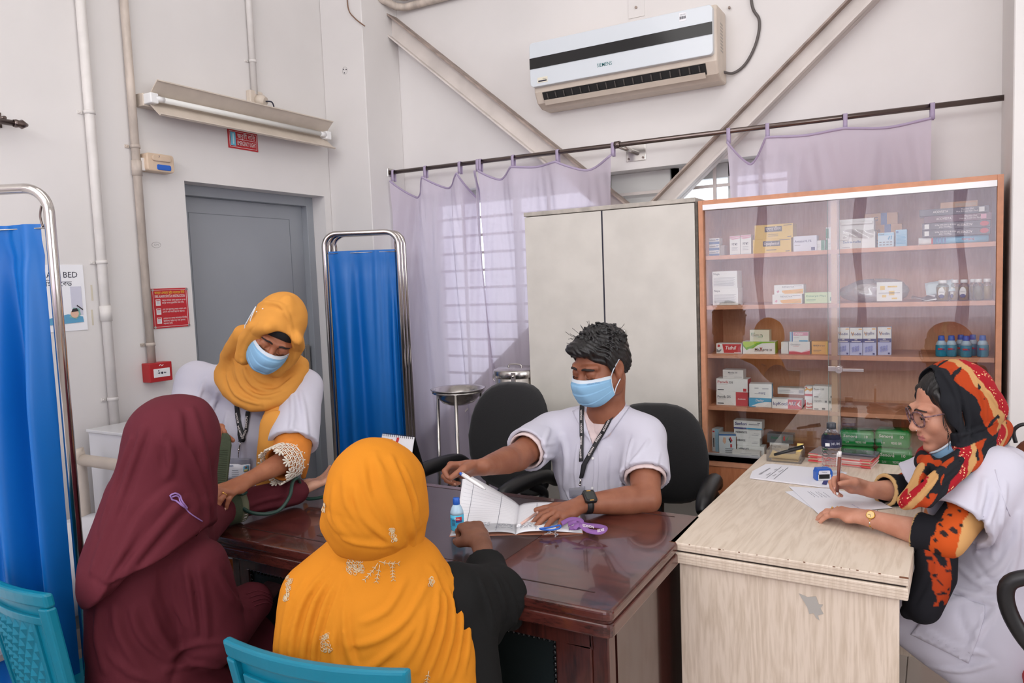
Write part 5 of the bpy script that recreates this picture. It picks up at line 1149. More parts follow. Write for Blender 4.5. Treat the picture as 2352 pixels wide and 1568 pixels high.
for i in range(16):
    a = .04+.92*i/15
    MB().tube([cpl(a, 1, 0)+ey*(.006*math.cos(t))+Vector((0, 0, -.002+.007*math.sin(t))) for t in np.linspace(0, 6.28, 10)[:-1]], .001, 5, closed=True).build('spiral_ring', M_ink, cd_)
def onpage(a, h): return cpl(a, h, -.055*(1-h)-.0025)
pxd = ex; pyd = (cpl(0, 1, 0)-cpl(0, 0, -.055)).normalized()
MB().tube([onpage(.42+.1*math.cos(t), .93+.13*math.sin(t)) for t in np.linspace(-2.9, .2, 14)], .006, 6).build('print', C_red, cd_)
rnd = random.Random(3)
for i in range(9):
    a, h = .34+rnd.uniform(-.05, .07), .74+rnd.uniform(-.06, .06); o = onpage(a, h)
    MB().box((0, 0, 0), (.016, .001, .003), Matrix.Translation(o) @ Matrix.Rotation(rnd.uniform(-1.5, 1.5), 4, 'Y')).build('print', [C_txt, C_red, C_yel][i % 3], cd_)
text('চেস্টা', cd_, M_ink, onpage(.32, .82), pxd, pyd, .012); text('মাস', cd_, M_ink, onpage(.7, .62), pxd, pyd, .02, bold=.005); text('জানুয়ারি ২০২২', cd_, M_ink, onpage(.7, .5), pxd, pyd, .01)
# open ledger
bc = Vector(PZ(1185, 1229, DT)); ang = R(27); bx = Vector((math.cos(ang), math.sin(ang), 0)); by = Vector((-math.sin(ang), math.cos(ang), 0))
bk_ = thing('ledger_book', 'open ruled ledger with handwriting lying in front of the doctor', 'book', (bc.x, bc.y, DT))
PW, PH = .205, .30
def BP(u, v, z=0): return bc+bx*u+by*v+Vector((0, 0, z))
MB().add([BP(-PW-.002, -.0015, .001), BP(PW+.002, -.0015, .001), BP(PW+.002, PH+.002, .001), BP(-PW-.002, PH+.002, .001)], [(0, 1, 2, 3)]).build('cover', mat('book_cover', (186, 128, 104), .6), bk_, solid=.002)
def lp(u, v):   # left page block, curls up at the far outer corner
    z = .004+.010*math.sin(math.pi*min(1, u*1.2))**.7*(1-.6*u)
    return -PW*u, PH*v, z
def page(sgn, lift, name, n=16):
    def fn(a, b):
        u = a; z = .0028+.010*math.sin(math.pi*(u**.6))+(lift*(max(0, b-.35)**1.7)*(u**1.1) if lift else 0)
        k = 1-.12*lift*4*(max(0, b-.3)**1.5) if lift else 1
        return BP(sgn*PW*u*k, PH*b, z)
    mb = MB(); mb.grid(n, n, fn); 
    if sgn < 0: mb.f = [f[::-1] for f in mb.f]
    return mb.build(name, M_paper, bk_, solid=.0012), fn
page(-1, 0, 'page_block'); pg2, fR = page(1, 0, 'page'); pg1, fL = page(-1, .26, 'page')
M_line = mat('ruled_line', (196, 198, 206), .8); M_hand = mat('handwriting', (96, 98, 112), .8)
def lines(fn, parent, n=22):
    mb = MB()
    for i in range(n):
        b = .04+.9*i/(n-1)
        for j in range(14):
            a0, a1 = .04+.92*j/14, .04+.92*(j+1)/14
            p = [fn(a0, b), fn(a1, b), fn(a1, b+.0022), fn(a0, b+.0022)]
            q = [v_+Vector((0, 0, .0012)) for v_ in p]; mb.add(q, [(0, 1, 2, 3)])
    mb.build('ruled_lines', M_line, parent)
    mb = MB()
    for a in (.30, .80):
        for j in range(14):
            b0, b1 = .03+.92*j/14, .03+.92*(j+1)/14
            mb.add([fn(a, b0)+Vector((0, 0, .0013)), fn(a+.007, b0)+Vector((0, 0, .0013)), fn(a+.007, b1)+Vector((0, 0, .0013)), fn(a, b1)+Vector((0, 0, .0013))], [(0, 1, 2, 3)])
    mb.build('ruled_lines', mat('margin_line', (120, 122, 134), .8), parent)
lines(fL, pg1); lines(fR, pg2)
def scribble(fn, parent, a0, a1, b0, rows, db, seed, m=None):
    rnd = random.Random(seed); mb = MB()
    for r_ in range(rows):
        a = a0; b = b0-r_*db
        while a < a1-.02:
            L_ = rnd.uniform(.03, .09); pts = []
            for k in range(9): pts.append(fn(min(.98, max(.02, a+L_*k/8)), b+rnd.uniform(-.008, .010))+Vector((0, 0, .0016)))
            mb.tube(pts, .00045, 4); a += L_+.02
    mb.build('handwriting', m or M_hand, parent)
scribble(fL, pg1, .42, .86, .30, 3, .045, 1); scribble(fL, pg1, .06, .30, .22, 3, .045, 2); scribble(fR, pg2, .06, .30, .27, 6, .03, 5)
MB().add([fL(.80, .235)+Vector((0, 0, .0014)), fL(.58, .25)+Vector((0, 0, .0014)), fL(.58, .268)+Vector((0, 0, .0014)), fL(.80, .253)+Vector((0, 0, .0014))], [(0, 3, 2, 1)]).build('highlight', mat('highlighter', (228, 226, 110), .7), pg1)
# pens
def pen(name, label, a, b, r, m, parts, parent=None):
    t = thing(name, label, 'pen', tuple(a)); A_, B_ = Vector(a), Vector(b); d_ = (B_-A_)
    MB().tube([A_, A_+d_*.9], r, 12).build('barrel', m, t)
    for nm, f0, f1, r0, r1, mm in parts: MB().tube([A_+d_*f0, A_+d_*f1], r0, 12, rf=[r0, r1]).build(nm, mm, t)
    return t
M_pinkpen = mat('pink_pen', (224, 184, 172), .4)
pen('pink_pen', 'beige pink ballpoint lying on the open ledger', fR(.02, .16)+Vector((0, 0, .0065)), fR(.33, .56)+Vector((0, 0, .0065)), .0045, M_pinkpen, [('tip', 0, -.03, .0042, .001, M_paper), ('grip', 0, .12, .0052, .005, M_paper), ('end', .9, 1, .0045, .004, M_pinkpen)])
# sanitiser bottle on the desk beside the book
sq = BP(-PW+.022, .022, .0)
sa = thing('sanitiser_bottle', 'small clear blue hand rub bottle with a blue cap on the ledger corner', 'bottle', (sq.x, sq.y, DT))
zb_ = DT+.016
o_ = (sq.x, sq.y, zb_)
MB().lathe([(.0195, 0), (.021, .003), (.021, .05)], o_, 24).build('liquid', mat('rub_liquid', (72, 178, 212), .15, spec=.6), sa)
MB().lathe([(.021, .05), (.0205, .058), (.0155, .072), (.0105, .08), (.0095, .082)], o_, 24).build('shoulder', mat('frosted_plastic', (176, 204, 222)), sa)
MB().lathe([(.0105, .08), (.011, .081), (.0105, .098), (.009, .101), (0, .101)], o_, 24).build('cap', M_blue, sa)
for (z0, z1, m_, a0, a1) in ((.014, .04, mat('label_aqua', (52, 156, 196), .4), 0, 16), (.034, .045, C_red, 9, 15), (.028, .034, C_navy, 9, 15)):
    mb = MB(); rr = .0213+.0003*(m_ is not MATS['label_aqua'])
    A0 = -2.6
    vs = [(sq.x+rr*math.cos(A0+.157*k), sq.y+rr*math.sin(A0+.157*k), zb_+z) for z in (z0, z1) for k in range(a0, a1+1)]; n_ = a1-a0+1
    mb.add(vs, [(k, k+1, n_+k+1, n_+k) for k in range(n_-1)], True); mb.build('label_wrap', m_, sa)
text('Orixa', sa, Wt, (sq.x+.0118, sq.y-.0185, zb_+.0395), (.84, .54, 0), (0, 0, 1), .008, bold=.01, width=.016)
lnm = MB()
for i in range(5): lnm.box((sq.x-.004, sq.y-.0225, zb_+.018+i*.004), (sq.x+.006, sq.y-.0212, zb_+.0192+i*.004))
lnm.build('print', C_txt, sa)
# keys on a purple lanyard
ky = thing('purple_lanyard', 'purple lettered lanyard with a blue hook and keys at the ledger edge', 'lanyard', tuple(PZ(1320, 1210, DT)))
M_purp = mat('purple_ribbon', (138, 92, 158), .7)
def ribbon(pts, w_, m, name, par, up=None, thick=.0012):
    mb = MB(); P_ = [Vector(p) for p in pts]; L_ = []; 
    for i, p in enumerate(P_):
        t = (P_[min(i+1, len(P_)-1)]-P_[max(i-1, 0)]).normalized(); u_ = Vector(up[i] if isinstance(up, list) else (up or (0, 0, 1)))
        s_ = t.cross(u_); s_ = s_.normalized() if s_.length > 1e-5 else Vector((1, 0, 0)); L_.append((p-s_*w_/2, p+s_*w_/2))
    vs = [q for pr in L_ for q in pr]; mb.add(vs, [(2*i, 2*i+1, 2*i+3, 2*i+2) for i in range(len(P_)-1)], True)
    return mb.build(name, m, par, solid=thick)
def dz_(x, y, z): return PZ(x, y, DT+z+.014)
rib = [dz_(1305, 1204, .012), dz_(1322, 1198, .022), dz_(1345, 1205, .008), dz_(1375, 1208, .012), dz_(1390, 1213, .014), dz_(1378, 1222, .01), dz_(1350, 1218, .012), dz_(1330, 1204, .024), dz_(1318, 1214, .016)]
r1 = spline(rib, 7); ribbon(r1, .016, M_purp, 'ribbon', ky, up=(.25, -.55, .8))
rib2 = [dz_(1290, 1202, .01), dz_(1312, 1192, .024), dz_(1335, 1196, .026), dz_(1330, 1210, .014), dz_(1308, 1212, .008)]
ribbon(spline(rib2, 7), .015, M_purp, 'ribbon', ky, up=(.3, -.6, .7))
text('EDISON', ky, Wt, dz_(1352, 1209, .021), Vector(dz_(1375, 1212, .02)-dz_(1345, 1207, .02)), (-.2, .5, .75), .011, bold=.012, lift=.003)
text('EDIS', ky, Wt, dz_(1379, 1218, .02), Vector(dz_(1390, 1216, .02)-dz_(1370, 1220, .02)), (-.2, .5, .75), .012, bold=.012, lift=.003)
MB().tube(spline([dz_(1240, 1214, .006), dz_(1262, 1211, .008), dz_(1286, 1206, .01), dz_(1284, 1213, .008), dz_(1262, 1217, .006)], 6, True), .0028, 8, closed=True).build('hook', M_blue, ky)
MB().tube([np.array(dz_(1270, 1220, .004))+np.array((.011*math.cos(t), .011*math.sin(t), .002*math.sin(2*t))) for t in np.linspace(0, 6.28, 18)[:-1]], .0012, 6, closed=True).build('key_ring', M_chrome, ky)
for k, (x, y) in enumerate(((1262, 1224), (1278, 1228))):
    a = Vector(dz_(x, y, .003)); mb = MB().tube([a, a+Vector((0, 0, .002))], .007, 12).box((-.002, -.02, 0), (.002, 0, .002), Matrix.Translation(a) @ Matrix.Rotation(.8*k-.5, 4, 'Z')); mb.build('key', M_chrome, ky)

# ================================================================ THINGS ON THE PALE DESK
def sheet(name, label, pts, m, z=DT+.0012, cat='paper', th=.0008, extra=None):
    t = thing(name, label, cat, tuple(PZ(pts[0][0], pts[0][1], z)))
    mb = MB(); mb.add([PZ(x, y, z) for x, y in pts], [tuple(range(len(pts)))[::-1]]); mb.build('sheet', m, t, solid=th)
    return t
def pzl(a, b, t, z): return np.array(PZ(*a, z))*(1-t)+np.array(PZ(*b, z))*t
M_sheet = mat('white_sheet', (232, 232, 240), .7)
# printed form / envelope pad
f1 = sheet('form_pad', 'white printed form pad with a rounded corner near the blue stamp', [(1722, 1097), (1728, 1083), (1758, 1067), (1775, 1066), (1905, 1078), (1945, 1086), (1912, 1119), (1890, 1118)], M_sheet, DT+.004, th=.005)
c_ = [(1722, 1095), (1768, 1067), (1918, 1082), (1905, 1118)]
def Fp(u, v, z=.0075): 
    a = pzl(c_[1], c_[0], v, DT+z); b = pzl(c_[2], c_[3], v, DT+z); return a*(1-u)+b*u
fxd = Vector(Fp(0, 0)-Fp(0, 1)); fyd = Vector(Fp(0, .5)-Fp(1, .5))
for k, (u, tx) in enumerate(((.07, 'EDISON  Patient Record'), (.17, 'Name         Age'), (.26, 'Sex     Date'))):
    text(tx, f1, M_ink, Fp(u, .5), fxd, fyd, .012 if k == 0 else .009, bold=.01 if k == 0 else 0, width=.11)
mb = MB()
for u in (.2, .3):
    p, q = Fp(u, .06), Fp(u, .94); dd = np.array(Fp(u+.006, .06))-p; mb.add([p, q, q+dd, p+dd], [(0, 1, 2, 3)])
mb.build('print', M_ink, f1)
p, q = Fp(.9, .55), Fp(.9, .9); dd = (np.array(Fp(.96, .55))-p); MB().add([p, q, q+dd, p+dd], [(0, 1, 2, 3)]).build('print', C_navy, f1)
s1 = sheet('paper_sheet', 'white letter sheet the woman writes on', [(1812, 1117), (1908, 1122), (2000, 1140), (2050, 1166), (1880, 1180)], M_sheet, DT+.0032)
s2 = sheet('paper_sheet', 'white sheet under the letter, its corner sticking out towards the desk side', [(1803, 1129), (1830, 1126), (1960, 1180), (1905, 1192)], M_sheet, DT+.0012)
mb = MB(); rnd = random.Random(8)
for i in range(5):
    a, b = (1855+i*9-(i % 2)*3, 1128+i*.5), (1872+i*9, 1141+i*.4)
    for k in range(7):
        t0 = k/7; p = pzl(a, b, t0, DT+.004); q = pzl(a, b, t0+rnd.uniform(.06, .13), DT+.004); mb.tube([p, q], .0006, 4)
mb.build('handwriting', mat('grey_ink', (110, 112, 130), .8), s1)
text('Medical Officer', s1, mat('stamp_violet', (110, 104, 176), .7), PZ(1966, 1163, DT+.004), Vector(PZ(1975, 1167, DT)-PZ(1958, 1158, DT)), Vector(PZ(1972, 1158, DT)-PZ(1960, 1168, DT)), .008)
# self-inking stamp
sq = np.array(PZ(1890, 1100, DT+.008))
sm = thing('rubber_stamp', 'blue self-inking stamp standing on the form pad', 'stamp', tuple(sq))
D = Vector((RT[0], RT[1], 0)).normalized(); N = Vector((D.y, -D.x, 0))
MS = Matrix(((D.x, -N.x, 0, sq[0]), (D.y, -N.y, 0, sq[1]), (0, 0, 1, sq[2]), (0, 0, 0, 1)))
arch = [(-.03, .0), (-.03, .03), (-.024, .043), (.024, .043), (.03, .03), (.03, .0), (.023, .0), (.023, .028), (.019, .036), (-.019, .036), (-.023, .028), (-.023, 0)]
MB().prism(arch[::-1], lambda a, b, h: MS @ Vector((a, h, b)), -.017, .017).build('housing', M_blue, sm, bevel=.002)
MB().box((-.021, -.015, .022), (.021, .015, .036), MS).build('window', M_sheet, sm)
text('Medical', sm, M_ink, MS @ Vector((0, -.0155, .03)), D, (0, 0, 1), .006)
MB().box((-.020, -.012, .006), (.020, .012, .02), MS).build('ink_pad', M_black, sm)
MB().box((-.022, -.018, 0), (.022, .018, .004), MS).box((-.024, -.016, 0), (-.0205, .016, .02), MS).box((.0205, -.016, 0), (.024, .016, .02), MS).build('base_frame', M_white, sm)
# water bottle
wq = PZ(1910, 1088, DT)
wb_ = thing('water_bottle', 'clear patterned water bottle with a dark cap and navy label on the pale desk', 'bottle', tuple(wq))
hB = .205
def wr(z, a=0):
    t = z/hB
    if t < .03: return .0315
    if t < .72: return .0345+.0006*math.sin(z*500)
    if t < .86: return .0345-(t-.72)/.14*.0215
    return .0128
nz, na = 90, 64
def wf_(u, v):
    z = hB*.93*v; a = 2*math.pi*u; r_ = wr(z)
    t = z/hB
    if t < .52 or .68 < t < .84:
        dmd = abs(((a*6/math.pi+z*62) % 1)-.5)+abs(((a*6/math.pi-z*62) % 1)-.5); r_ += .0022*(dmd-.5)
    return (wq[0]+r_*math.cos(a), wq[1]+r_*math.sin(a), wq[2]+z+.0005)
M_pet = bpy.data.materials.new('pet_plastic'); M_pet.use_nodes = True; setin(M_pet.node_tree.nodes['Principled BSDF'], Transmission_Weight=1.0, Roughness=.04, IOR=1.18); M_pet.node_tree.nodes['Principled BSDF'].inputs['Base Color'].default_value = rgb(236, 240, 244)
MB().grid(na+1, nz, wf_).lathe([(0, .0008), (.0315, .0008)], tuple(wq), 24).build('body', M_pet, wb_)
mb = MB(); mb.lathe([(.0356, hB*.53), (.0360, hB*.54), (.0360, hB*.67), (.0356, hB*.68)], tuple(wq), 40); lb_ = mb
lb_o = MB(); lb_o.tube([(wq[0], wq[1], wq[2]+hB*.53), (wq[0], wq[1], wq[2]+hB*.68)], .0362, 40, caps=False); lb_o.build('label_wrap', mat('navy_label', (42, 44, 74), .4), wb_)
MB().lathe([(.0165, hB*.88), (.0168, hB*.885), (.0168, hB*.965), (.015, hB*.97), (0, hB*.97)], tuple(wq), 30).build('cap', mat('slate_cap', (58, 62, 70), .4), wb_)
MB().lathe([(.0172, hB*.86), (.0172, hB*.875)], tuple(wq), 30).build('neck_ring', mat('slate_cap', (58, 62, 70)), wb_)
dc = Vector((-wq[0], -wq[1], 0)).normalized(); rx_ = Vector((-dc.y, dc.x, 0))
lo_ = Vector(wq)+Vector((0, 0, hB*.605))
text('MUM', wb_, mat('label_silver', (176, 178, 190), .4), lo_+(dc*.92+rx_*.38)*.0365, (rx_*.92-dc*.38), (0, 0, 1), .014, bold=.004, lift=.001)
MB().box((-.011, -.0006, -.006), (.011, .0006, .006), Matrix(((rx_.x, dc.x, 0, (lo_+(dc-rx_*.3)*.0350).x), (rx_.y, dc.y, 0, (lo_+(dc-rx_*.3)*.0350).y), (0, 0, 1, lo_.z-.004), (0, 0, 0, 1)))).build('label_panel', M_white, wb_)
# acrylic tray with a black knife and yellow notes
tq = np.array(PZ(1805, 1056, DT))
tr = thing('acrylic_tray', 'small clear acrylic box of yellow notes at the far end of the pale desk', 'tray', tuple(tq))
M_acr = glassmat('acrylic', (236, 232, 228), .5, .06, .05, .08)
def tb_(lo, hi): return MB().box(tuple(np.array(lo)+tq), tuple(np.array(hi)+tq))
for lo, hi in (((-.068, -.05, 0), (.068, .05, .003)), ((-.068, -.05, .003), (.068, -.047, .05)), ((-.068, .047, .003), (.068, .05, .05)), ((-.068, -.047, .003), (-.065, .047, .05)), ((.065, -.047, .003), (.068, .047, .05))):
    tb_(lo, hi).build('wall' if hi[2] > .01 else 'base', M_acr, tr)
nt_ = thing('sticky_notes', 'curled pad of yellow sticky notes inside the acrylic box', 'notes', tuple(tq+np.array((0, 0, .003))))
mb = MB(); mb.grid(10, 8, lambda u, v: (tq[0]-.06+.115*u, tq[1]-.042+.085*v, DT+.012+.014*(u-.5)**2*4*v+.003)); mb.build('sheet', mat('note_yellow', (232, 204, 120), .8), nt_, solid=.002)
mb = MB(); mb.grid(4, 6, lambda u, v: (tq[0]+.035+.025*u+.004*v, tq[1]+.02+.02*v, DT+.02+.045*v)); mb.build('sheet', mat('note_yellow', (232, 204, 120)), nt_, solid=.001)
MB().box((tq[0]-.05, tq[1]-.04, DT+.0035), (tq[0]+.055, tq[1]+.04, DT+.011)).build('pad', mat('note_yellow', (232, 204, 120)), nt_, bevel=.001)
a = Vector(PZ(1778, 1044, DT+.045)); b = Vector(PZ(1846, 1026, DT+.075)); 
kn = thing('black_pen', 'black marker lying across the acrylic box', 'pen', tuple(a))
MB().tube([a, a+(b-a)*.5, b], .006, 12, rf=[.0055, .0068, .0072]).build('barrel', M_black, kn)
MB().tube([b-(b-a)*.03, b], .0076, 12).build('end_ring', M_chrome, kn)
MB().tube([a+(b-a)*.48+Vector((0, 0, .008)), b+Vector((0, 0, .0085))], .0018, 6).build('clip', M_black, kn)
# stack of booklets: each its own
rnd = random.Random(12); z_ = DT
bl = [(1848, 1062), (2002, 1077)]
ql = np.array(PZ(1858, 1062, DT)); qr = np.array(PZ(2000, 1078, DT)); ang_ = math.atan2(qr[1]-ql[1], qr[0]-ql[0])
cen = (ql+qr)/2; wd_ = np.linalg.norm(qr-ql)*.5
tints = [(214, 196, 188), (222, 150, 146), (206, 200, 180), (218, 190, 186), (226, 210, 206), (214, 120, 118), (206, 190, 176), (160, 146, 144)]
for i in range(8):
    th = .0048; Mx = Matrix.Translation((cen[0]+rnd.uniform(-.004, .004)-math.sin(ang_)*.075, cen[1]+rnd.uniform(-.004, .004)+math.cos(ang_)*.075, z_)) @ Matrix.Rotation(ang_+rnd.uniform(-.03, .03), 4, 'Z')
    t = thing('booklet', ['pale booklet at the bottom of the pile behind the water bottle', 'pink edged booklet second from the bottom of the pile', 'beige booklet third from the bottom of the pile', 'pinkish booklet fourth from the bottom of the pile', 'cream booklet fourth from the top of the pile', 'red edged booklet third from the top of the pile', 'beige booklet second from the top of the pile', 'grey covered booklet at the top of the pile under the phone'][i], 'booklet', tuple(Mx.translation), 0, 'booklets piled behind the water bottle')
    MB().box((-wd_, -.07, 0), (wd_, .07, th-.0012), Mx).build('pages', mat('booklet_%d' % i, tints[i], .7), t)
    MB().box((-wd_-.001, -.071, th-.0012), (wd_+.001, .071, th), Mx).build('cover', mat('booklet_cover_%d' % i, [(236, 226, 222), (210, 60, 66), (236, 226, 222), (226, 160, 158), (236, 226, 222), (206, 70, 74), (230, 214, 210), (132, 116, 116)][i], .5), t)
    for sx in (-1, 1):
        MB().box((sx*(wd_-.018)-.018, -.0715, .0006), (sx*(wd_-.018)+.018, -.069, th-.001), Mx).build('edge_print', mat('booklet_red', (204, 84, 84), .6) if (i+(sx > 0)) % 3 else mat('booklet_olive', (172, 160, 120), .6), t)
    z_ += th
ph = thing('phone', 'dark phone lying on the pile of booklets', 'phone', tuple(PZ(1975, 1050, z_)))
Mx = Matrix.Translation((cen[0]+.05-math.sin(ang_)*.07, cen[1]+.0+math.cos(ang_)*.07, z_)) @ Matrix.Rotation(ang_+.05, 4, 'Z')
MB().prism(rrect(.155, .078, .01, 4), lambda a, b, h: Mx @ Vector((a, b, h)), 0, .009).build('case', mat('phone_grey', (88, 88, 98), .3, .3), ph, bevel=.002)
MB().prism(rrect(.15, .073, .008, 4), lambda a, b, h: Mx @ Vector((a, b, h)), .009, .0094).build('screen', mat('phone_glass', (24, 24, 28), .05), ph)
# ================================================================ SCULPTING (signed distance fields -> one smooth mesh)
V3 = lambda p: np.array(p, dtype=np.float64)
class Frame:
    def __init__(s, o, F, U, sc=1.0):
        F = V3(F); F /= np.linalg.norm(F); U = V3(U); U = U-F*(U@F); U /= np.linalg.norm(U)
        y = -F; x = np.cross(y, U); s.R = np.stack([x, y, U], 1); s.o = V3(o); s.s = sc
    def w(s, p): return s.o+s.R@(V3(p)*s.s)
    def loc(s, P): return ((np.asarray(P)-s.o)@s.R)/s.s
    def d(s, v): return s.R@V3(v)
def roll_up(F, deg, side):
    """an up vector for direction F, leaned by deg towards the world direction side"""
    F = V3(F)/np.linalg.norm(F); u = V3((0, 0, 1)); u = u-F*(u@F); u /= np.linalg.norm(u); s = V3(side); s = s-F*(s@F)-u*(s@u); s /= np.linalg.norm(s)
    return u*math.cos(R(deg))+s*math.sin(R(deg))

class Sculpt:
    def __init__(s): s.p = []; s.fr = None
    def _add(s, lo, hi, fn, k, op):
        fr = s.fr
        if fr is not None:
            c = np.array([[x, y, z] for x in (lo[0], hi[0]) for y in (lo[1], hi[1]) for z in (lo[2], hi[2])])
            w = np.array([fr.w(q) for q in c]); lo, hi = w.min(0), w.max(0)
            f0 = fn; fn = lambda P: f0(fr.loc(P))*fr.s; fn.slack = getattr(f0, 'slack', 1)
        s.p.append((V3(lo), V3(hi), fn, k, op)); return s
    def ell(s, c, r, k=.02, op='u', rot=None):
        c, r = V3(c), V3(r); m = r.max() if rot is not None else None
        rm = np.array(Matrix(rot)) if rot is not None else None
        def fn(P):
            q = P-c
            if rm is not None: q = q@rm
            k0 = np.sqrt(((q/r)**2).sum(1))+1e-9; k1 = np.sqrt(((q/(r*r))**2).sum(1))+1e-9
            return k0*(k0-1)/k1
        e = r if m is None else np.array((m, m, m))
        return s._add(c-e, c+e, fn, k, op)
    def cone(s, a, b, ra, rb=None, k=.02, op='u', flat=None, cut=None):
        """round cone a->b; flat=(axis, factor) squashes it; cut=(point, normal) trims it flat"""
        a, b = V3(a), V3(b); rb = ra if rb is None else rb; ab = b-a; L2 = ab@ab+1e-12; m = max(ra, rb)
        if flat is not None: fa, ff = V3(flat[0]), flat[1]; fa = fa/np.linalg.norm(fa)
        if cut is not None: cp, cn = V3(cut[0]), V3(cut[1]); cn = cn/np.linalg.norm(cn)
        def fn(P):
            q = P-a; t = np.clip((q@ab)/L2, 0, 1); e = q-t[:, None]*ab
            if flat is not None:
                h = e@fa; d = np.sqrt(np.maximum((e*e).sum(1)+h*h*(ff*ff-1), 0))
            else: d = np.sqrt((e*e).sum(1))
            d = d-(ra+(rb-ra)*t)
            if cut is not None: d = np.maximum(d, (P-cp)@cn)
            return d
        fn.slack = flat[1] if flat is not None else 1
        return s._add(np.minimum(a, b)-m, np.maximum(a, b)+m, fn, k, op)
    def chain(s, pts, rs, k=.02, op='u', flat=None):
        """several round cones end to end as one limb"""
        if not hasattr(rs, '__len__'): rs = [rs]*len(pts)
        P3 = [V3(p) for p in pts]; m = max(rs); seg = [(P3[i], P3[i+1]-P3[i], rs[i], rs[i+1]) for i in range(len(P3)-1)]
        if flat is not None: fa, ff = V3(flat[0]), flat[1]; fa = fa/np.linalg.norm(fa)
        def fn(P):
            D = None
            for a, ab, ra, rb in seg:
                q = P-a; t = np.clip((q@ab)/(ab@ab+1e-12), 0, 1); e = q-t[:, None]*ab
                if flat is not None: h = e@fa; d = np.sqrt(np.maximum((e*e).sum(1)+h*h*(ff*ff-1), 0))
                else: d = np.sqrt((e*e).sum(1))
                d = d-(ra+(rb-ra)*t); D = d if D is None else np.minimum(D, d)
            return D
        fn.slack = flat[1] if flat is not None else 1
        return s._add(np.min(P3, 0)-m, np.max(P3, 0)+m, fn, k, op)
    def box(s, c, h, r=.01, k=.02, op='u', rot=None):
        c, h = V3(c), V3(h); rm = np.array(Matrix(rot)) if rot is not None else None
        def fn(P):
            q = P-c
            if rm is not None: q = q@rm
            q = np.abs(q)-h+r
            return np.sqrt((np.maximum(q, 0)**2).sum(1))+np.minimum(q.max(1), 0)-r
        e = h if rm is None else np.full(3, np.linalg.norm(h))
        return s._add(c-e, c+e, fn, k, op)
    def half(s, c, n, k=.004, lo=None, hi=None):
        """keep only the side of the plane through c that n points away from"""
        fr = s.fr; s.fr = None
        c, n = (V3(c), V3(n)) if fr is None else (fr.w(c), fr.d(n)); n = n/np.linalg.norm(n)
        s.p.append((V3(lo if lo is not None else (-9, -9, -9)), V3(hi if hi is not None else (9, 9, 9)), lambda P: (P-c)@n, k, 'i')); s.fr = fr; return s
    def disp(s, fn, lo=None, hi=None):
        s.p.append((V3(lo if lo is not None else (-9, -9, -9)), V3(hi if hi is not None else (9, 9, 9)), fn, 0, 'd')); return s
    def field(s, P, sel=None):
        D = np.full(len(P), 1.0)
        for (lo, hi, fn, k, op) in (s.p if sel is None else sel):
            if op == 'd': D = D+fn(P); continue
            d = fn(P)
            if op == 'u':
                h = np.maximum(k-np.abs(D-d), 0)/max(k, 1e-6); D = np.minimum(D, d)-h*h*k*.25
            else:
                if op == 's': d = -d
                h = np.maximum(k-np.abs(D-d), 0)/max(k, 1e-6); D = np.maximum(D, d)+h*h*k*.25
        return D
    def bounds(s):
        u = [p for p in s.p if p[4] == 'u']
        return np.min([p[0] for p in u], 0)-.03, np.max([p[1] for p in u], 0)+.03
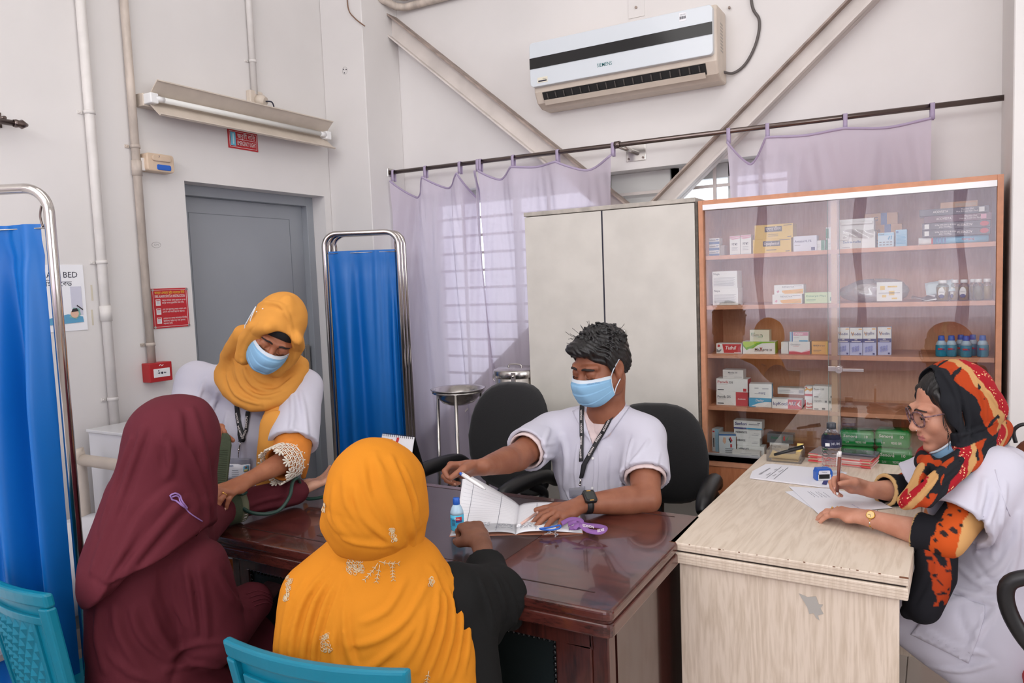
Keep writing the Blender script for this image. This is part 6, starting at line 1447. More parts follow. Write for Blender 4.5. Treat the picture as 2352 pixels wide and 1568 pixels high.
    def mesh(s, h):
        lo, hi = s.bounds(); N = 20; bs = N*h
        PL = np.array([p[0] for p in s.p]); PH = np.array([p[1] for p in s.p]); KM = np.array([[p[3]] for p in s.p])
        nb = np.ceil((hi-lo)/bs).astype(int)
        ids = []; pos = []; quads = []
        BIG = 1 << 20
        for bx in range(nb[0]):
            for by in range(nb[1]):
                for bz in range(nb[2]):
                    b0 = lo+np.array((bx, by, bz))*bs; b1 = b0+bs
                    sel = []; nu = 0; ctr = ((b0+b1)/2)[None]
                    m_ = KM+3*h
                    for i in np.nonzero(((PL-m_ <= b1) & (PH+m_ >= b0)).all(1))[0]:
                        p = s.p[i]
                        if p[4] in 'us' and p[2](ctr)[0] > bs*1.25*getattr(p[2], 'slack', 1)+p[3]: continue
                        sel.append(p); nu += p[4] == 'u'
                    if not nu: continue
                    i0 = np.array((bx, by, bz))*N; n = N+3
                    ax = [(i0[a]-1+np.arange(n))*h+lo[a] for a in range(3)]
                    G = np.stack(np.meshgrid(*ax, indexing='ij'), -1).reshape(-1, 3)
                    F = s.field(G, sel).reshape(n, n, n)
                    I = F < 0
                    if I.all() or not I.any(): continue
                    m = n-1
                    acc = np.zeros((m, m, m, 3)); cnt = np.zeros((m, m, m))
                    for a in range(3):
                        for o1 in (0, 1):
                            for o2 in (0, 1):
                                s0 = [slice(0, m)]*3; s1 = [slice(0, m)]*3; oth = [x for x in range(3) if x != a]
                                s0[oth[0]] = slice(o1, o1+m); s0[oth[1]] = slice(o2, o2+m); s1 = list(s0); s1[a] = slice(1, m+1)
                                f0, f1 = F[tuple(s0)], F[tuple(s1)]; c = (f0 < 0) != (f1 < 0)
                                if not c.any(): continue
                                t = np.where(c, f0/np.where(c, f0-f1, 1), 0)
                                acc[..., a] += np.where(c, t, 0); acc[..., oth[0]] += c*o1; acc[..., oth[1]] += c*o2; cnt += c
                    act = cnt > 0
                    ci = np.argwhere(act); cp = acc[act]/cnt[act][:, None]
                    gi = ci+i0-1; gid = (gi[:, 0]+1)*BIG*BIG+(gi[:, 1]+1)*BIG+gi[:, 2]+1
                    ids.append(gid); pos.append((gi+cp)*h+lo)
                    def cid(a): g = a+i0-1+1; return g[:, 0]*BIG*BIG+g[:, 1]*BIG+g[:, 2]
                    for a in range(3):
                        oth = [(a+1) % 3, (a+2) % 3]
                        s0 = [slice(1, 1+N)]*3; s1 = list(s0); s1[a] = slice(2, 2+N)
                        A, B = I[tuple(s0)], I[tuple(s1)]
                        for inv, msk in ((False, A & ~B), (True, ~A & B)):
                            e = np.argwhere(msk)+1
                            if not len(e): continue
                            d1 = np.zeros(3, int); d1[oth[0]] = 1; d2 = np.zeros(3, int); d2[oth[1]] = 1
                            q = np.stack([cid(e-d1-d2), cid(e-d2), cid(e), cid(e-d1)], 1)
                            quads.append(q[:, ::-1] if inv else q)
        ids = np.concatenate(ids); pos = np.concatenate(pos); Q = np.concatenate(quads)
        u, first = np.unique(ids, return_index=True); P = pos[first]
        return P, np.searchsorted(u, Q)
    def hit(s, px, t0=.6, t1=4.5, off=0.0):
        """points of the surface that the given picture points look at (numpy n x 3, nan where missed) and normals"""
        D = np.array([ray(x, y) for x, y in px]); L = np.linalg.norm(D, axis=1); Dn = D/L[:, None]
        lo, hi = s.bounds(); cor = np.array([[x, y, z] for x in (lo[0], hi[0]) for y in (lo[1], hi[1]) for z in (lo[2], hi[2])])
        dn = max(t0, np.linalg.norm(np.maximum(np.maximum(lo-EYE, EYE-hi), 0))); t1 = min(t1, np.linalg.norm(cor-EYE, axis=1).max())
        t = np.full(len(D), dn); ok = np.zeros(len(D), bool); live = np.arange(len(D))
        for it in range(110):
            f = s.field(EYE+Dn[live]*t[live][:, None], None); dne = f < .0005; ok[live[dne]] = True
            t[live] += np.where(dne, 0, np.clip(f*.7, .0004, .2)); live = live[~dne & (t[live] < t1)]
            if not len(live): break
        P = EYE+Dn*t[:, None]; e = 1e-3
        Nn = np.stack([s.field(P+np.eye(3)[a]*e)-s.field(P-np.eye(3)[a]*e) for a in range(3)], 1); Nn /= np.linalg.norm(Nn, axis=1)[:, None]+1e-9
        P[~ok] = np.nan
        return P+Nn*off, Nn
    def front(s, fr, pts, y0=-.25, off=0.0):
        """surface points met going backwards (+y) in a head frame from (x, z)"""
        P = np.array([fr.w((x, y0, z)) for x, z in pts]); D = fr.d((0, 1, 0)); t = np.zeros(len(P))
        for it in range(120):
            f = s.field(P+D*t[:, None]); 
            t = t+np.where(f < .0003, 0, np.clip(f*.7, .0002, .05))
        Q = P+D*t[:, None]; e = 1e-3
        Nn = np.stack([s.field(Q+np.eye(3)[a]*e)-s.field(Q-np.eye(3)[a]*e) for a in range(3)], 1); Nn /= np.linalg.norm(Nn, axis=1)[:, None]+1e-9
        return Q+Nn*off

def largest(PQ):
    """drop crumbs: keep the biggest connected piece"""
    P, Q = PQ; lab = np.arange(len(P)); 
    while True:
        m = lab[Q].min(1); new = lab.copy(); np.minimum.at(new, Q.ravel(), np.repeat(m, 4)); new = new[new]
        if (new == lab).all(): break
        lab = new
    u, c = np.unique(lab, return_counts=True); keep = lab == u[c.argmax()]; idx = np.cumsum(keep)-1
    return P[keep], idx[Q[keep[Q[:, 0]]]]

def meshobj(name, parts, mats, parent, matfn=None, colfn=None):
    """parts: list of (P, Q); joins them into one mesh object under parent"""
    Ps, Qs, n = [], [], 0
    for P, Q in parts: Ps.append(P); Qs.append(Q+n); n += len(P)
    P = np.concatenate(Ps); Q = np.concatenate(Qs)
    me = bpy.data.meshes.new(name)
    L = P
    if parent is not None:
        M = np.array(ROOTM[rootof(parent).name]); L = P@M[:3, :3].T+M[:3, 3]
    me.vertices.add(len(L)); me.vertices.foreach_set('co', L.astype(np.float32).ravel())
    me.loops.add(len(Q)*4); me.loops.foreach_set('vertex_index', Q.astype(np.int32).ravel())
    me.polygons.add(len(Q)); me.polygons.foreach_set('loop_start', (np.arange(len(Q))*4).astype(np.int32)); me.polygons.foreach_set('loop_total', np.full(len(Q), 4, np.int32))
    for m in (mats if isinstance(mats, (list, tuple)) else [mats]): me.materials.append(m)
    if matfn is not None: me.polygons.foreach_set('material_index', matfn(P[Q].mean(1)).astype(np.int32))
    me.polygons.foreach_set('use_smooth', np.ones(len(Q), bool))
    me.update(calc_edges=True)
    if colfn is not None:
        ca = me.color_attributes.new('dye', 'FLOAT_COLOR', 'POINT'); c = colfn(P); ca.data.foreach_set('color', np.concatenate([c, np.ones((len(c), 1))], 1).astype(np.float32).ravel())
    o = bpy.data.objects.new(name, me); COL.objects.link(o)
    if parent is not None: o.parent = parent
    return o

from mathutils.geometry import delaunay_2d_cdt
def patch(name, S, poly, m, parent, off=.003, step=7, thick=.003, tmax=4.5):
    """a thin sheet lying on sculpt S inside the outline poly (traced in the picture, laid on the real surface)"""
    poly = [V3((x, y)) for x, y in poly]; B = []
    for i in range(len(poly)):
        a, b = poly[i], poly[(i+1) % len(poly)]; n = max(1, int(np.linalg.norm(b-a)/step))
        for k in range(n): B.append(a+(b-a)*k/n)
    B = np.array(B); lo, hi = B.min(0), B.max(0); I = []
    def inside(p):
        c = False; j = len(B)-1
        for i in range(len(B)):
            if (B[i][1] > p[1]) != (B[j][1] > p[1]) and p[0] < (B[j][0]-B[i][0])*(p[1]-B[i][1])/(B[j][1]-B[i][1])+B[i][0]: c = not c
            j = i
        return c
    for x in np.arange(lo[0]+step*.5, hi[0], step):
        for y in np.arange(lo[1]+step*.5, hi[1], step):
            if inside((x, y)) and np.min(np.abs(B-np.array((x, y))).sum(1)) > step*.6: I.append((x, y))
    allp = [Vector((float(x), float(y))) for x, y in list(B)+I]; nB = len(B)
    vs, es, fs, *_ = delaunay_2d_cdt(allp, [(i, (i+1) % nB) for i in range(nB)], [], 1, 1e-5)
    P, N = S.hit([(v.x, v.y) for v in vs], off=off, t1=tmax)
    good = ~np.isnan(P[:, 0])
    fs = [f for f in fs if all(good[i] for i in f)]
    # picture y runs down: turn the faces so that they look outwards
    mb = MB(); mb.add([tuple(p) if g else (0, 0, 0) for p, g in zip(P, good)], [tuple(f)[::-1] for f in fs], True)
    used = sorted({i for f in fs for i in f}); mp = {o: k for k, o in enumerate(used)}
    mb.v = [mb.v[i] for i in used]; mb.f = [[mp[i] for i in f] for f in mb.f]
    return mb.build(name, m, parent, solid=thick)
def surf_tube(name, S, px, r, m, parent, off=.0, n=6, closed=False):
    P, N = S.hit(px, off=off); P = [p for p in P if not np.isnan(p[0])]
    if len(P) < 2: return None
    return MB().tube(P, r, n, closed=closed).build(name, m, parent)
def pxspline(pts, n=6):
    return [(v.x, v.y) for v in spline([(x, y, 0) for x, y in pts], n)]

# ---------------------------------------------------------------- human parts
def head_prims(S, f, jaw=1.0, nose=1.0, ears=True):
    S.fr = f
    S.ell((0, .018, .045), (.076, .094, .083), .02).ell((0, -.028, -.03), (.062*jaw, .066, .084), .03).ell((0, -.05, -.012), (.058, .045, .05), .02)
    S.ell((0, -.076, -.096), (.022, .02, .017), .022)
    for x in (-1, 1):
        S.ell((x*.038, -.060, -.022), (.022, .024, .022), .02)
        S.ell((x*.058*jaw, -.005, -.062), (.014, .035, .03), .03)
    S.chain([(-.05, -.068, .028), (-.028, -.086, .030), (0, -.087, .024), (.028, -.086, .030), (.05, -.068, .028)], [.008, .012, .011, .012, .008], .014)
    for x in (-1, 1): S.ell((x*.031, -.093, .010), (.020, .017, .0125), .014, 's')
    S.chain([(0, -.088, .018), (0, -.100*nose, .0), (0, -.112*nose, -.022)], [.008, .0092, .0105], .012)
    S.ell((0, -.113*nose, -.026), (.012, .011, .010), .008)
    for x in (-1, 1):
        S.ell((x*.0135, -.100, -.030), (.0085, .011, .0075), .007); S.ell((x*.007, -.108, -.0375), (.0035, .005, .003), .003, 's')
    S.ell((0, -.086, -.058), (.028, .012, .02), .014)
    S.ell((0, -.0955, -.0535), (.021, .0065, .0048), .005).ell((0, -.0935, -.0655), (.0185, .0072, .0056), .006)
    S.cone((-.021, -.0915, -.0595), (0, -.1015, -.0595), .0014, .0016, .004, 's').cone((.021, -.0915, -.0595), (0, -.1015, -.0595), .0014, .0016, .004, 's')
    S.ell((0, -.095, -.0775), (.016, .007, .004), .008, 's')
    if ears:
        for x in (-1, 1):
            S.ell((x*.078, .008, -.004), (.010, .022, .033), .008); S.ell((x*.087, .002, .0), (.006, .011, .017), .006, 's'); S.ell((x*.078, .0, -.028), (.008, .010, .012), .008)
    S.fr = None
def eyelids(S, f, open_=.25):
    """upper lids lowered; open_ 0 closed .. 1"""
    S.fr = f
    for x in (-1, 1):
        c = V3((x*.031, -.0805, .0095)); n = V3((0, -.35-.5*(1-open_), -1)); n /= np.linalg.norm(n); z0 = -.0115+.014*open_
        def fn(P, c=c, z0=z0, x=x):
            q = P-c; r_ = np.sqrt((q*q*np.array((.62, 1, 1))).sum(1))-.0142; return np.maximum(r_, -(q[:, 2]-z0+.45*np.abs(q[:, 0])))
        S._add(c-.022, c+.022, fn, .003, 'u')
        S.cone((x*.031-.015, -.0865, .000), (x*.031+.015, -.0865, .000), .0030, .0030, .006)
        S.cone((x*.031-.006*0, -.0925, -.0018), (x*.031+.0001, -.0925, -.0018), .0030, .0030, .006)
    S.fr = None
def hand_prims(S, w, fdir, up, side, sc=1.0, curl=((25, 20, 10),)*4, spread=(6, 2, -3, -8), thumb=((.75, .62, -.25), 15, 12), k=.006):
    """w wrist point, fdir towards the fingers, up = back of the hand; side +1: thumb on local +x. Returns (fingertips, tip dirs, frame fn)"""
    y = V3(fdir)/np.linalg.norm(fdir); z = V3(up); z = z-y*(z@y); z /= np.linalg.norm(z); x = np.cross(y, z)*side
    W = lambda p: V3(w)+(x*p[0]+y*p[1]+z*p[2])*sc
    def loc(v): return x*v[0]+y*v[1]+z*v[2]
    r = sc
    S.cone(W((.0, -.02, 0)), W((0, .02, 0)), .024*r, .026*r, .02, flat=(z, 1.35))
    for bx, b0 in ((.026, .016), (.009, .008), (-.009, -.006), (-.026, -.016)):
        S.cone(W((b0, .012, 0)), W((bx*1.05, .085, .0015)), .0155*r, .0118*r, .016, flat=(z, 1.15))
    S.ell(W((.022, .034, -.008)), np.array((.017, .017, .015))*r, .016); S.ell(W((-.022, .04, -.007)), np.array((.014, .02, .012))*r, .016)
    tips = []; dirs = []; rings = []
    bases = [(.0285, .088, 0), (.0095, .092, .001), (-.0095, .089, .0), (-.027, .080, -.002)]
    lens = [.070, .078, .072, .056]; rad = [.0088, .0092, .0088, .0078]
    for i in range(4):
        cl = curl[i % len(curl)]; sp = R(spread[i]); p = V3(bases[i]); a = 0; pts = [p]; 
        for j, fr_ in enumerate((.45, .31, .24)):
            a += R(cl[j]); d = V3((math.sin(sp)*math.cos(a), math.cos(sp)*math.cos(a), -math.sin(a))); p = p+d*lens[i]*fr_; pts.append(p)
        Wp = [W(q) for q in pts]
        S.ell(Wp[0], np.full(3, rad[i]*1.16*r), .008)
        S.chain(Wp, [rad[i]*1.06*r, rad[i]*r, rad[i]*.92*r, rad[i]*.76*r], k*.5)
        S.ell(Wp[1], np.full(3, rad[i]*1.06*r), .004)
        nrm = V3((0, math.sin(a), math.cos(a)))
        tips.append(Wp[3]); dirs.append((loc(d), loc(nrm))); rings.append((Wp[0]*.62+Wp[1]*.38, Wp[1]-Wp[0], rad[i]*r))
    p = V3((.026, .018, -.006)); d = V3(thumb[0]); d /= np.linalg.norm(d); pts = [p]
    ax_ = np.cross(d, V3((0, 0, 1))); 
    bend = V3((-.6, .75, -.3)); bend /= np.linalg.norm(bend)
    for j, (L_, an) in enumerate(((.046, 0), (.033, thumb[1]), (.026, thumb[2]))):
        d = d*math.cos(R(an))+bend*math.sin(R(an)); d /= np.linalg.norm(d); p = p+d*L_; pts.append(p)
    Wp = [W(q) for q in pts]
    S.chain(Wp, [.0155*r, .0118*r, .0105*r, .0085*r], .006); S.cone(W((.012, .03, -.004)), Wp[1], .013*r, .0115*r, .014)
    tips.append(Wp[3]); dirs.append((loc(d), loc(np.cross(np.cross(d, (0, 0, 1.)), d)+.0)))
    return tips, dirs, rings, W
def nails(tips, dirs, m, parent, sc=1.0, which=(0, 1, 2, 3, 4)):
    for i in which:
        t, (d, n) = tips[i], dirs[i]; n = n/np.linalg.norm(n); d = d/np.linalg.norm(d); s_ = np.cross(d, n)
        Mx = Matrix(((s_[0], d[0], n[0], 0), (s_[1], d[1], n[1], 0), (s_[2], d[2], n[2], 0), (0, 0, 0, 1)))
        o = V3(t)+n*.0052*sc*(1.15 if i == 4 else 1)+d*.001
        mb = MB(); mb.ball((0, 0, 0), (.0046*sc, .0062*sc, .0017*sc), 10, 6)
        Mw = Matrix.Translation(o) @ Mx; mb.v = [Mw @ p for p in mb.v]; mb.build('nail', m, parent)

def skinmat(name, c, c2):
    m = mat(name, c, .48, var=.1, vscale=16, col2=c2, bump=.05, bscale=420, spec=.4)
    setin(m.node_tree.nodes['Principled BSDF'], Subsurface_Weight=.12, Subsurface_Scale=.006); m.node_tree.nodes['Principled BSDF'].inputs['Subsurface Radius'].default_value = (1, .4, .25)
    return m
def noise3(P, f, seed=0):
    """cheap smooth pseudo noise from sines"""
    r = np.random.RandomState(seed); o = 0
    for i in range(4):
        k = r.normal(size=3); k /= np.linalg.norm(k); o = o+np.sin((P@(k*f*(.7+.3*i))+r.uniform(0, 6.28)).astype(np.float32))
    return o/4
def mask_mesh(f, parent, mblue, mwhite, sc=1.0, seed=0, below=0.0):
    """pleated surgical mask in a head frame: blue sheet with a white band along the top and side edges"""
    prof = [(-.1135, -.002), (-.122, -.012), (-.130, -.030), (-.128, -.055), (-.120, -.082), (-.100, -.106), (-.080, -.116)]
    sp = spline([(0, a, b) for a, b in prof], 6)
    def fn(u, v, o=0.0):
        s_ = 2*u-1; i = v*(len(sp)-1); i0 = min(int(i), len(sp)-2); c = sp[i0]*(1-(i-i0))+sp[i0+1]*(i-i0)
        q = abs(s_)**2.8; zs = -.012-.068*v
        x = .073*s_*(1-.12*(1-abs(s_))); y = c.y*(1-q)+(-.034-.004*math.sin(3*v))*q; z = c.z*(1-q)+zs*q
        pl_ = ((v*4.2) % 1); y -= (.0035*(1-pl_) if .14 < v < .92 else .001)*(1-.6*q)+o
        y -= .0012*math.sin(9*s_+seed)*math.sin(7*v)
        return f.w((x*sc, y, z))
    mb = MB(); mb.grid(41, 64, lambda u, v: fn(u, v)); mb.mi = [1 if (i//40)/63 < .13 else 0 for i in range(len(mb.f))]
    o = mb.build('face_mask', [mblue, mwhite], parent, solid=.0016)
    for s_ in (0, 1):
        e = MB(); e.tube([fn(s_, .02+.96*k/10, .001) for k in range(11)], .0016, 6); e.build('mask_edge', mwhite, o)
    e = MB(); e.tube([fn(k/24, .0, .0005) for k in range(25)], .0014, 6); e.build('mask_edge', mwhite, o)
    return o, fn
# ================================================================ PEOPLE
L_ = lambda a, b, t: V3(a)*(1-t)+V3(b)*t
M_coat = clothmat('white_coat', (206, 204, 217), .06, 0, bump=.06, bscale=600)
M_pinksh = mat('pink_shirt', (226, 206, 204), .8, var=.05, vscale=30, bump=.1, bscale=500)
M_mblue = clothmat('mask_blue', (146, 192, 226), .1, 0, bump=.08, bscale=700)
M_mwhite = clothmat('mask_white', (216, 226, 236), .1, 0, bump=.05, bscale=700)
M_hair = mat('black_hair', (20, 18, 19), .38, bump=.5, bscale=160, stretch=(1, 1, .4), spec=.5)
M_eye = mat('eye_white', (222, 214, 208), .2); M_iris = mat('iris_dark', (40, 26, 20), .1)
M_brow = mat('eyebrow', (34, 24, 22), .7)
M_lip = mat('lip', (176, 106, 98), .42)
M_lany = mat('black_lanyard', (30, 30, 34), .6)
M_gold = mat('gold', (214, 170, 92), .25, 1)
def fold(S, px, r, k=.02, depth=.45, op='u', taper=True, n=3, amp=None):
    """a cloth fold along a line seen in the photograph: the surface swells (u) or creases (s) along it"""
    P, N = S.hit(pxspline(px, n)); ok = ~np.isnan(P[:, 0]); P = P[ok]
    if len(P) < 2: return
    if np.max(np.linalg.norm(np.diff(P, axis=0), axis=1)) > .15: return
    m = len(P); T_ = np.linspace(0, 1, m); A_ = 1.3*(amp or r*.95)*(1 if op == 'u' else -1); w_ = r*(.9 if op == 'u' else .58)
    segs = [(P[i], P[i+1]-P[i], T_[i], T_[i+1]-T_[i]) for i in range(m-1)]
    def fn(Q):
        D = np.full(len(Q), 9.); tt = np.zeros(len(Q))
        for a, ab, t0, dt in segs:
            q = Q-a; t = np.clip((q@ab)/(ab@ab+1e-12), 0, 1); e = q-t[:, None]*ab; d = (e*e).sum(1)
            c = d < D; D = np.where(c, d, D); tt = np.where(c, t0+t*dt, tt)
        u = np.sqrt(D)/w_; env = np.sin(np.pi*np.clip(tt*.86+.07, 0, 1))**.7
        if A_ > 0: return -A_*env*(1-.9*u*u)*np.exp(-u*u*.9)
        return -A_*env*np.exp(-u**1.25)
    R_ = 3*w_
    S.p.append((P.min(0)-R_, P.max(0)+R_, fn, 0, 'd'))
def eyes(f, parent, look=(0, -1, -.5), sc=1.0):
    for x in (-1, 1):
        c = f.w((x*.031, -.0805, .0095)); d = f.d(V3(look)/np.linalg.norm(look))
        e = MB(); e.ball(c, .0127*f.s, 16, 10); eo = e.build('eye', M_eye, parent)
        i = MB(); i.ball(c+d*.0062*f.s, .0075*f.s, 14, 9); i.build('iris', M_iris, eo)
def brows(S, f, parent, r=.0026, arch=.006):
    for x in (-1, 1):
        pts = [(x*(.012+.038*t), .0285+arch*math.sin(math.pi*min(1, t*1.15))-.003*t) for t in np.linspace(0, 1, 12)]
        P = S.front(f, pts, off=.0002); MB().tube(P, r, 8, rf=[r*f.s*(.7+.6*math.sin(math.pi*(.15+.7*i/11))) for i in range(12)]).build('eyebrow', M_brow, parent)
def lids_line(S, f, parent, z=-.0035):
    for x in (-1, 1):
        pts = [(x*.031+.0145*t, z-.0035*(1-t*t)+.0) for t in np.linspace(-1, 1, 13)]
        P = S.front(f, pts, off=.0002); MB().tube(P, .0011, 6).build('eyelashes', M_brow, parent)
def lipmat(f):
    def fn(P):
        q = f.loc(P); x, y, z = q.T
        up = (z > -.0597) & (z < -.0495-.10*np.abs(x)+.002*np.cos(x*300)) ; lo = (z <= -.0597) & (z > -.0725+9*x*x)
        return np.where((y < -.080) & (np.abs(x) < .0215) & (up | lo), 1, 0)
    return fn
def strap_text(S, s, parent, px0, px1, size, m=None, off=.004, width=None, bold=.012):
    P, N = S.hit([px0, px1], off=off); xd = P[1]-P[0]; n = N.mean(0); yd = np.cross(n, xd); yd /= np.linalg.norm(yd)
    text(s, parent, m or Wt, (P[0]+P[1])/2, xd, yd, size, bold=bold, width=width or np.linalg.norm(xd)*.92, lift=.0012)

# ---------------------------------------------------------------- THE DOCTOR
skin = skinmat('skin_doctor', (152, 98, 74), (132, 80, 58))
man = thing('person', 'man in white coat and blue mask seated at the dark desk, holding a pen', 'person', (-1.02, 2.72, 0))
fm_ = Frame(PD(1378, 840, 2.66), (-.32, -.90, -.31), roll_up((-.32, -.90, -.31), 3, RT), 1.04)
H = Sculpt(); head_prims(H, fm_, jaw=1.06); eyelids(H, fm_, .22)
nb = PD(1392, 946, 2.74)
H.cone(fm_.w((0, .03, -.06)), nb, .060, .066, .03).cone(nb, nb+V3((0, .03, -.10)), .062, .06, .03)
shR, shL = PD(1266, 992, 2.88), PD(1478, 998, 2.72)
elR, wrR = PD(1188, 1050, 2.67), PD(1110, 1072, 2.47)
elL, wrL = PD(1484, 1146, 2.53), PZ(1340, 1157, .806)
A = Sculpt()
A.chain([shR, L_(shR, elR, .5), elR], [.058, .056, .046], .03).chain([elR, L_(elR, wrR, .3), L_(elR, wrR, .75), wrR], [.045, .048, .036, .0285], .02)
hd = -RT*.9-FW*.22+V3((0, 0, -.06)); up_ = V3((0, 0, .62))+FW*.72
tR, dR, rR, WR = hand_prims(A, wrR+hd*.025, hd, up_, -1, 1.0, curl=((46, 56, 30), (56, 66, 32), (66, 72, 34), (70, 76, 36)), spread=(2, 0, 0, -2), thumb=((.42, .74, -.62), 20, 16))
A.chain([shL, L_(shL, elL, .5), elL], [.058, .056, .048], .03).chain([elL, L_(elL, wrL, .3), L_(elL, wrL, .75), wrL], [.046, .049, .037, .030], .02)
hdL = V3(PZ(1262, 1186, .795))-wrL; hdL /= np.linalg.norm(hdL)
tL, dL, rL, WL = hand_prims(A, wrL+hdL*.02, hdL, V3((0, 0, 1))-FW*.15, 1, 1.06, curl=((12, 18, 8), (10, 18, 8), (10, 18, 8), (12, 16, 8)), spread=(14, 3, -9, -24), thumb=((.8, .6, -.15), 8, 6))
B = Sculpt(); ch_ = PD(1376, 1066, 2.82); be_ = PD(1392, 1190, 2.84)
B.ell(ch_, (.14, .08, .17), .05).ell(be_, (.14, .10, .17), .06).ell(be_+V3((0, .05, -.16)), (.17, .15, .12), .05)
pv = be_+V3((0, .05, -.17))
for s in (-1, 1):
    kn_ = V3((pv[0]+s*.13, pv[1]-.40, .50)); B.chain([pv+V3((s*.09, 0, -.02)), kn_, V3((kn_[0], kn_[1]+.02, .08)), V3((kn_[0], kn_[1]-.10, .045))], [.085, .062, .045, .04], .03)
bodyparts = [H.mesh(.0028), A.mesh(.003), B.mesh(.010)]
M_trou = mat('dark_trousers', (44, 46, 54), .8)
meshobj('body', bodyparts, [skin, M_trou], man, lambda P: np.where((P[:, 2] < .62) & (P[:, 1] > 2.2), 1, 0))
eyes(fm_, man, (-.1, -1, -.62)); brows(H, fm_, man, .0033, .005); lids_line(H, fm_, man)
nails(tL, dL, mat('nail_m', (196, 146, 122), .35), man, 1.06, (0, 1, 2, 3)); nails(tR, dR, mat('nail_m', (196, 146, 122)), man, 1.0, (0, 1, 4))
mo, mfn = mask_mesh(fm_, man, M_mblue, M_mwhite, 1.04)
ear = fm_.w((.082, -.004, .02)); ear2 = fm_.w((.082, .004, -.026))
MB().tube(spline([mfn(1, .03, .001), fm_.w((.083, -.03, .004)), ear, fm_.w((.087, .012, .034))], 6), .0018, 6).build('ear_loop', M_mwhite, man)
MB().tube(spline([mfn(1, .95, .001), fm_.w((.083, -.03, -.055)), fm_.w((.083, -.002, -.036))], 6), .0018, 6).build('ear_loop', M_mwhite, man)
p_ = V3(mfn(.76, .16, .003)); q_ = V3(mfn(.9, .165, .003)); text('HELLO YOU', man, mat('mask_print', (110, 150, 190), .7), (p_+q_)/2, q_-p_, fm_.d((0, 0, 1)), .0085, bold=.004, lift=.0015)
# hair: cap with combed tufts
Hh = Sculpt(); Hh.fr = fm_
Hh.ell((0, .022, .052), (.083, .103, .080), .02).ell((0, .075, .0), (.07, .045, .07), .02).ell((-.01, -.060, .086), (.062, .040, .028), .02)
for x in (-1, 1): Hh.ell((x*.079, .012, .035), (.0085, .045, .05), .01).cone((x*.0745, -.032, .045), (x*.0745, -.022, -.004), .0085, .005, .008)
Hh.ell((0, -.10, .0), (.069, .075, .068), .012, 's')
for x in (-1, 1): Hh.ell((x*.09, .006, -.012), (.022, .028, .040), .008, 's')
rs = np.random.RandomState(5)
for i in range(230):
    a = rs.uniform(-2.9, 2.9); b = rs.uniform(.12, 1.35)
    c = V3((.078*math.sin(a)*math.cos(b), .020-.098*math.cos(a)*math.cos(b), .050+.076*math.sin(b)))
    if c[1] < -.05 and c[2] < .070: continue
    if abs(c[0]) > .06 and c[2] < .06 and c[1] < .03: continue
    n = c-V3((0, .02, .05)); n /= np.linalg.norm(n); tdir = V3((-.55+.5*rs.normal(), -.75+.45*rs.normal(), .25+.3*rs.normal())); tdir = tdir-n*(tdir@n)*.8+n*rs.uniform(.15, .6); tdir /= np.linalg.norm(tdir)
    l = rs.uniform(.018, .034); Hh.chain([tuple(c), tuple(c+tdir*l*.55+n*.004), tuple(c+tdir*l*.9-n*.003)], [.0052, .0042, .0012], .006)
Hh.disp(lambda P: .0016*np.sin(420*(P@V3((.5, .3, .8)))+6*noise3(P, 60, 2)), *[fm_.w((0, 0, .05))+V3((o, o, o)) for o in (-.3, .3)])
meshobj('hair', [Hh.mesh(.003)], M_hair, man)
for i in range(26):
    a = rs.uniform(-2.2, 2.2); c = V3((.07*math.sin(a), .02-.09*math.cos(a), .090+rs.uniform(0, .03))); n = c-V3((0, .02, .05)); n /= np.linalg.norm(n); t = V3((rs.normal()*.6, rs.normal()*.6, rs.normal()*.3))
    P_ = [fm_.w(c-n*.01), fm_.w(c+n*.015+t*.006), fm_.w(c+n*.026+t*.018)]; MB().tube(spline(P_, 4), .0008, 5).build('hair_strand', M_hair, man)
# coat
Cm = Sculpt()
Cm.ell(ch_+V3((0, .0, .01)), (.190, .125, .205), .05).ell(be_, (.178, .140, .20), .06).ell(be_+V3((0, .05, -.14)), (.185, .17, .14), .05)
Cm.chain([nb+V3((0, .02, -.025)), L_(nb, shR, .6)+V3((0, 0, .0)), shR+V3((0, 0, -.012))], [.066, .062, .07], .04).chain([nb+V3((0, .02, -.025)), L_(nb, shL, .6), shL+V3((0, 0, -.012))], [.066, .062, .07], .04)
def sleeve(S, sh, el, t, r0, r1, ra):
    hem = L_(sh, el, t); ax = V3(el)-V3(sh); ax /= np.linalg.norm(ax)
    S.cone(sh, hem+ax*.05, r0, r1, .04, cut=(hem, ax))
    return hem, ax
hR, axR = sleeve(Cm, shR, elR, .74, .076, .086, .056)
hL, axL = sleeve(Cm, shL+V3((.0, 0, -.01)), elL, .66, .078, .092, .056)
fold(Cm, [(1290, 1000), (1300, 1050), (1296, 1120)], .014); fold(Cm, [(1262, 985), (1245, 1030), (1232, 1062)], .012)
for px in ([(1215, 1010), (1240, 1020), (1275, 1018)], [(1205, 1035), (1240, 1048), (1272, 1050)], [(1330, 1010), (1322, 1080), (1330, 1150)], [(1450, 1010), (1440, 1060), (1452, 1120)], [(1490, 1010), (1470, 1040), (1448, 1062)], [(1515, 1040), (1505, 1075), (1500, 1100)], [(1400, 1030), (1392, 1100), (1400, 1160)], [(1300, 1130), (1315, 1160), (1320, 1190)], [(1425, 1080), (1430, 1130), (1422, 1170)]):
    fold(Cm, px, .009, .02, .35)
for px in ([(1288, 1010), (1284, 1060), (1290, 1110)], [(1446, 1000), (1434, 1060), (1440, 1110)], [(1480, 1130), (1500, 1150), (1520, 1170)]): fold(Cm, px, .010, .02, .35, 's')
Cm.cone(L_(hR, elR, -.02)-axR*.07, hR+axR*.1, .066, .076, .004, 's').cone(hL-axL*.07, hL+axL*.1, .068, .080, .004, 's')
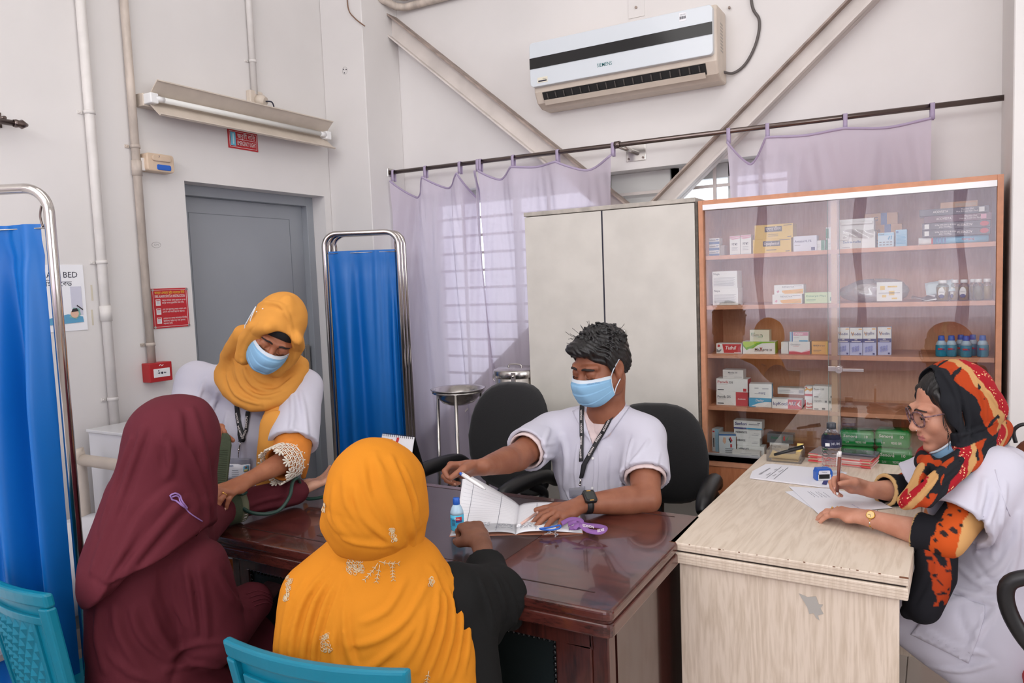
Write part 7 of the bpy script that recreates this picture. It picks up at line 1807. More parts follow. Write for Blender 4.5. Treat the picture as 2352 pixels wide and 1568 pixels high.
# open neck
Cm.chain([nb+V3((0, -.02, .10)), nb+V3((0, .005, .03))], [.066, .058], .01, 's')
Cm.disp(lambda P: .0022*noise3(P, 38, 3)+.0012*noise3(P, 95, 4))
meshobj('coat', [Cm.mesh(.0055)], M_coat, man)
# pink shirt showing at the neck and cuffs
patch('shirt', Cm, [(1336, 936), (1352, 952), (1376, 962), (1398, 950), (1416, 930), (1404, 960), (1385, 990), (1361, 1020), (1348, 985)], M_pinksh, man, .0015, 6, .002)
Sh = Sculpt(); Sh.cone(nb+V3((0, .0, .012)), nb+V3((0, .004, -.05)), .065, .068, .01); Sh.half(nb+V3((0, 0, .010)), (0, .35, 1)); meshobj('shirt', [Sh.mesh(.006)], M_pinksh, man)
for hem, ax, el, r_ in ((hR, axR, elR, .070), (hL, axL, elL, .074)):
    Cf = Sculpt(); Cf.cone(hem-ax*.04, hem+ax*.05, r_-.004, r_, .004, cut=(hem+ax*.012, ax)); Cf.cone(hem-ax*.1, hem+ax*.12, r_-.012, r_-.008, .003, 's'); meshobj('shirt_cuff', [Cf.mesh(.005)], M_pinksh, man)
# collar, lapels, placket, pocket seams
for poly in ([(1307, 914), (1318, 902), (1330, 914), (1340, 934), (1326, 928)], [(1425, 888), (1436, 902), (1446, 930), (1430, 937), (1414, 936), (1420, 912)], [(1316, 946), (1338, 935), (1350, 985), (1361, 1020), (1340, 992)], [(1446, 934), (1416, 936), (1402, 964), (1361, 1022), (1398, 1000)]):
    patch('collar', Cm, poly, M_coat, man, .005, 6, .003)
surf_tube('placket_seam', Cm, pxspline([(1362, 1022), (1364, 1070), (1360, 1120), (1358, 1165)]), .0014, M_coat, man, .0005)
surf_tube('placket_seam', Cm, pxspline([(1372, 1022), (1375, 1070), (1372, 1120), (1370, 1165)]), .0012, M_coat, man, .0005)
for px in ((1362, 1052), (1361, 1120), (1370, 985), (1366, 966)):
    P, N = Cm.hit([px], off=.0015); mb = MB(); mb.tube([P[0], P[0]+N[0]*.0018], .0048, 12); mb.build('button', M_white if px[1] > 1000 else M_pinksh, man)
for hem, ax, r_ in ((hR, axR, .084), (hL, axL, .090)):
    t1 = V3((ax[1], -ax[0], 0)); t1 /= np.linalg.norm(t1); t2 = np.cross(ax, t1)
    c = hem-ax*.03
# lanyard
ly = patch('lanyard', Cm, [(1333, 934), (1343, 934), (1342, 1000), (1341, 1058), (1333, 1060), (1333, 1000)], M_lany, man, .007, 6, .002)
ly2 = patch('lanyard', Cm, [(1410, 936), (1419, 938), (1386, 1002), (1350, 1066), (1341, 1096), (1333, 1096), (1338, 1066), (1375, 1000)], M_lany, man, .009, 6, .002)
for a, b in (((1338, 944), (1338, 966)), ((1338, 972), (1338, 994)), ((1338, 1000), (1338, 1022)), ((1337, 1030), (1337, 1052))): strap_text(Cm, 'EDISON', ly, b, a, .0095, off=.010)
for a, b in (((1400, 964), (1388, 988)), ((1384, 994), (1370, 1016)), ((1366, 1026), (1354, 1046))): strap_text(Cm, 'EDISON', ly2, b, a, .0095, off=.012)
P, N = Cm.hit([(1336, 1098), (1334, 1122)], off=.008)
MB().tube([P[0], P[0]*.5+P[1]*.5], .003, 8).ball(P[0]*.45+P[1]*.55, .005, 10, 6).build('lanyard_clip', M_chrome, man)
patch('badge', Cm, [(1311, 1120), (1344, 1115), (1346, 1140), (1312, 1142)], glassmat('badge_film', (206, 204, 226), .4, .06, .05, .3), man, .008, 7, .002)
# watch
wdir = elL-wrL; wdir /= np.linalg.norm(wdir); wc_ = wrL+wdir*.012
t2 = V3((0, 0, 1))-wdir*wdir[2]; t2 /= np.linalg.norm(t2); t1 = np.cross(wdir, t2)
wt = thing('wristwatch', 'black square digital watch on the wrist of the doctor', 'watch', tuple(wc_))
MB().grid(33, 3, lambda u, v: wc_+t1*(.0345*math.cos(2*math.pi*u))+t2*(.0325*math.sin(2*math.pi*u))+wdir*(.011*(2*v-1))).build('strap', M_black, wt, solid=.003)
nW = t2*.80-t1*(t1@FW)/abs(t1@FW)*.60; nW /= np.linalg.norm(nW); sW = np.cross(wdir, nW)
MW = Matrix(((wdir[0], sW[0], nW[0], (wc_+nW*.034)[0]), (wdir[1], sW[1], nW[1], (wc_+nW*.034)[1]), (wdir[2], sW[2], nW[2], (wc_+nW*.034)[2]), (0, 0, 0, 1)))
MB().prism(rrect(.042, .047, .008, 4), lambda a, b, h: MW @ Vector((a, b, h)), -.003, .009).build('case', M_black, wt, bevel=.002)
MB().prism(rrect(.029, .031, .003, 3), lambda a, b, h: MW @ Vector((a, b, h)), .009, .0096).build('screen', mat('watch_screen', (58, 60, 58), .15), wt)
for b in (-.0188, .0188): MB().box((-.007, b-.001, .009), (.007, b+.001, .0097), MW).build('print', C_orange, wt)
# white pen in his right hand
pinch = (tR[0]+tR[4])*.5; dpt = float((pinch-EYE)@FW)
pe, pt = V3(PD(1056, 1086, dpt-.005)), V3(PD(1114, 1123, dpt-.04))
pn_ = thing('white_pen', 'white ballpoint with a blue end in the right hand of the doctor', 'pen', tuple(pe))
dd_ = pt-pe
MB().tube([pe+dd_*.08, pe+dd_*.6, pe+dd_*.9, pe+dd_], .006, 14, rf=[.0052, .0062, .005, .0018]).build('barrel', M_white, pn_)
MB().tube([pe, pe+dd_*.1], .0055, 12, rf=[.004, .0056]).build('blue_end', M_blue, pn_); MB().tube([pe+dd_*.985, pe+dd_*1.03], .0016, 8, rf=[.0018, .0007]).build('tip', M_chrome, pn_)
MB().tube([pe+dd_*.1+V3((0, 0, .007)), pe+dd_*.4+V3((0, 0, .008))], .0016, 6).build('clip', M_white, pn_)
# ---------------------------------------------------------------- THE WOMAN WITH GLASSES
skw = skinmat('skin_writer', (206, 152, 128), (186, 128, 104))
wo = thing('person', 'woman in glasses, white coat and black, orange and red scarf writing at the pale desk', 'person', (.16, 2.42, 0))
Fw_ = (-.885, -.40, -.24); fw_ = Frame(PD(2178, 942, 2.2), Fw_, roll_up(Fw_, 0, RT), .97)
H = Sculpt(); head_prims(H, fw_, jaw=.96, nose=.97, ears=False); eyelids(H, fw_, .85)
nbw = PD(2225, 1062, 2.24)
H.chain([fw_.w((0, .03, -.06)), nbw, nbw+V3((.04, 0, -.10))], [.050, .054, .055], .03)
A = Sculpt()
shN, shF = PD(2282, 1092, 2.14), PD(2165, 1085, 2.44)
elN, wrN = PD(2170, 1238, 2.07), PZ(1998, 1190, .80)
elF, wrF = PD(2075, 1128, 2.50), PZ(1998, 1124, .815)
A.chain([shN, elN], [.052, .044], .02).chain([elN, L_(elN, wrN, .35), L_(elN, wrN, .8), wrN], [.042, .038, .028, .0245], .02)
hN = V3(PZ(1905, 1172, .795))-wrN; hN /= np.linalg.norm(hN)
tN, dN, rN, WN = hand_prims(A, wrN+hN*.018, hN, (0, 0, 1), 1, .98, curl=((16, 22, 10), (14, 22, 10), (16, 24, 10), (18, 24, 10)), spread=(4, 0, -3, -8), thumb=((.62, .78, -.2), 12, 8))
A.chain([shF, elF], [.052, .044], .02).chain([elF, L_(elF, wrF, .4), wrF], [.042, .036, .0245], .02)
hF = V3(PZ(1948, 1112, .83))-wrF; hF /= np.linalg.norm(hF); hF = hF+V3((0, 0, .05))
upF = V3((0, 0, .62))+RT*.1+FW*.62
tF, dF, rF, WF = hand_prims(A, wrF+hF*.015, hF, upF, -1, .92, curl=((38, 52, 26), (44, 58, 30), (54, 64, 32), (60, 68, 34)), spread=(2, 0, 0, -2), thumb=((.62, .72, -.5), 26, 20))
B = Sculpt(); chw = PD(2300, 1175, 2.24); bew = PD(2310, 1330, 2.24)
B.ell(chw, (.08, .13, .16), .05).ell(bew, (.10, .14, .16), .05)
pvw = bew+V3((.03, 0, -.14)); B.ell(pvw, (.16, .19, .12), .05)
for s in (-1, 1):
    k_ = V3((pvw[0]-.42, pvw[1]+s*.10+.02, .50)); B.chain([pvw+V3((0, s*.09, 0)), k_, V3((k_[0]-.01, k_[1], .09)), V3((k_[0]-.10, k_[1], .045))], [.088, .062, .044, .036], .03)
M_kam = mat('dark_trousers_w', (48, 32, 30), .85)
lm = lipmat(fw_)
M_lipw = mat('lip_w', (186, 112, 108), .42)
meshobj('body', [H.mesh(.0024), A.mesh(.0028), B.mesh(.010)], [skw, M_lipw, M_kam], wo, lambda P: np.where((P[:, 2] < .64) & (P[:, 0] > -.6), np.where(P[:, 2] < .62, 2, 0), lm(P)))
eyes(fw_, wo, (-.05, -1, -.30)); brows(H, fw_, wo, .0021, .007); lids_line(H, fw_, wo, .0045)
nls = mat('nail_w', (222, 170, 156), .3)
nails(tN, dN, nls, wo, .95, (0, 1, 2, 3)); nails(tF, dF, nls, wo, .9, (0, 1, 2, 4))
P = H.front(fw_, [(.0185, -.030)], off=.0012); MB().ball(P[0], .0017, 8, 6).build('nose_stud', M_chrome, wo)
# hair under the scarf edge
Hh = Sculpt(); Hh.fr = fw_
Hh.ell((0, .016, .049), (.0805, .090, .084), .02)
for x in (-1, 1): Hh.chain([(x*.056, -.042, .072), (x*.073, -.036, .03), (x*.077, -.03, -.02), (x*.074, -.028, -.052)], [.014, .013, .012, .006], .012)
Hh.ell((0, -.105, .024), (.057, .066, .072), .012, 's')
Hh.disp(lambda P: 0.0008*np.sin(520*((P-fw_.o)@fw_.R[:, 0])+4*noise3(P, 50, 8)), fw_.o-.3, fw_.o+.3)
Hh.fr = None
meshobj('hair', [Hh.mesh(.003)], M_hair, wo)
rs = np.random.RandomState(9)
for i in range(10):
    z0 = .02-.008*i; P_ = [fw_.w((.073+rs.normal()*.002, -.045, z0)), fw_.w((.078, -.052+rs.normal()*.003, z0-.02)), fw_.w((.076, -.050+rs.normal()*.004, z0-.04))]
    MB().tube(spline(P_, 5), .0006, 5).build('hair_strand', M_hair, wo)
# glasses: thick speckled frame
gl = thing('eyeglasses', 'speckled dark-framed eyeglasses worn by the writing woman', 'glasses', tuple(fw_.w((0, -.11, .005))))
M_gf = mat('speckled_frame', (150, 110, 116), .25, var=1, vscale=150, col2=(26, 14, 22))
gy = lambda x: -.1085+abs(x)*.20
for x in (-1, 1):
    ring = []
    for t in np.linspace(0, 2*math.pi, 41)[:-1]:
        cx_, sx_ = math.cos(t), math.sin(t); rx_ = .0265; rz_ = .0215 if sx_ > 0 else .0245
        px_ = x*.0325+rx_*abs(cx_)**.82*np.sign(cx_); pz_ = .006+rz_*abs(sx_)**.9*np.sign(sx_)+(.004*max(0, x*cx_)*(sx_ > -.2))
        ring.append(fw_.w((px_, gy(px_), pz_)))
    MB().tube(ring, .0026, 8, closed=True).build('rim', M_gf, gl)
    c = np.mean(ring, 0); mb = MB(); n_ = len(ring); mb.add([tuple(p) for p in ring]+[tuple(c)], [((i+1) % n_, i, n_) for i in range(n_)], True); mb.build('lens', glassmat('lens_glass', (250, 251, 252), .2, 0, .02), gl)
    a = fw_.w((x*.0605, gy(.0605), .016)); MB().tube(spline([a, fw_.w((x*.072, -.080, .016)), fw_.w((x*.081, -.02, .014)), fw_.w((x*.081, .02, .004))], 6), .0022, 8).build('temple', M_gf, gl)
MB().tube(spline([fw_.w((-.007, gy(.007), .009)), fw_.w((0, -.1105, .0125)), fw_.w((.007, gy(.007), .009))], 5), .002, 8).build('bridge', M_gf, gl)
# mask pulled under the chin
mk = []
for t in np.linspace(-1, 1, 25):
    a = t*1.5; mk.append(fw_.w((.070*math.sin(a), -.020-.064*math.cos(a), -.112+.050*abs(t)**1.6)))
mb = MB(); n_ = len(mk)
mb.grid(n_, 5, lambda u, v: V3(mk[int(round(u*(n_-1)))])+fw_.d((0, .006*v, -.030*v+.004)))
mo = mb.build('face_mask', M_mblue, wo, solid=.0016); MB().tube(mk, .0022, 6).build('mask_edge', M_mwhite, mo)
mb = MB(); mb.grid(n_, 2, lambda u, v: V3(mk[int(round(u*(n_-1)))])+fw_.d((0, -.0012, -.007*v+.004))); mb.build('mask_edge', M_mwhite, mo, solid=.001)
# ---- scarf
def batik(P):
    """dyed bands: black border, orange flowers, tan, red"""
    q = fw_.loc(P); y, z, x = q[:, 1], q[:, 2], q[:, 0]
    n = noise3(P, 55, 21)*.012+noise3(P, 140, 22)*.006
    s = y+.32*(z-.05)+n            # runs backwards over the head
    blk, orr, tan, red = (.016, .017, .021), (.42, .052, .012), (.52, .29, .115), (.35, .012, .02)
    c = np.tile(np.array(red), (len(P), 1))
    c[s < .088] = tan; c[s < .064] = orr; c[s < .030] = blk
    sp_ = (s > .030) & (s < .075) & (noise3(P, 170, 23) > .42); c[sp_] = blk
    t = noise3(P, 60, 31)+.35*noise3(P, 150, 32)
    u = (P-PD(2150, 1080, 2.1))@V3((RT*.80-V3((0, 0, 1))*.6))          # across the wrap
    bd = z < -.085
    w = u+.018*noise3(P, 45, 33)
    cb = np.tile(np.array(blk), (len(P), 1))
    ph_ = ((w+.3) % .105)/.105
    cb[(ph_ < .30)] = red; cb[(ph_ >= .30) & (ph_ < .46)] = tan; cb[(ph_ >= .46) & (ph_ < .70) & (t > -.25)] = orr
    c[bd] = cb[bd]
    return c
M_batik = bpy.data.materials.new('batik_cloth'); M_batik.use_nodes = True
nt = M_batik.node_tree; bs_ = nt.nodes['Principled BSDF']; bs_.inputs['Roughness'].default_value = .85; setin(bs_, Specular_IOR_Level=.15)
at = nt.nodes.new('ShaderNodeAttribute'); at.attribute_name = 'dye'
tc = nt.nodes.new('ShaderNodeTexCoord'); vo = nt.nodes.new('ShaderNodeTexVoronoi'); vo.inputs['Scale'].default_value = 125
nt.links.new(tc.outputs['Object'], vo.inputs['Vector'])
lt = nt.nodes.new('ShaderNodeMath'); lt.operation = 'LESS_THAN'; lt.inputs[1].default_value = .30; nt.links.new(vo.outputs['Distance'], lt.inputs[0])
nz_ = nt.nodes.new('ShaderNodeTexNoise'); nz_.inputs['Scale'].default_value = 30; nt.links.new(tc.outputs['Object'], nz_.inputs['Vector'])
g1 = nt.nodes.new('ShaderNodeMath'); g1.operation = 'GREATER_THAN'; g1.inputs[1].default_value = .52; nt.links.new(nz_.outputs['Fac'], g1.inputs[0])
sep = nt.nodes.new('ShaderNodeSeparateColor'); nt.links.new(at.outputs['Color'], sep.inputs[0])
isr = nt.nodes.new('ShaderNodeMath'); isr.operation = 'LESS_THAN'; isr.inputs[1].default_value = .03; nt.links.new(sep.outputs[1], isr.inputs[0])
isr2 = nt.nodes.new('ShaderNodeMath'); isr2.operation = 'GREATER_THAN'; isr2.inputs[1].default_value = .2; nt.links.new(sep.outputs[0], isr2.inputs[0])
m1 = nt.nodes.new('ShaderNodeMath'); m1.operation = 'MULTIPLY'; m2 = nt.nodes.new('ShaderNodeMath'); m2.operation = 'MULTIPLY'; m3 = nt.nodes.new('ShaderNodeMath'); m3.operation = 'MULTIPLY'
nt.links.new(isr.outputs[0], m1.inputs[0]); nt.links.new(isr2.outputs[0], m1.inputs[1]); nt.links.new(m1.outputs[0], m2.inputs[0]); nt.links.new(lt.outputs[0], m2.inputs[1]); nt.links.new(m2.outputs[0], m3.inputs[0]); nt.links.new(g1.outputs[0], m3.inputs[1])
mxc = nt.nodes.new('ShaderNodeMix'); mxc.data_type = 'RGBA'; nt.links.new(m3.outputs[0], mxc.inputs[0]); nt.links.new(at.outputs['Color'], mxc.inputs[6]); mxc.inputs[7].default_value = rgb(236, 190, 140)
nt.links.new(mxc.outputs[2], bs_.inputs['Base Color'])
Sc_ = Sculpt(); Sc_.fr = fw_
Sc_.ell((0, .024, .050), (.096, .112, .099), .03).ell((0, .06, -.01), (.088, .085, .09), .03)
for x in (-1, 1): Sc_.chain([(x*.074, -.03, .04), (x*.080, -.02, -.03), (x*.070, -.018, -.085)], [.022, .02, .026], .02)
Sc_.ell((0, .030, -.085), (.074, .074, .06), .03).ell((0, .118, -.022), (.050, .042, .046), .03)          # knot of hair behind
Sc_._add((-.2, -.3, -.17), (.2, .12, .2), lambda P: np.maximum(P[:, 1]*.762+P[:, 2]*.648+.020+3*P[:, 0]**2, -.045-P[:, 2]), .006, 's')
Sc_.ell((0, -.02, .02), (.0835, .10, .118), .006, 's')
Sc_.fr = None
for px in ([(2190, 850), (2215, 920), (2225, 990), (2215, 1040)], [(2240, 870), (2262, 930), (2258, 985)], [(2270, 900), (2295, 935), (2300, 960)], [(2205, 1000), (2250, 985), (2290, 965)], [(2160, 850), (2190, 890), (2205, 950), (2205, 1010)]):
    fold(Sc_, px, .008, .02, .35)
# wrap round the neck and the crossed ends in front
nk = nbw+V3((0, 0, .03))
loop = [PD(2306, 985, 2.26), PD(2268, 1012, 2.16), PD(2215, 1050, 2.11), PD(2165, 1075, 2.10), PD(2130, 1070, 2.17), PD(2125, 1045, 2.26), PD(2200, 1005, 2.38), PD(2280, 985, 2.36)]
Sc_.chain(spline(loop, 2, True)+[V3(loop[0])], .025, .02, flat=((0, 0, 1), .85))
Sc_.chain(spline([PD(2305, 1003, 2.25), PD(2250, 1050, 2.12), PD(2180, 1105, 2.04), PD(2130, 1150, 2.02)], 2), [.019]*7, .014)
Sc_.chain(spline([PD(2200, 1060, 2.06), PD(2150, 1100, 2.02), PD(2108, 1140, 2.02), PD(2078, 1158, 2.05)], 2), [.02]*6+[.015], .014)
Sc_.chain(spline([PD(2130, 1060, 2.14), PD(2112, 1095, 2.09), PD(2092, 1130, 2.08), PD(2076, 1150, 2.09)], 2), .018, .014)
for px in ([(2295, 1005), (2240, 1045), (2175, 1095), (2120, 1145)], [(2180, 1065), (2130, 1100), (2090, 1150)], [(2230, 1040), (2180, 1080), (2140, 1130)], [(2140, 1075), (2105, 1120), (2078, 1150)], [(2290, 1010), (2230, 1055), (2160, 1110), (2130, 1150)], [(2275, 995), (2215, 1040), (2160, 1070)], [(2240, 1060), (2190, 1100), (2150, 1150)], [(2150, 1090), (2110, 1130), (2085, 1155)], [(2120, 1075), (2098, 1115), (2080, 1145)]):
    fold(Sc_, px, .007, .010, .25, 's'); 
Sc_.disp(lambda P: .0016*noise3(P, 60, 6)+.0009*noise3(P, 150, 7))
meshobj('scarf', [Sc_.mesh(.0028)], M_batik, wo, None, batik)
# hanging end of the scarf / kameez beside the desk
Se = Sculpt(); Se.chain([PD(2150, 1240, 2.10), PD(2150, 1320, 2.08), PD(2118, 1390, 2.08), PD(2085, 1405, 2.09)], [.055, .052, .05, .02], .02)
for px in ([(2140, 1260), (2135, 1320), (2100, 1390)], [(2165, 1270), (2160, 1330), (2125, 1390)]): fold(Se, px, .008, .015, .3, 's')
def batik2(P):
    c = np.tile(np.array((.014, .014, .018)), (len(P), 1)); n = noise3(P, 75, 41)+.4*noise3(P, 200, 42); u = (P-PD(2140, 1330, 2.08))@RT+.006*noise3(P, 60, 4)
    b = (np.abs(u) < .026) & (n > -.22) & (P[:, 2] > .62); c[b] = (.40, .05, .012); c[b & (noise3(P, 240, 44) > .5)] = (.014, .014, .018)
    return c
meshobj('scarf_end', [Se.mesh(.005)], M_batik, wo, None, batik2)
# kameez sleeves, dyed
def sleeveS(pts, rs_, hemp, hax):
    S = Sculpt(); S.chain(pts, rs_, .02); S.half(hemp, hax); S.chain([pts[-2], V3(pts[-1])+V3(hax)*.05], [rs_[-2]-.012, rs_[-1]-.011], .003, 's')
    S.disp(lambda P: .002*noise3(P, 70, 12)); return S
axN = wrN-elN; axN /= np.linalg.norm(axN); axF = wrF-elF; axF /= np.linalg.norm(axF)
def dyef(o, ax, l1):
    def fn(P):
        s = (P-o)@ax+.010*noise3(P, 70, 51)+.005*noise3(P, 180, 52)
        c = np.tile(np.array((.62, .34, .13)), (len(P), 1)); c[s > -.115] = (.56, .085, .014); c[s > -.058] = (.014, .014, .018)
        c[(s > -.115) & (s < -.058) & (noise3(P, 190, 53) > .38)] = (.03, .02, .02); c[(P-o)@ax > -.004] = (.62, .40, .18)
        return c
    return fn
hmN = L_(elN, wrN, .36)
SN = sleeveS([L_(shN, elN, .35), elN, hmN+axN*.02], [.058, .054, .058], hmN, axN); meshobj('sleeve', [SN.mesh(.0042)], M_batik, wo, None, dyef(hmN, axN, .1))
hmF = L_(elF, wrF, .58)
SF = sleeveS([L_(shF, elF, .35), elF, hmF+axF*.02], [.058, .054, .056], hmF, axF); meshobj('sleeve', [SF.mesh(.0042)], M_batik, wo, None, dyef(hmF, axF, .1))
# coat
Cw = Sculpt()
Cw.ell(chw, (.135, .20, .20), .05).ell(bew, (.155, .205, .19), .06).ell(pvw+V3((.0, 0, .03)), (.19, .235, .155), .06)
Cw.chain([nbw+V3((.02, 0, -.015)), L_(nbw, shN, .6)+V3((0, 0, -.01)), shN], [.065, .066, .070], .04).chain([nbw+V3((.02, 0, -.015)), L_(nbw, shF, .6)+V3((0, 0, -.01)), shF], [.065, .066, .070], .04)
hCN, aCN = sleeve(Cw, shN, elN+V3((0, 0, .0)), .74, .080, .100, .05)
hCF, aCF = sleeve(Cw, shF, elF, .72, .078, .09, .05)
lapN = V3((pvw[0]-.30, pvw[1]-.10, .555)); lapF = V3((pvw[0]-.30, pvw[1]+.12, .555))
Cw.chain([pvw+V3((0, -.08, .01)), lapN], [.15, .105], .06).chain([pvw+V3((0, .1, .01)), lapF], [.15, .105], .06)
Cw.chain([pvw+V3((.02, -.12, -.02)), pvw+V3((-.12, -.13, -.08)), lapN+V3((.0, -.03, -.09))], [.10, .085, .06], .06)
for px in ([(2262, 1100), (2250, 1170), (2225, 1240)], [(2310, 1110), (2300, 1200), (2280, 1280)], [(2290, 1130), (2270, 1200), (2240, 1270)], [(2200, 1300), (2260, 1345), (2330, 1330)], [(2180, 1345), (2240, 1365), (2310, 1350)], [(2150, 1390), (2230, 1372), (2290, 1385)], [(2330, 1240), (2300, 1300), (2250, 1330)], [(2120, 1440), (2180, 1480), (2260, 1500)], [(2290, 1400), (2250, 1450), (2230, 1500)], [(2100, 1520), (2200, 1540), (2280, 1520)], [(2340, 1180), (2335, 1260), (2320, 1330)], [(2180, 1260), (2190, 1300), (2170, 1340)]):
    fold(Cw, px, .011, .025, .35)
for px in ([(2240, 1290), (2285, 1340), (2345, 1345)], [(2170, 1362), (2240, 1372), (2320, 1352)], [(2275, 1120), (2262, 1190), (2235, 1255)], [(2200, 1390), (2215, 1440), (2240, 1480)]): fold(Cw, px, .010, .02, .3, 's')
Cw.cone(hCN-aCN*.07, hCN+aCN*.1, .072, .088, .004, 's').cone(hCF-aCF*.07, hCF+aCF*.1, .068, .078, .004, 's')
Cw.chain([nbw+V3((-.02, 0, .08)), nbw+V3((.0, 0, -.01))], [.07, .060], .01, 's')
Cw.disp(lambda P: .0026*noise3(P, 34, 13)+.0014*noise3(P, 85, 14))
meshobj('coat', [Cw.mesh(.0055)], M_coat, wo)
patch('pocket', Cw, [(2155, 1378), (2185, 1362), (2262, 1390), (2262, 1420), (2225, 1522), (2092, 1455)], M_coat, wo, .003, 9, .002)
surf_tube('sleeve_seam', Cw, pxspline([(2286, 1078), (2300, 1130), (2320, 1185)]), .0014, M_coat, wo, .0)
# wristwatch, rings
def wrist_watch(name, label, c, ax, r, up):
    w_ = thing(name, label, 'watch', tuple(c)); t2 = V3(up)-ax*(V3(up)@ax); t2 /= np.linalg.norm(t2); t1 = np.cross(ax, t2)
    for k in range(16):
        a = 2*math.pi*(k+.5)/16
        if abs(math.sin(a)-1) < .12: continue
        p = c+t1*r*1.03*math.cos(a)+t2*r*math.sin(a); tn = -t1*math.sin(a)+t2*math.cos(a); MB().tube([p-tn*.0055+ax*.0, p, p+tn*.0055], .003, 6, rf=[.0016, .0032, .0016]).build('link', M_gold if k % 2 else M_chrome, w_)
    n = t2*.62-t1*(1 if t1@FW > 0 else -1)*.78; n /= np.linalg.norm(n); o = c+n*(r+.002); s_ = np.cross(n, ax)
    MB().tube([o, o+n*.005, o+n*.006], .0125, 24, rf=[.0125, .0128, .0115]).build('case', M_gold, w_); MB().tube([o+n*.0055, o+n*.0064], .0102, 24).build('dial', mat('gold_dial', (226, 196, 140), .35, .4), w_)
    for d1, d2, l in ((1, .3, .006), (-.4, 1, .008)):
        dv = ax*d1+s_*d2; dv /= np.linalg.norm(dv); MB().tube([o+n*.0066, o+n*.0066+dv*l], .0005, 5).build('watch_hand', M_ink, w_)
wrist_watch('wristwatch', 'gold watch with a round dial on the wrist of the writing woman', wrN-axN*(-.0)+(-axN)*.012, axN, .0265, (0, 0, 1))
for i in (0, 1):
    c, d_, r_ = rN[i]; d_ = d_/np.linalg.norm(d_); u1 = np.cross(d_, (0, 0, 1.)); u1 /= np.linalg.norm(u1); u2 = np.cross(u1, d_)
    rg_ = thing('finger_ring', ['thin gold ring on the forefinger of the hand lying on the pale desk', 'gold ring on the middle finger of the hand lying on the pale desk'][i], 'ring', tuple(c))
    MB().tube([c+u1*(r_*1.12*math.cos(t))+u2*(r_*1.12*math.sin(t)) for t in np.linspace(0, 6.28, 19)[:-1]], .0011, 6, closed=True).build('band', M_gold, rg_); MB().ball(c+u2*r_*1.2, .003, 10, 6).build('stone', M_gold, rg_)
# brown pen held upright
pinch = (tF[0]+tF[4])*.5; ux, uy, dpt = px_of(pinch)
pa, pb2 = V3(PD(ux+5, uy-76, dpt-.002)), V3(PD(ux-1, uy+22, dpt-.004))
pt_ = thing('brown_pen', 'brown pen with a white cap in the hand of the writing woman', 'pen', tuple(pa)); d_ = pb2-pa
MB().tube([pa, pa+d_*.93], .0048, 12).build('barrel', mat('pen_brown', (120, 62, 48), .35), pt_); MB().tube([pa-d_*.03, pa+d_*.1], .0058, 12).build('cap', M_white, pt_)
MB().tube([pa+V3((-.007, -.003, 0)), pa+V3((-.007, -.003, 0))+d_*.32], .0016, 6).build('clip', M_white, pt_); MB().tube([pa+d_*.92, pb2], .004, 10, rf=[.0046, .0022]).build('tip', M_white, pt_)
# ---------------------------------------------------------------- THE STANDING NURSE
skn = skinmat('skin_nurse', (172, 112, 82), (150, 92, 66))
nu = thing('person', 'standing woman in orange headscarf, blue mask and white coat bending over the maroon patient', 'person', (-2.40, 2.10, 0))
on = PD(632, 767, 2.66)
Cd = V3((EYE-on)[:2].tolist()+[0]); Cd /= np.linalg.norm(Cd); Ld = np.array((Cd[1], -Cd[0], 0))
if Ld@RT > 0: Ld = -Ld
Fn = (Cd*.985+Ld*.17)*.83+V3((0, 0, -.55))
fn_ = Frame(on, Fn, roll_up(Fn, 33, RT), 1.0)
H = Sculpt(); head_prims(H, fn_, jaw=.95, ears=False); eyelids(H, fn_, .08)
nbn = PD(604, 876, 2.84)
H.chain([fn_.w((0, .03, -.06)), nbn, nbn+V3((0, .03, -.10))], [.048, .05, .05], .03)
shRn, shLn = PD(452, 878, 2.96), PD(694, 892, 2.86)
elLn, wrLn = PD(668, 1052, 2.68), PD(568, 1103, 2.50)
elRn, wrRn = PD(425, 1000, 2.82), PD(470, 985, 2.60)
A = Sculpt()
A.chain([shLn, elLn], [.048, .041], .02).chain([elLn, L_(elLn, wrLn, .35), L_(elLn, wrLn, .8), wrLn], [.040, .037, .027, .0235], .02)
hn = V3(PD(522, 1126, 2.42))-wrLn; hn /= np.linalg.norm(hn)
tn_, dn_, rn_, Wn_ = hand_prims(A, wrLn+hn*.015, hn, V3((0, 0, .8))-FW*.5, 1, .95, curl=((22, 26, 14), (24, 28, 14), (26, 28, 16), (28, 28, 18)), spread=(5, 0, -4, -9), thumb=((.6, .78, -.25), 12, 10))
A.chain([shRn, elRn], [.048, .041], .02).chain([elRn, wrRn], [.038, .0235], .02)
hr_ = V3(PD(508, 975, 2.50))-wrRn; hr_ /= np.linalg.norm(hr_)
tr_, dr_, rr_, Wr_ = hand_prims(A, wrRn+hr_*.0, hr_, V3((0, 0, .9))+FW*.3, -1, .92, curl=((40, 50, 25),)*4, spread=(3, 0, -2, -5), thumb=((.6, .75, -.4), 20, 10))
B = Sculpt(); chn = PD(574, 985, 2.98); pvn = chn+V3((-.06, .05, -.40))
B.ell(chn, (.12, .07, .15), .05).chain([chn, pvn], [.09, .12], .05)
for s in (-1, 1): B.chain([pvn+V3((s*.08, 0, -.02)), pvn+V3((s*.09, .02, -.36)), V3((pvn[0]+s*.09, pvn[1]+.03, .07)), V3((pvn[0]+s*.10+.03, pvn[1]-.1, .045))], [.09, .06, .04, .038], .03)
M_sal = mat('orange_trousers', (196, 104, 40), .85, var=.12, vscale=40)
meshobj('body', [H.mesh(.003), A.mesh(.003), B.mesh(.012)], [skn, M_sal], nu, lambda P: np.where(P[:, 2] < .72, 1, 0))
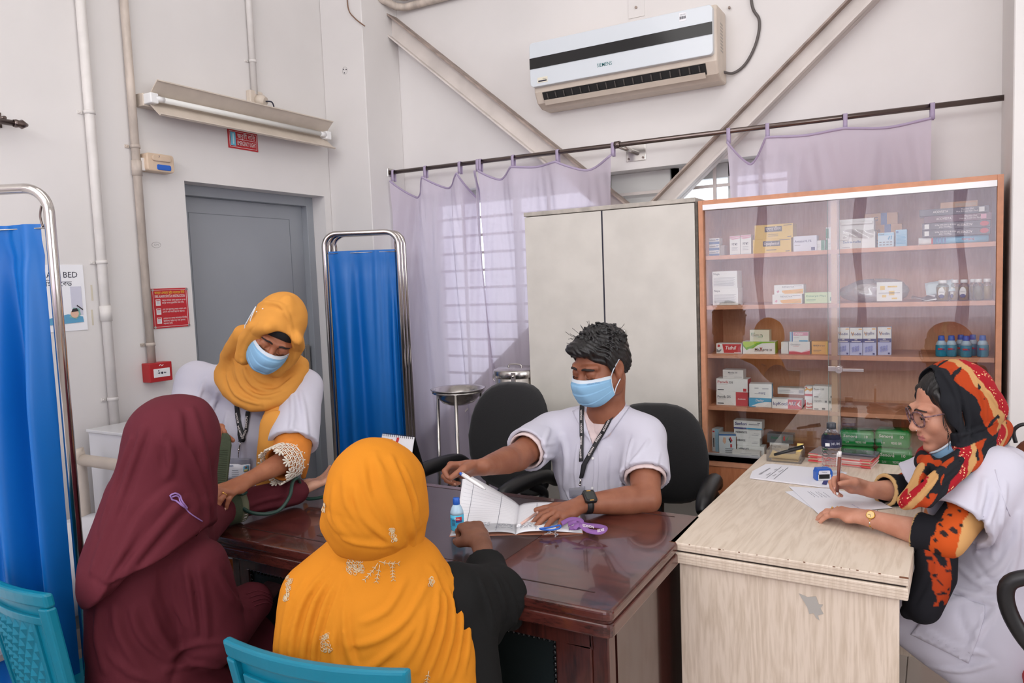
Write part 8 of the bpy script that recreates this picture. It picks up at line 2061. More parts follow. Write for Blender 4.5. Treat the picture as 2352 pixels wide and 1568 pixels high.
eyes(fn_, nu, (0, -1, -.8)); brows(H, fn_, nu, .0024, .006); lids_line(H, fn_, nu, -.006)
mo, mfn = mask_mesh(fn_, nu, M_mblue, M_mwhite, 1.02, 2)
nails(tn_, dn_, nls, nu, .9, (0, 1, 2, 3)); nails(tr_, dr_, nls, nu, .9, (0, 1, 2))
# black under-cap
U_ = Sculpt(); U_.fr = fn_; U_.ell((0, .014, .048), (.081, .099, .088), .02); U_.ell((0, -.10, -.032), (.080, .085, .080), .006, 's'); U_.fr = None
meshobj('under_cap', [U_.mesh(.004)], mat('black_jersey', (22, 22, 24), .85, bump=.1, bscale=500), nu)
# orange scarf: hood, neck folds, front tail
M_osc = clothmat('orange_scarf', (222, 154, 72), .08, 0, bump=.12, bscale=500)
So = Sculpt(); So.fr = fn_
So.ell((-.004, .020, .050), (.090, .112, .100), .03).ell((-.004, .03, -.02), (.090, .10, .11), .03).cone((-.022, -.02, .122), (-.026, .01, .146), .026, .016, .03)
for x in (-1, 1): So.chain([(x*.055, -.085, .075), (x*.083, -.045, .02), (x*.084, -.035, -.05), (x*.06, -.04, -.115)], [.020, .022, .026, .03], .035)
So.ell(PD(548, 805, 2.74), (.05, .05, .06), .05).ell(PD(566, 822, 2.70), (.035, .035, .05), .05)
So.ell((.004, -.12, .022), (.062, .085, .062), .008, 's').ell((-.0, -.11, -.05), (.080, .080, .066), .012, 's')
So.cone((.010, -.115, .055), (.016, -.115, .094), .040, .010, .010, 's')
So.fr = None
ln = [PD(516, 850, 2.90), PD(528, 895, 2.81), PD(580, 925, 2.75), PD(640, 912, 2.75), PD(676, 870, 2.79), PD(690, 838, 2.88), PD(640, 815, 3.00), PD(560, 820, 3.0)]
So.chain(spline(ln, 2, True)+[V3(ln[0])], .033, .05)
So.ell(PD(596, 866, 2.84), (.125, .095, .095), .04).chain([PD(560, 770, 2.74), PD(528, 818, 2.84), PD(520, 860, 2.88)], [.04, .035, .03], .04)
for px in ([(530, 815), (535, 870), (575, 910), (620, 918)], [(548, 820), (560, 872), (605, 900), (655, 885)], [(565, 840), (590, 878), (635, 888), (672, 860)], [(515, 840), (522, 885), (550, 920), (600, 934)], [(575, 720), (552, 770), (535, 812)], [(588, 716), (625, 702), (655, 716)], [(660, 745), (672, 800), (664, 840)], [(656, 730), (676, 770), (684, 820)], [(590, 740), (566, 775), (552, 812)]):
    fold(So, px, .008, amp=.0055, op='s')
for px in ([(538, 830), (555, 885), (600, 912), (650, 900)], [(556, 830), (580, 885), (630, 898), (668, 870)], [(565, 715), (610, 694), (655, 704)], [(522, 860), (540, 905), (590, 928)], [(640, 695), (662, 730), (672, 780)]): fold(So, px, .011, amp=.007)
So.disp(lambda P: .0016*noise3(P, 55, 16)+.0009*noise3(P, 130, 17))
meshobj('headscarf', [largest(So.mesh(.0036))], M_osc, nu)
for (x, y) in ((586, 711), (604, 709), (590, 716)):
    P, N = So.hit([(x, y)], off=.001); MB().ball(P[0], .0028, 8, 5).build('pearl', M_white, nu)
MB().tube([fn_.w((-.078, -.04, -.014)), fn_.w((-.102, -.02, .03)), fn_.w((-.104, .01, .07))], .0018, 6).build('ear_loop', M_mwhite, nu)
MB().tube([fn_.w((-.078, -.04, -.07)), fn_.w((-.108, -.02, .0)), fn_.w((-.104, .01, .07))], .0018, 6).build('ear_loop', M_mwhite, nu)
# coat
Cn = Sculpt()
Cn.ell(chn+V3((0, 0, .02)), (.18, .125, .20), .05).chain([chn, pvn, pvn+V3((0, .02, -.34))], [.135, .165, .18], .06)
Cn.chain([nbn+V3((0, .02, -.03)), L_(nbn, shRn, .65)+V3((0, 0, .0)), shRn], [.066, .068, .070], .04).chain([nbn+V3((0, .02, -.03)), L_(nbn, shLn, .65), shLn], [.066, .066, .068], .04)
hLn, aLn = sleeve(Cn, shLn, elLn+V3((0, 0, 0)), .80, .074, .094, .05)
Cn.chain([shRn, elRn], [.078, .082], .04)
Cn.ell(PD(592, 905, 2.90), (.11, .08, .09), .05)
Cn.half(V3((0, 0, .50)), (0, 0, -1))
for px in ([(470, 870), (450, 930), (440, 990)], [(500, 900), (480, 960), (470, 1010)], [(690, 900), (700, 950), (706, 1010)], [(670, 900), (672, 960), (660, 1020)], [(560, 960), (555, 1010), (560, 1060)], [(520, 950), (515, 1010), (520, 1070)]): fold(Cn, px, .011, .02, .35)
for px in ([(485, 890), (466, 950), (455, 1000)], [(680, 905), (688, 960), (684, 1015)], [(540, 950), (535, 1020), (540, 1070)]): fold(Cn, px, .010, .02, .3, 's')
Cn.cone(hLn-aLn*.05, hLn+aLn*.1, .062, .080, .004, 's')
Cn.disp(lambda P: .0026*noise3(P, 34, 18)+.0013*noise3(P, 90, 19))
meshobj('coat', [Cn.mesh(.006)], M_coat, nu)
Tl = Sculpt(); Tl.chain([PD(640, 922, 2.77), PD(634, 980, 2.72), PD(622, 1045, 2.715), PD(612, 1106, 2.72)], [.040, .060, .052, .040], .02, flat=(FW, 2.6))
for px in ([(604, 940), (606, 1000), (600, 1060), (602, 1110)], [(628, 935), (628, 1000), (618, 1070)], [(652, 930), (648, 990), (634, 1060)]): fold(Tl, px, .010, amp=.006)
for px in ([(616, 940), (617, 1000), (610, 1080)], [(640, 935), (638, 1000), (626, 1070)]): fold(Tl, px, .008, amp=.005, op='s')
meshobj('headscarf_tail', [Tl.mesh(.0042)], M_osc, nu)
# kurta sleeve with white lace
M_okur = mat('orange_kurta', (214, 128, 44), .8, var=.06, vscale=30, bump=.15, bscale=300)
axn = wrLn-elLn; axn /= np.linalg.norm(axn)
k0, k1 = L_(shLn, elLn, .7), L_(elLn, wrLn, .34)
Sk = Sculpt(); Sk.chain([k0, elLn, k1], [.066, .066, .060], .02); Sk.half(k1-axn*.005, axn); Sk.chain([L_(elLn, k1, .3), k1+axn*.08], [.05, .054], .004, 's'); Sk.disp(lambda P: .002*noise3(P, 60, 61))
meshobj('sleeve', [Sk.mesh(.005)], M_okur, nu)
M_lace = mat('white_lace', (228, 220, 206), .9)
b1 = np.cross(axn, (0, 0, 1.)); b1 /= np.linalg.norm(b1); b2 = np.cross(b1, axn)
def lp_(a, s, r=.0665): return k1+axn*s+(b1*math.cos(a)+b2*math.sin(a))*r
lc = MB(); NL = 18
for i in range(NL):
    a0 = 2*math.pi*i/NL; da = 2*math.pi/NL
    for s0, ra, o_ in ((-.050, .0095, 0), (-.034, .0095, .5), (-.018, .0095, 0), (-.003, .0085, .5)):
        lc.tube([lp_(a0+o_*da+ra/.0665*math.cos(t), s0+ra*math.sin(t)) for t in np.linspace(0, 6.28, 11)[:-1]], .0017, 5, closed=True)
        lc.tube([lp_(a0+o_*da-ra/.0665, s0), lp_(a0+o_*da+ra/.0665, s0)], .0014, 5)
for s0 in (-.062, -.042, -.026, -.010): lc.tube([lp_(2*math.pi*i/40, s0) for i in range(40)], .0016, 5, closed=True)
lo_ = lc.build('lace_trim', M_lace, nu); lo_['kind'] = 'stuff'
for i in range(9):
    a0 = 2*math.pi*i/9; pt = MB()
    for j in range(5):
        t = -1.35+.675*j; q0, q1 = lp_(a0, .002, .0655), lp_(a0+math.sin(t)*.33, .004+.024*math.cos(t), .0655); pt.tube([q0, q0*.5+q1*.5, q1*.85+q0*.15, q1], .003, 6, rf=[.0016, .003, .0035, .0016])
    pt.build('lace_flower', M_lace, nu)
for i in range(14):
    a0 = 2*math.pi*i/14; MB().ball(lp_(a0, -.068, .067), .0028, 8, 5).build('lace_bead', M_lace, nu)
for i in range(9): MB().ball(lp_(.7*i, -.076-.008*(i % 2), .0675), .0024, 6, 4).build('dot_print', M_lace, nu)
# loose dotted orange sash behind the arm
Sa_ = Sculpt(); Sa_.chain([PD(704, 1020, 2.92), PD(702, 1070, 2.92), PD(697, 1094, 2.92)], [.014, .013, .010], .01, flat=(FW, 1.8)); meshobj('sash', [Sa_.mesh(.004)], M_okur, nu)
for (x, y) in ((700, 1032), (706, 1050), (700, 1066), (703, 1082), (697, 1092)):
    P, N = Sa_.hit([(x, y)], off=.0005); MB().ball(P[0], .0026, 6, 4).build('dot_print', M_lace, nu)
# lanyard and badge
ly = patch('lanyard', Cn, [(541, 930), (550, 930), (560, 1000), (556, 1012), (551, 1010), (546, 980)], M_lany, nu, .006, 6, .002)
ly2 = patch('lanyard', Cn, [(567, 942), (577, 942), (570, 990), (559, 1014), (551, 1012), (560, 985)], M_lany, nu, .008, 6, .002)
strap_text(Cn, 'EDISON', ly, (551, 972), (546, 946), .0105, off=.0085); strap_text(Cn, 'EDISON', ly, (556, 1002), (552, 977), .0105, off=.0085); strap_text(Cn, 'EDISON', ly2, (562, 982), (570, 952), .0105, off=.0105); strap_text(Cn, 'EDISON', ly2, (556, 1006), (562, 986), .0105, off=.0105)
P, N = Cn.hit([(554, 1014), (553, 1030), (553, 1048)], off=.010)
MB().tube([P[0], P[1]], .003, 8).ball(P[1], .0055, 10, 6).tube([P[1], P[2]], .002, 6).build('lanyard_clip', M_chrome, nu)
bdg = patch('badge', Cn, [(522, 1050), (576, 1050), (574, 1098), (519, 1100)], glassmat('badge_film', (206, 204, 226)), nu, .010, 8, .002)
bcd = patch('badge_card', Cn, [(522, 1063), (576, 1062), (574, 1094), (521, 1096)], M_paper, bdg, .012, 8, .001)
patch('badge_photo', Cn, [(561, 1064), (573, 1064), (572, 1078), (561, 1079)], mat('photo_cyan', (110, 176, 206), .6), bdg, .014, 5, .001)
patch('badge_photo', Cn, [(563, 1074), (571, 1073), (571, 1078), (562, 1079)], mat('photo_yellow', (206, 190, 120), .7), bdg, .0152, 4, .0008)
P, N = Cn.hit([(567, 1069)], off=.0152); MB().ball(P[0], .004, 10, 6).build('badge_photo', mat('photo_face', (160, 110, 84), .7), bdg)
strap_text(Cn, 'EDISON', bdg, (523, 1067), (540, 1066), .010, mat('badge_blue', (52, 96, 150), .5), off=.0145)
for y in (1076, 1081, 1086, 1090): surf_tube('print', Cn, [(523, y+.4), (531, y)], .0006, M_ink, bdg, .0145); surf_tube('print', Cn, [(537, y+.2), (552-(y % 3), y-.4)], .0006, M_ink, bdg, .0145)
# gold ring
c, d_, r_ = rn_[2]; u1 = np.cross(d_, (0, 0, 1.)); u1 /= np.linalg.norm(u1); u2 = np.cross(u1, d_); u2 /= np.linalg.norm(u2)
rg_ = thing('finger_ring', 'gold ring on the hand of the nurse resting on the green cuff', 'ring', tuple(c)); MB().tube([c+u1*(r_*1.12*math.cos(t))+u2*(r_*1.12*math.sin(t)) for t in np.linspace(0, 6.28, 19)[:-1]], .0013, 6, closed=True).build('band', M_gold, rg_); MB().ball(c+u2*r_*1.2, .0038, 10, 6).build('stone', M_gold, rg_)

# ---------------------------------------------------------------- THE PATIENT IN MAROON
M_mar = clothmat('maroon_cloth', (98, 40, 50), .05, 0, bump=.12, bscale=500)
M_mard = clothmat('maroon_dress', (88, 34, 43), .05, 0, bump=.14, bscale=450)
skm = skinmat('skin_patient', (206, 158, 134), (186, 134, 110))
pm = thing('person', 'woman in a long maroon veil and dress seen from behind, green cuff on her arm', 'person', (-1.86, 1.32, 0))
Fm = FW*.80+RT*.55+V3((0, 0, -.2)); fmm = Frame(PD(402, 1012, 2.09), Fm, (0, 0, 1), .92)
H = Sculpt(); head_prims(H, fmm, jaw=.95)
H.chain([fmm.w((0, .03, -.06)), PD(385, 1140, 2.14)], [.045, .06], .03)
A = Sculpt()
shLm, elLm, wrLm = PD(432, 1235, 2.22), PD(505, 1168, 2.50), PD(686, 1126, 2.73)
A.chain([shLm, elLm], [.05, .044], .02).chain([elLm, wrLm], [.042, .024], .02)
hm = V3(PD(752, 1098, 2.80))-wrLm; hm /= np.linalg.norm(hm)
tm_, dm_, rm_, Wm_ = hand_prims(A, wrLm+hm*.012, hm, (0, 0, -1), 1, .93, curl=((14, 18, 10), (16, 20, 12), (20, 22, 12), (24, 24, 14)), spread=(6, 1, -4, -8), thumb=((.55, .80, .20), -6, -4))
shRm, elRm, wrRm = PD(455, 1300, 2.10), PD(490, 1455, 2.14), PD(592, 1372, 2.36)
A.chain([shRm, elRm, wrRm], [.05, .044, .025], .02)
hq = V3(PD(622, 1350, 2.42))-wrRm; hq /= np.linalg.norm(hq); hand_prims(A, wrRm, hq, (0, 0, 1), -1, .92, curl=((30, 40, 20),)*4)
B = Sculpt(); B.chain([PD(370, 1260, 2.12), PD(350, 1440, 2.14), PD(365, 1600, 2.16)], [.08, .09, .13], .05)
for px in ((560, 1480, 2.52), (640, 1500, 2.58)):
    k_ = PD(*px); B.chain([PD(400, 1600, 2.2), k_, V3((k_[0], k_[1], .06)), V3((k_[0], k_[1]+.1, .045))], [.09, .06, .042, .038], .03)
meshobj('body', [H.mesh(.005), A.mesh(.003), B.mesh(.012)], [skm, mat('dark_skirt', (60, 24, 30), .9)], pm, lambda P: np.where(P[:, 2] < .64, 1, 0))
nails(tm_, [(d, -n) for d, n in dm_], mat('nail_red', (196, 70, 50), .3), pm, .9, (4,))
V_ = Sculpt()
V_.ell(PD(396, 1008, 2.07), (.106, .115, .114), .03).chain([PD(392, 1010, 2.07), PD(366, 1150, 2.08), PD(342, 1290, 2.09)], [.108, .138, .166], .06)
V_.chain([PD(440, 960, 2.08), PD(452, 1050, 2.14), PD(458, 1180, 2.18), PD(492, 1320, 2.26)], [.05, .05, .05, .028], .04)
V_.chain([PD(310, 1160, 2.06), PD(262, 1290, 2.05), PD(240, 1360, 2.04)], [.06, .065, .06], .05)
V_.ell(PD(300, 1330, 2.04), (.10, .10, .06), .05)
hem_a, hem_b = V3(PD(205, 1392, 2.03)), V3(PD(470, 1208, 2.03))
e1 = hem_b-hem_a; e1 /= np.linalg.norm(e1); hn_ = np.cross(FW, e1); hn_ = -hn_ if hn_@UP > 0 else hn_
def hemcut(P):
    u = (P-hem_a)@e1; d = (P-hem_a)@hn_; d = d+.04*np.clip(u-.30, 0, 1)*-3
    return -(d-.008*np.sin(u*28))
V_._add((-9, -9, 0), (9, 9, 1.35), lambda P: hemcut(P), .006, 's')
for px in ([(410, 950), (418, 1010), (452, 1080), (474, 1150), (478, 1195)], [(440, 940), (462, 1010), (478, 1090), (490, 1180)], [(375, 1000), (392, 1050), (386, 1095)], [(330, 985), (290, 1095), (250, 1205), (212, 1310)], [(300, 1010), (262, 1120), (232, 1220)], [(395, 1120), (330, 1180), (285, 1260), (236, 1345)], [(420, 1150), (380, 1195), (312, 1280), (255, 1360)], [(455, 1180), (410, 1225), (345, 1290), (275, 1372)], [(405, 1130), (350, 1185), (300, 1262)], [(470, 1060), (484, 1130), (492, 1210)]):
    fold(V_, px, .016, amp=.011)
for px in ([(428, 960), (436, 1040), (462, 1115), (480, 1180)], [(400, 1140), (345, 1195), (290, 1280), (240, 1350)], [(440, 1165), (392, 1215), (326, 1290), (262, 1368)], [(310, 1010), (275, 1120), (240, 1230), (215, 1290)], [(385, 1000), (372, 1055), (396, 1105)], [(215, 1330), (245, 1348), (295, 1322)], [(345, 985), (312, 1080), (275, 1180)], [(418, 1010), (440, 1075), (468, 1140)]):
    fold(V_, px, .012, amp=.009, op='s')
V_.disp(lambda P: .003*noise3(P, 26, 24)+.0014*noise3(P, 75, 25))
meshobj('veil', [V_.mesh(.005)], M_mar, pm)
surf_tube('veil_hem', V_, pxspline([(232, 1384), (300, 1362), (360, 1322), (415, 1272), (462, 1215)]), .0022, M_mard, pm, .0)
# lilac scrunchie-like trim showing at the nape
M_vio = mat('violet_trim', (150, 116, 176), .7)
surf_tube('hair_tie', V_, pxspline([(390, 1137), (402, 1132), (413, 1138), (418, 1152), (428, 1166), (416, 1160), (404, 1150), (394, 1146)]), .0024, M_vio, pm, .003, 6, True)
surf_tube('hair_tie', V_, pxspline([(394, 1140), (404, 1137), (411, 1143), (414, 1154), (422, 1163)]), .002, M_vio, pm, .004, 6)
surf_tube('hair_tie', V_, pxspline([(424, 1164), (436, 1178), (464, 1197)]), .0018, M_vio, pm, .001)
D_ = Sculpt()
D_.chain([PD(360, 1240, 2.13), PD(340, 1340, 2.15), PD(345, 1470, 2.16), PD(370, 1600, 2.18)], [.14, .160, .168, .195], .05)
D_.chain([shRm+V3((0, 0, .0)), elRm, L_(elRm, wrRm, .85)], [.080, .092, .062], .014)
D_.chain([shLm, elLm], [.075, .054], .03).chain([elLm-(wrLm-elLm)*.2, elLm, L_(elLm, wrLm, .9)], [.056, .050, .046], .03); D_.chain([L_(elLm, wrLm, .55), L_(elLm, wrLm, .94)], [.044, .054], .02, flat=((0, 0, 1), 1.25))
D_.cone(L_(elLm, wrLm, .92), L_(elLm, wrLm, 1.25), .036, .046, .004, 's')
for px in ((545, 1500, 2.45), (640, 1470, 2.60)): D_.chain([PD(420, 1590, 2.2), PD(*px)], [.14, .12], .03)
D_.chain([PD(600, 1490, 2.52), PD(600, 1700, 2.52)], [.12, .16], .06)
for px in ([(395, 1310), (402, 1380), (425, 1440)], [(262, 1400), (275, 1460), (330, 1550)], [(225, 1400), (222, 1470), (240, 1540)], [(300, 1400), (330, 1470), (395, 1520)], [(455, 1310), (470, 1390), (475, 1470)], [(425, 1300), (440, 1380), (450, 1450)], [(395, 1510), (430, 1485), (510, 1478)], [(380, 1540), (440, 1525), (520, 1535)], [(570, 1160), (610, 1146), (650, 1138)], [(590, 1172), (640, 1160), (685, 1152)], [(250, 1500), (300, 1545), (380, 1565)], [(500, 1310), (535, 1370), (575, 1405)], [(340, 1380), (365, 1450), (400, 1500)]):
    fold(D_, px, .015, amp=.009)
for px in ([(372, 1300), (372, 1360), (405, 1450), (420, 1490)], [(285, 1400), (305, 1470), (370, 1530)], [(410, 1510), (450, 1490), (505, 1485)], [(245, 1400), (245, 1470), (280, 1545)], [(440, 1300), (452, 1380), (462, 1460)], [(520, 1320), (552, 1380), (590, 1415)], [(420, 1500), (408, 1530), (395, 1560)]): fold(D_, px, .013, amp=.010, op='s')
D_.disp(lambda P: .003*noise3(P, 28, 26)+.0014*noise3(P, 80, 27))
meshobj('dress', [D_.mesh(.006)], M_mard, pm)
# embroidered knee panel edge
for k in range(4): surf_tube('embroidery', D_, pxspline([(566+6*k, 1364+9*k), (596+6*k, 1356+9*k), (630, 1370+8*k)]), .0016, M_mar, pm, .0005)

# blood pressure cuff and hose
bp = thing('blood_pressure_cuff', 'olive green blood pressure cuff with a raised flap and hose around the patient arm', 'cuff', tuple(elLm))
M_olive = mat('olive_cloth', (58, 66, 46), .85, bump=.3, bscale=180); M_oliveb = mat('olive_border', (96, 98, 76), .8)
axc = wrLm-elLm; axc /= np.linalg.norm(axc); cc = L_(elLm, wrLm, .03)
c1 = np.cross(axc, (0, 0, 1.)); c1 /= np.linalg.norm(c1); c2 = np.cross(c1, axc)
mb = MB(); mb.grid(41, 26, lambda u, v: cc+axc*(-.085+.125*v)+(c1*math.cos(2*math.pi*u)*.060+c2*math.sin(2*math.pi*u)*.058)*(1+.012*math.sin(v*90))); mb.build('band', M_olive, bp, solid=.006)
mb = MB(); mb.grid(41, 3, lambda u, v: cc+axc*(.038+.024*v)+(c1*math.cos(2*math.pi*u)*.061+c2*math.sin(2*math.pi*u)*.059)); mb.build('band_border', M_oliveb, bp, solid=.004)
for i, ch2 in enumerate('VERY'):
    a = -.95+.2*i; n = c1*math.cos(a)+c2*math.sin(a)
    if n@FW > 0: n = n-2*FW*(n@FW)
    text(ch2, bp, Wt, cc+axc*.050+n*.0635, np.cross(axc, n)*-1 if np.cross(axc, n)@UP > 0 else np.cross(axc, n), axc*-1 if False else np.cross(n, (np.cross(axc, n)*-1 if np.cross(axc, n)@UP > 0 else np.cross(axc, n))), .016, bold=.004, lift=.001)
fl0, fl1 = V3(PD(506, 1140, 2.47)), V3(PD(512, 995, 2.53)); fd = fl1-fl0; fx = RT-fd*(RT@fd)/(fd@fd); fx /= np.linalg.norm(fx); fnn = np.cross(fd/np.linalg.norm(fd), fx)
mb = MB()
for s_ in (0, 1): pass
Q = [(-.06, 0), (.018, 0), (.030, .80), (.026, .93), (.016, 1.0), (-.06, 1.0)]
mb.prism(Q, lambda a, b, h: fl0+fd*b+fx*a+fnn*h, -.007, .007); mb.build('flap', M_olive, bp, bevel=.004)
for i in range(22):
    b = .10+.62*i/21; MB().tube([fl0+fd*b+fx*-.05-fnn*.0075*np.sign(fnn@FW), fl0+fd*b+fx*(.014+.012*b)-fnn*.0075*np.sign(fnn@FW)], .0012, 4).build('ridge', M_olive, bp)
hs = [cc+axc*.03+c2*.061, PD(560, 1168, 2.50), PD(600, 1180, 2.50), PD(640, 1172, 2.54), PD(665, 1140, 2.58), PD(672, 1108, 2.63), PD(684, 1098, 2.66), PD(690, 1112, 2.70), PD(700, 1142, 2.74), PD(726, 1144, 2.74), PD(770, 1136, 2.72), PD(800, 1150, 2.66)]
M_hose = mat('green_rubber', (30, 60, 52), .45)
MB().tube(spline(hs, 8), .0062, 10).build('hose', M_hose, bp)
MB().tube(spline([PD(540, 1128, 2.50), PD(556, 1134, 2.50), PD(566, 1130, 2.52)], 6), .0058, 10).build('hose', M_hose, bp)

# ---------------------------------------------------------------- THE PATIENT IN YELLOW
M_yel = clothmat('yellow_shawl', (216, 136, 36), .1, 0, bump=.16, bscale=420)
M_blk = clothmat('black_dress', (26, 26, 26), .02, 0, bump=.12, bscale=500)
sky_ = skinmat('skin_patient_dark', (128, 84, 62), (108, 68, 50))
py = thing('person', 'woman in a yellow-orange embroidered shawl seen from behind, reaching towards the small bottle', 'person', (-1.08, 1.34, 0))
Fy = FW*.93+RT*.30+V3((0, 0, -.18)); fy = Frame(PD(858, 1142, 1.645), Fy, (0, 0, 1), .86)
H = Sculpt(); head_prims(H, fy, jaw=.95); H.chain([fy.w((0, .03, -.06)), PD(872, 1290, 1.72)], [.045, .06], .03)
shy, ely, wry = PD(1040, 1370, 1.74), PD(1130, 1375, 1.90), PD(1106, 1250, 2.10)
A = Sculpt(); A.chain([shy, ely], [.05, .044], .02).chain([ely, L_(ely, wry, .4), wry], [.042, .036, .0245], .02)
hy = V3(PD(1085, 1195, 2.22))-wry; hy /= np.linalg.norm(hy); hy = hy-RT*.12
ty, dy, ry, Wy = hand_prims(A, wry+hy*.015, hy, V3((0, 0, 1)), -1, 1.0, curl=((48, 60, 30), (52, 66, 34), (54, 68, 34), (56, 68, 34)), spread=(4, 0, -2, -4), thumb=((.35, .85, -.5), 26, 20))
shy2 = PD(700, 1370, 1.74); ely2 = PD(690, 1520, 1.74); wry2 = V3(PD(800, 1500, 1.95))
A.chain([shy2, ely2, wry2], [.05, .044, .025], .02)
B = Sculpt(); B.chain([PD(868, 1330, 1.72), PD(868, 1480, 1.74), PD(880, 1640, 1.78)], [.08, .09, .12], .05)
for s in (-1, 1):
    k_ = V3((-1.14+s*.09, 1.55, .47)); B.chain([PD(860+s*50, 1640, 1.80), k_, V3((k_[0], k_[1], .06)), V3((k_[0], k_[1]+.1, .045))], [.09, .062, .042, .038], .03)
meshobj('body', [H.mesh(.005), A.mesh(.003), B.mesh(.012)], [sky_, mat('black_skirt', (24, 24, 26), .9)], py, lambda P: np.where(P[:, 2] < .68, 1, 0))
# black sleeve
Bk = Sculpt(); Bk.chain([shy, ely], [.080, .078], .03).chain([ely, L_(ely, wry, .5), L_(ely, wry, .86)], [.072, .056, .050], .03)
Bk.chain([ely+RT*.02, PD(1160, 1390, 1.93), PD(1178, 1425, 1.92)], [.07, .055, .026], .03, flat=(FW, 1.5)); Bk.chain([PD(1120, 1420, 1.88), PD(1130, 1460, 1.88)], [.05, .025], .03)
Bk.half(L_(ely, wry, .62), wry-ely, .003)
Bk.chain([PD(1060, 1450, 1.76), PD(1060, 1600, 1.78)], [.08, .1], .05)
for px in ([(1120, 1300), (1150, 1360), (1160, 1420)], [(1100, 1320), (1120, 1380), (1135, 1440)], [(1150, 1320), (1180, 1380), (1185, 1440)]): fold(Bk, px, .010, .02, .35)
Bk.disp(lambda P: .002*noise3(P, 40, 28))
meshobj('black_sleeve', [Bk.mesh(.006)], M_blk, py)
nails(ty, dy, mat('nail_d', (150, 104, 84), .35), py, 1.0, (4,))
# shawl: shoulders first, then the hood
Y_ = Sculpt()
Y_.ell(PD(862, 1405, 1.72), (.185, .12, .17), .05).chain([PD(868, 1250, 1.66), PD(868, 1330, 1.70)], [.085, .12], .05)
Y_.chain([PD(800, 1300, 1.68), PD(722, 1370, 1.68), PD(704, 1480, 1.66), PD(712, 1620, 1.66)], [.068, .078, .072, .08], .05)
Y_.chain([PD(950, 1310, 1.70), PD(1008, 1385, 1.72), PD(1014, 1500, 1.70), PD(1016, 1620, 1.70)], [.068, .070, .076, .08], .05)
Y_.chain([PD(865, 1420, 1.72), PD(865, 1620, 1.72)], [.165, .18], .05)
for px in ([(762, 1300), (700, 1370), (668, 1470), (662, 1560)], [(772, 1305), (722, 1380), (698, 1480), (692, 1560)], [(782, 1305), (745, 1390), (722, 1480), (716, 1560)], [(792, 1308), (768, 1380), (748, 1450), (738, 1540)], [(800, 1330), (790, 1420), (800, 1500), (830, 1560)], [(785, 1330), (774, 1420), (764, 1490), (772, 1550)], [(985, 1300), (1008, 1340), (998, 1430), (955, 1540)], [(995, 1305), (1022, 1370), (1014, 1460), (978, 1560)], [(1008, 1308), (1040, 1375), (1036, 1470), (1008, 1560)], [(1022, 1312), (1056, 1380), (1056, 1480), (1036, 1560)], [(960, 1380), (950, 1440), (900, 1500), (830, 1540)], [(1040, 1325), (1072, 1390), (1076, 1470), (1066, 1550)], [(975, 1400), (960, 1470), (915, 1540)], [(660, 1385), (648, 1470), (650, 1560)], [(980, 1340), (935, 1420), (865, 1470), (800, 1485)], [(700, 1330), (668, 1400), (655, 1480)], [(930, 1330), (890, 1400), (830, 1430)], [(900, 1490), (860, 1530), (830, 1560)]):
    fold(Y_, px, .011, amp=.0062)
for px in ([(777, 1305), (733, 1388), (709, 1480), (704, 1560)], [(788, 1310), (756, 1390), (734, 1470), (728, 1550)], [(795, 1305), (780, 1380), (772, 1450), (788, 1530)], [(990, 1305), (1015, 1355), (1006, 1450), (966, 1555)], [(1002, 1310), (1031, 1375), (1024, 1470), (992, 1560)], [(1015, 1315), (1048, 1380), (1046, 1480), (1022, 1560)], [(766, 1305), (710, 1375), (682, 1470), (676, 1560)], [(1032, 1320), (1064, 1385), (1066, 1475), (1050, 1555)], [(965, 1370), (945, 1450), (890, 1520)], [(685, 1360), (658, 1440), (655, 1530)], [(795, 1350), (800, 1440), (820, 1520)]):
    fold(Y_, px, .009, amp=.0085, op='s')
Y_.disp(lambda P: .0022*noise3(P, 34, 29)+.0013*noise3(P, 90, 30))
meshobj('shawl', [Y_.mesh(.0048)], M_yel, py)
Hd = Sculpt()
Hd.ell(PD(861, 1116, 1.62), (.088, .112, .096), .03).chain([PD(861, 1110, 1.62), PD(857, 1172, 1.62), PD(848, 1200, 1.62)], [.086, .103, .080], .04)
Hd.chain([PD(920, 1100, 1.66), PD(938, 1180, 1.68), PD(940, 1250, 1.69)], [.045, .045, .032], .04)
Hd.chain([PD(768, 1205, 1.62), PD(792, 1246, 1.61), PD(862, 1252, 1.61), PD(930, 1252, 1.65)], [.028, .028, .026, .022], .03)
for px in ([(860, 1040), (880, 1110), (920, 1190), (935, 1255)], [(900, 1050), (928, 1120), (948, 1190), (950, 1250)], [(880, 1130), (905, 1190), (925, 1250)], [(815, 1120), (830, 1180), (880, 1230), (920, 1258)], [(755, 1190), (790, 1235), (850, 1250), (900, 1252)], [(765, 1120), (768, 1190), (800, 1235)], [(925, 1070), (952, 1140), (962, 1210)], [(870, 1060), (905, 1140), (935, 1220)], [(830, 1060), (845, 1130), (890, 1210)], [(790, 1090), (800, 1160), (850, 1225)]):
    fold(Hd, px, .011, amp=.006)
for px in ([(850, 1080), (862, 1150), (910, 1230)], [(895, 1110), (922, 1180), (940, 1250)], [(770, 1225), (820, 1245), (890, 1250)], [(915, 1060), (943, 1130), (956, 1210)], [(885, 1090), (915, 1165), (938, 1240)], [(800, 1130), (822, 1195), (880, 1245)]): fold(Hd, px, .009, amp=.007, op='s')
Hd.disp(lambda P: .002*noise3(P, 36, 34)+.0012*noise3(P, 95, 35))
meshobj('hood', [Hd.mesh(.0042)], M_yel, py)
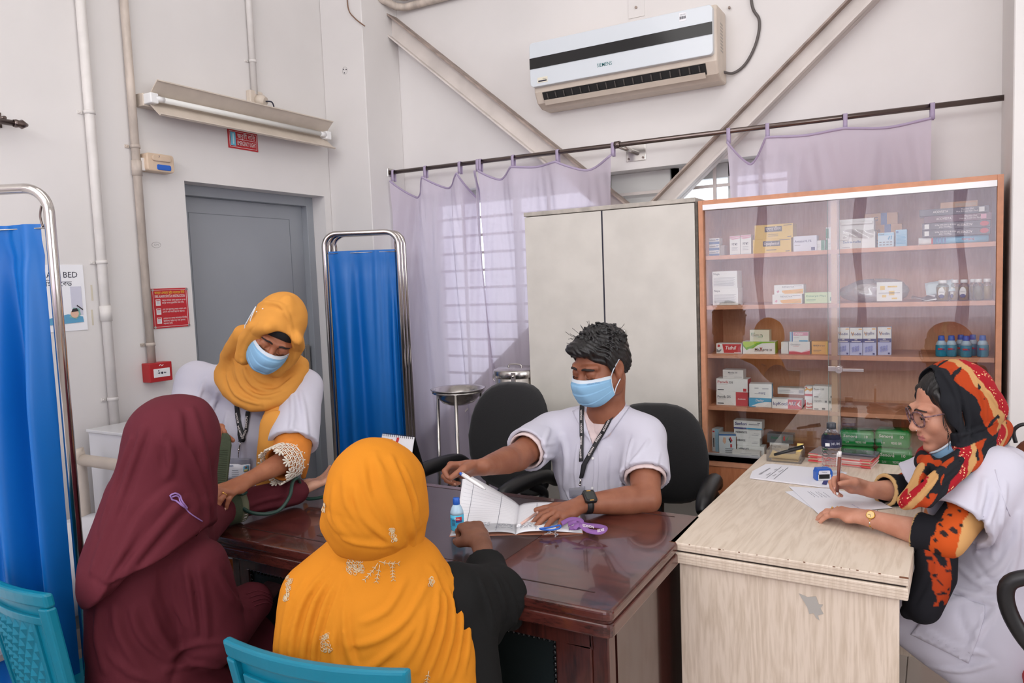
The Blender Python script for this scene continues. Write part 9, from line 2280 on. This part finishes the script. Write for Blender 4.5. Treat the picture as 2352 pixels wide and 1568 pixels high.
# embroidery: silver rings and sprigs
M_emb = mat('silver_thread', (216, 196, 160), .4, .3)
def rings(S, cx_, cy_, w_, h_, n, seed, tilt=0):
    rnd = random.Random(seed); px = []
    for i in range(n):
        a, b = rnd.uniform(-1, 1), rnd.uniform(-1, 1); px.append((cx_+a*w_+tilt*b*h_, cy_+b*h_))
    P, N = S.hit(px, off=.0006); mb = MB()
    for p, nn in zip(P, N):
        if np.isnan(p[0]): continue
        t1 = np.cross(nn, (0, 0, 1.)); t1 /= np.linalg.norm(t1)+1e-9; t2 = np.cross(nn, t1); r_ = rnd.uniform(.0028, .0040)
        mb.tube([p+t1*r_*math.cos(t)+t2*r_*math.sin(t) for t in np.linspace(0, 6.28, 8)[:-1]], .0007, 4, closed=True)
    mb.build('embroidery', M_emb, py)
rings(Y_, 816, 1302, 18, 15, 40, 1); rings(Y_, 660, 1350, 7, 27, 34, 2, -.22); rings(Y_, 990, 1336, 5, 10, 12, 3); rings(Hd, 902, 1228, 6, 16, 22, 4, .2); rings(Y_, 748, 1476, 10, 20, 30, 5, .2); rings(Hd, 744, 1165, 4, 14, 12, 6)
def sprig(S, x, y, ang, L_s, n):
    px = [(x+math.cos(ang)*L_s*i/n, y+math.sin(ang)*L_s*i/n+2*math.sin(i)) for i in range(n+1)]
    surf_tube('embroidery', S, px, .0009, M_emb, py, .0006, 5)
    for i in range(1, n+1):
        for s in (-1, 1):
            surf_tube('embroidery', S, [px[i], (px[i][0]+math.cos(ang+s*.9)*7, px[i][1]+math.sin(ang+s*.9)*7)], .0008, M_emb, py, .0006, 5)
for (x, y, a, l, n) in ((868, 1292, 2.2, 50, 5), (872, 1296, 1.75, 40, 4), (900, 1290, 1.5, 42, 5), (870, 1288, .15, 44, 4), (985, 1540, 1.8, 40, 5)): sprig(Y_, x, y, a, l, n)
# black beads at the nape
mb = MB(); 
for i in range(4): mb.ball(PD(976+8*i, 1268+2*i, 1.80), .006, 10, 6)
tag(mb.build('bead_string', M_black, None), 'short string of black beads on the neck of the woman in the yellow shawl', 'beads')
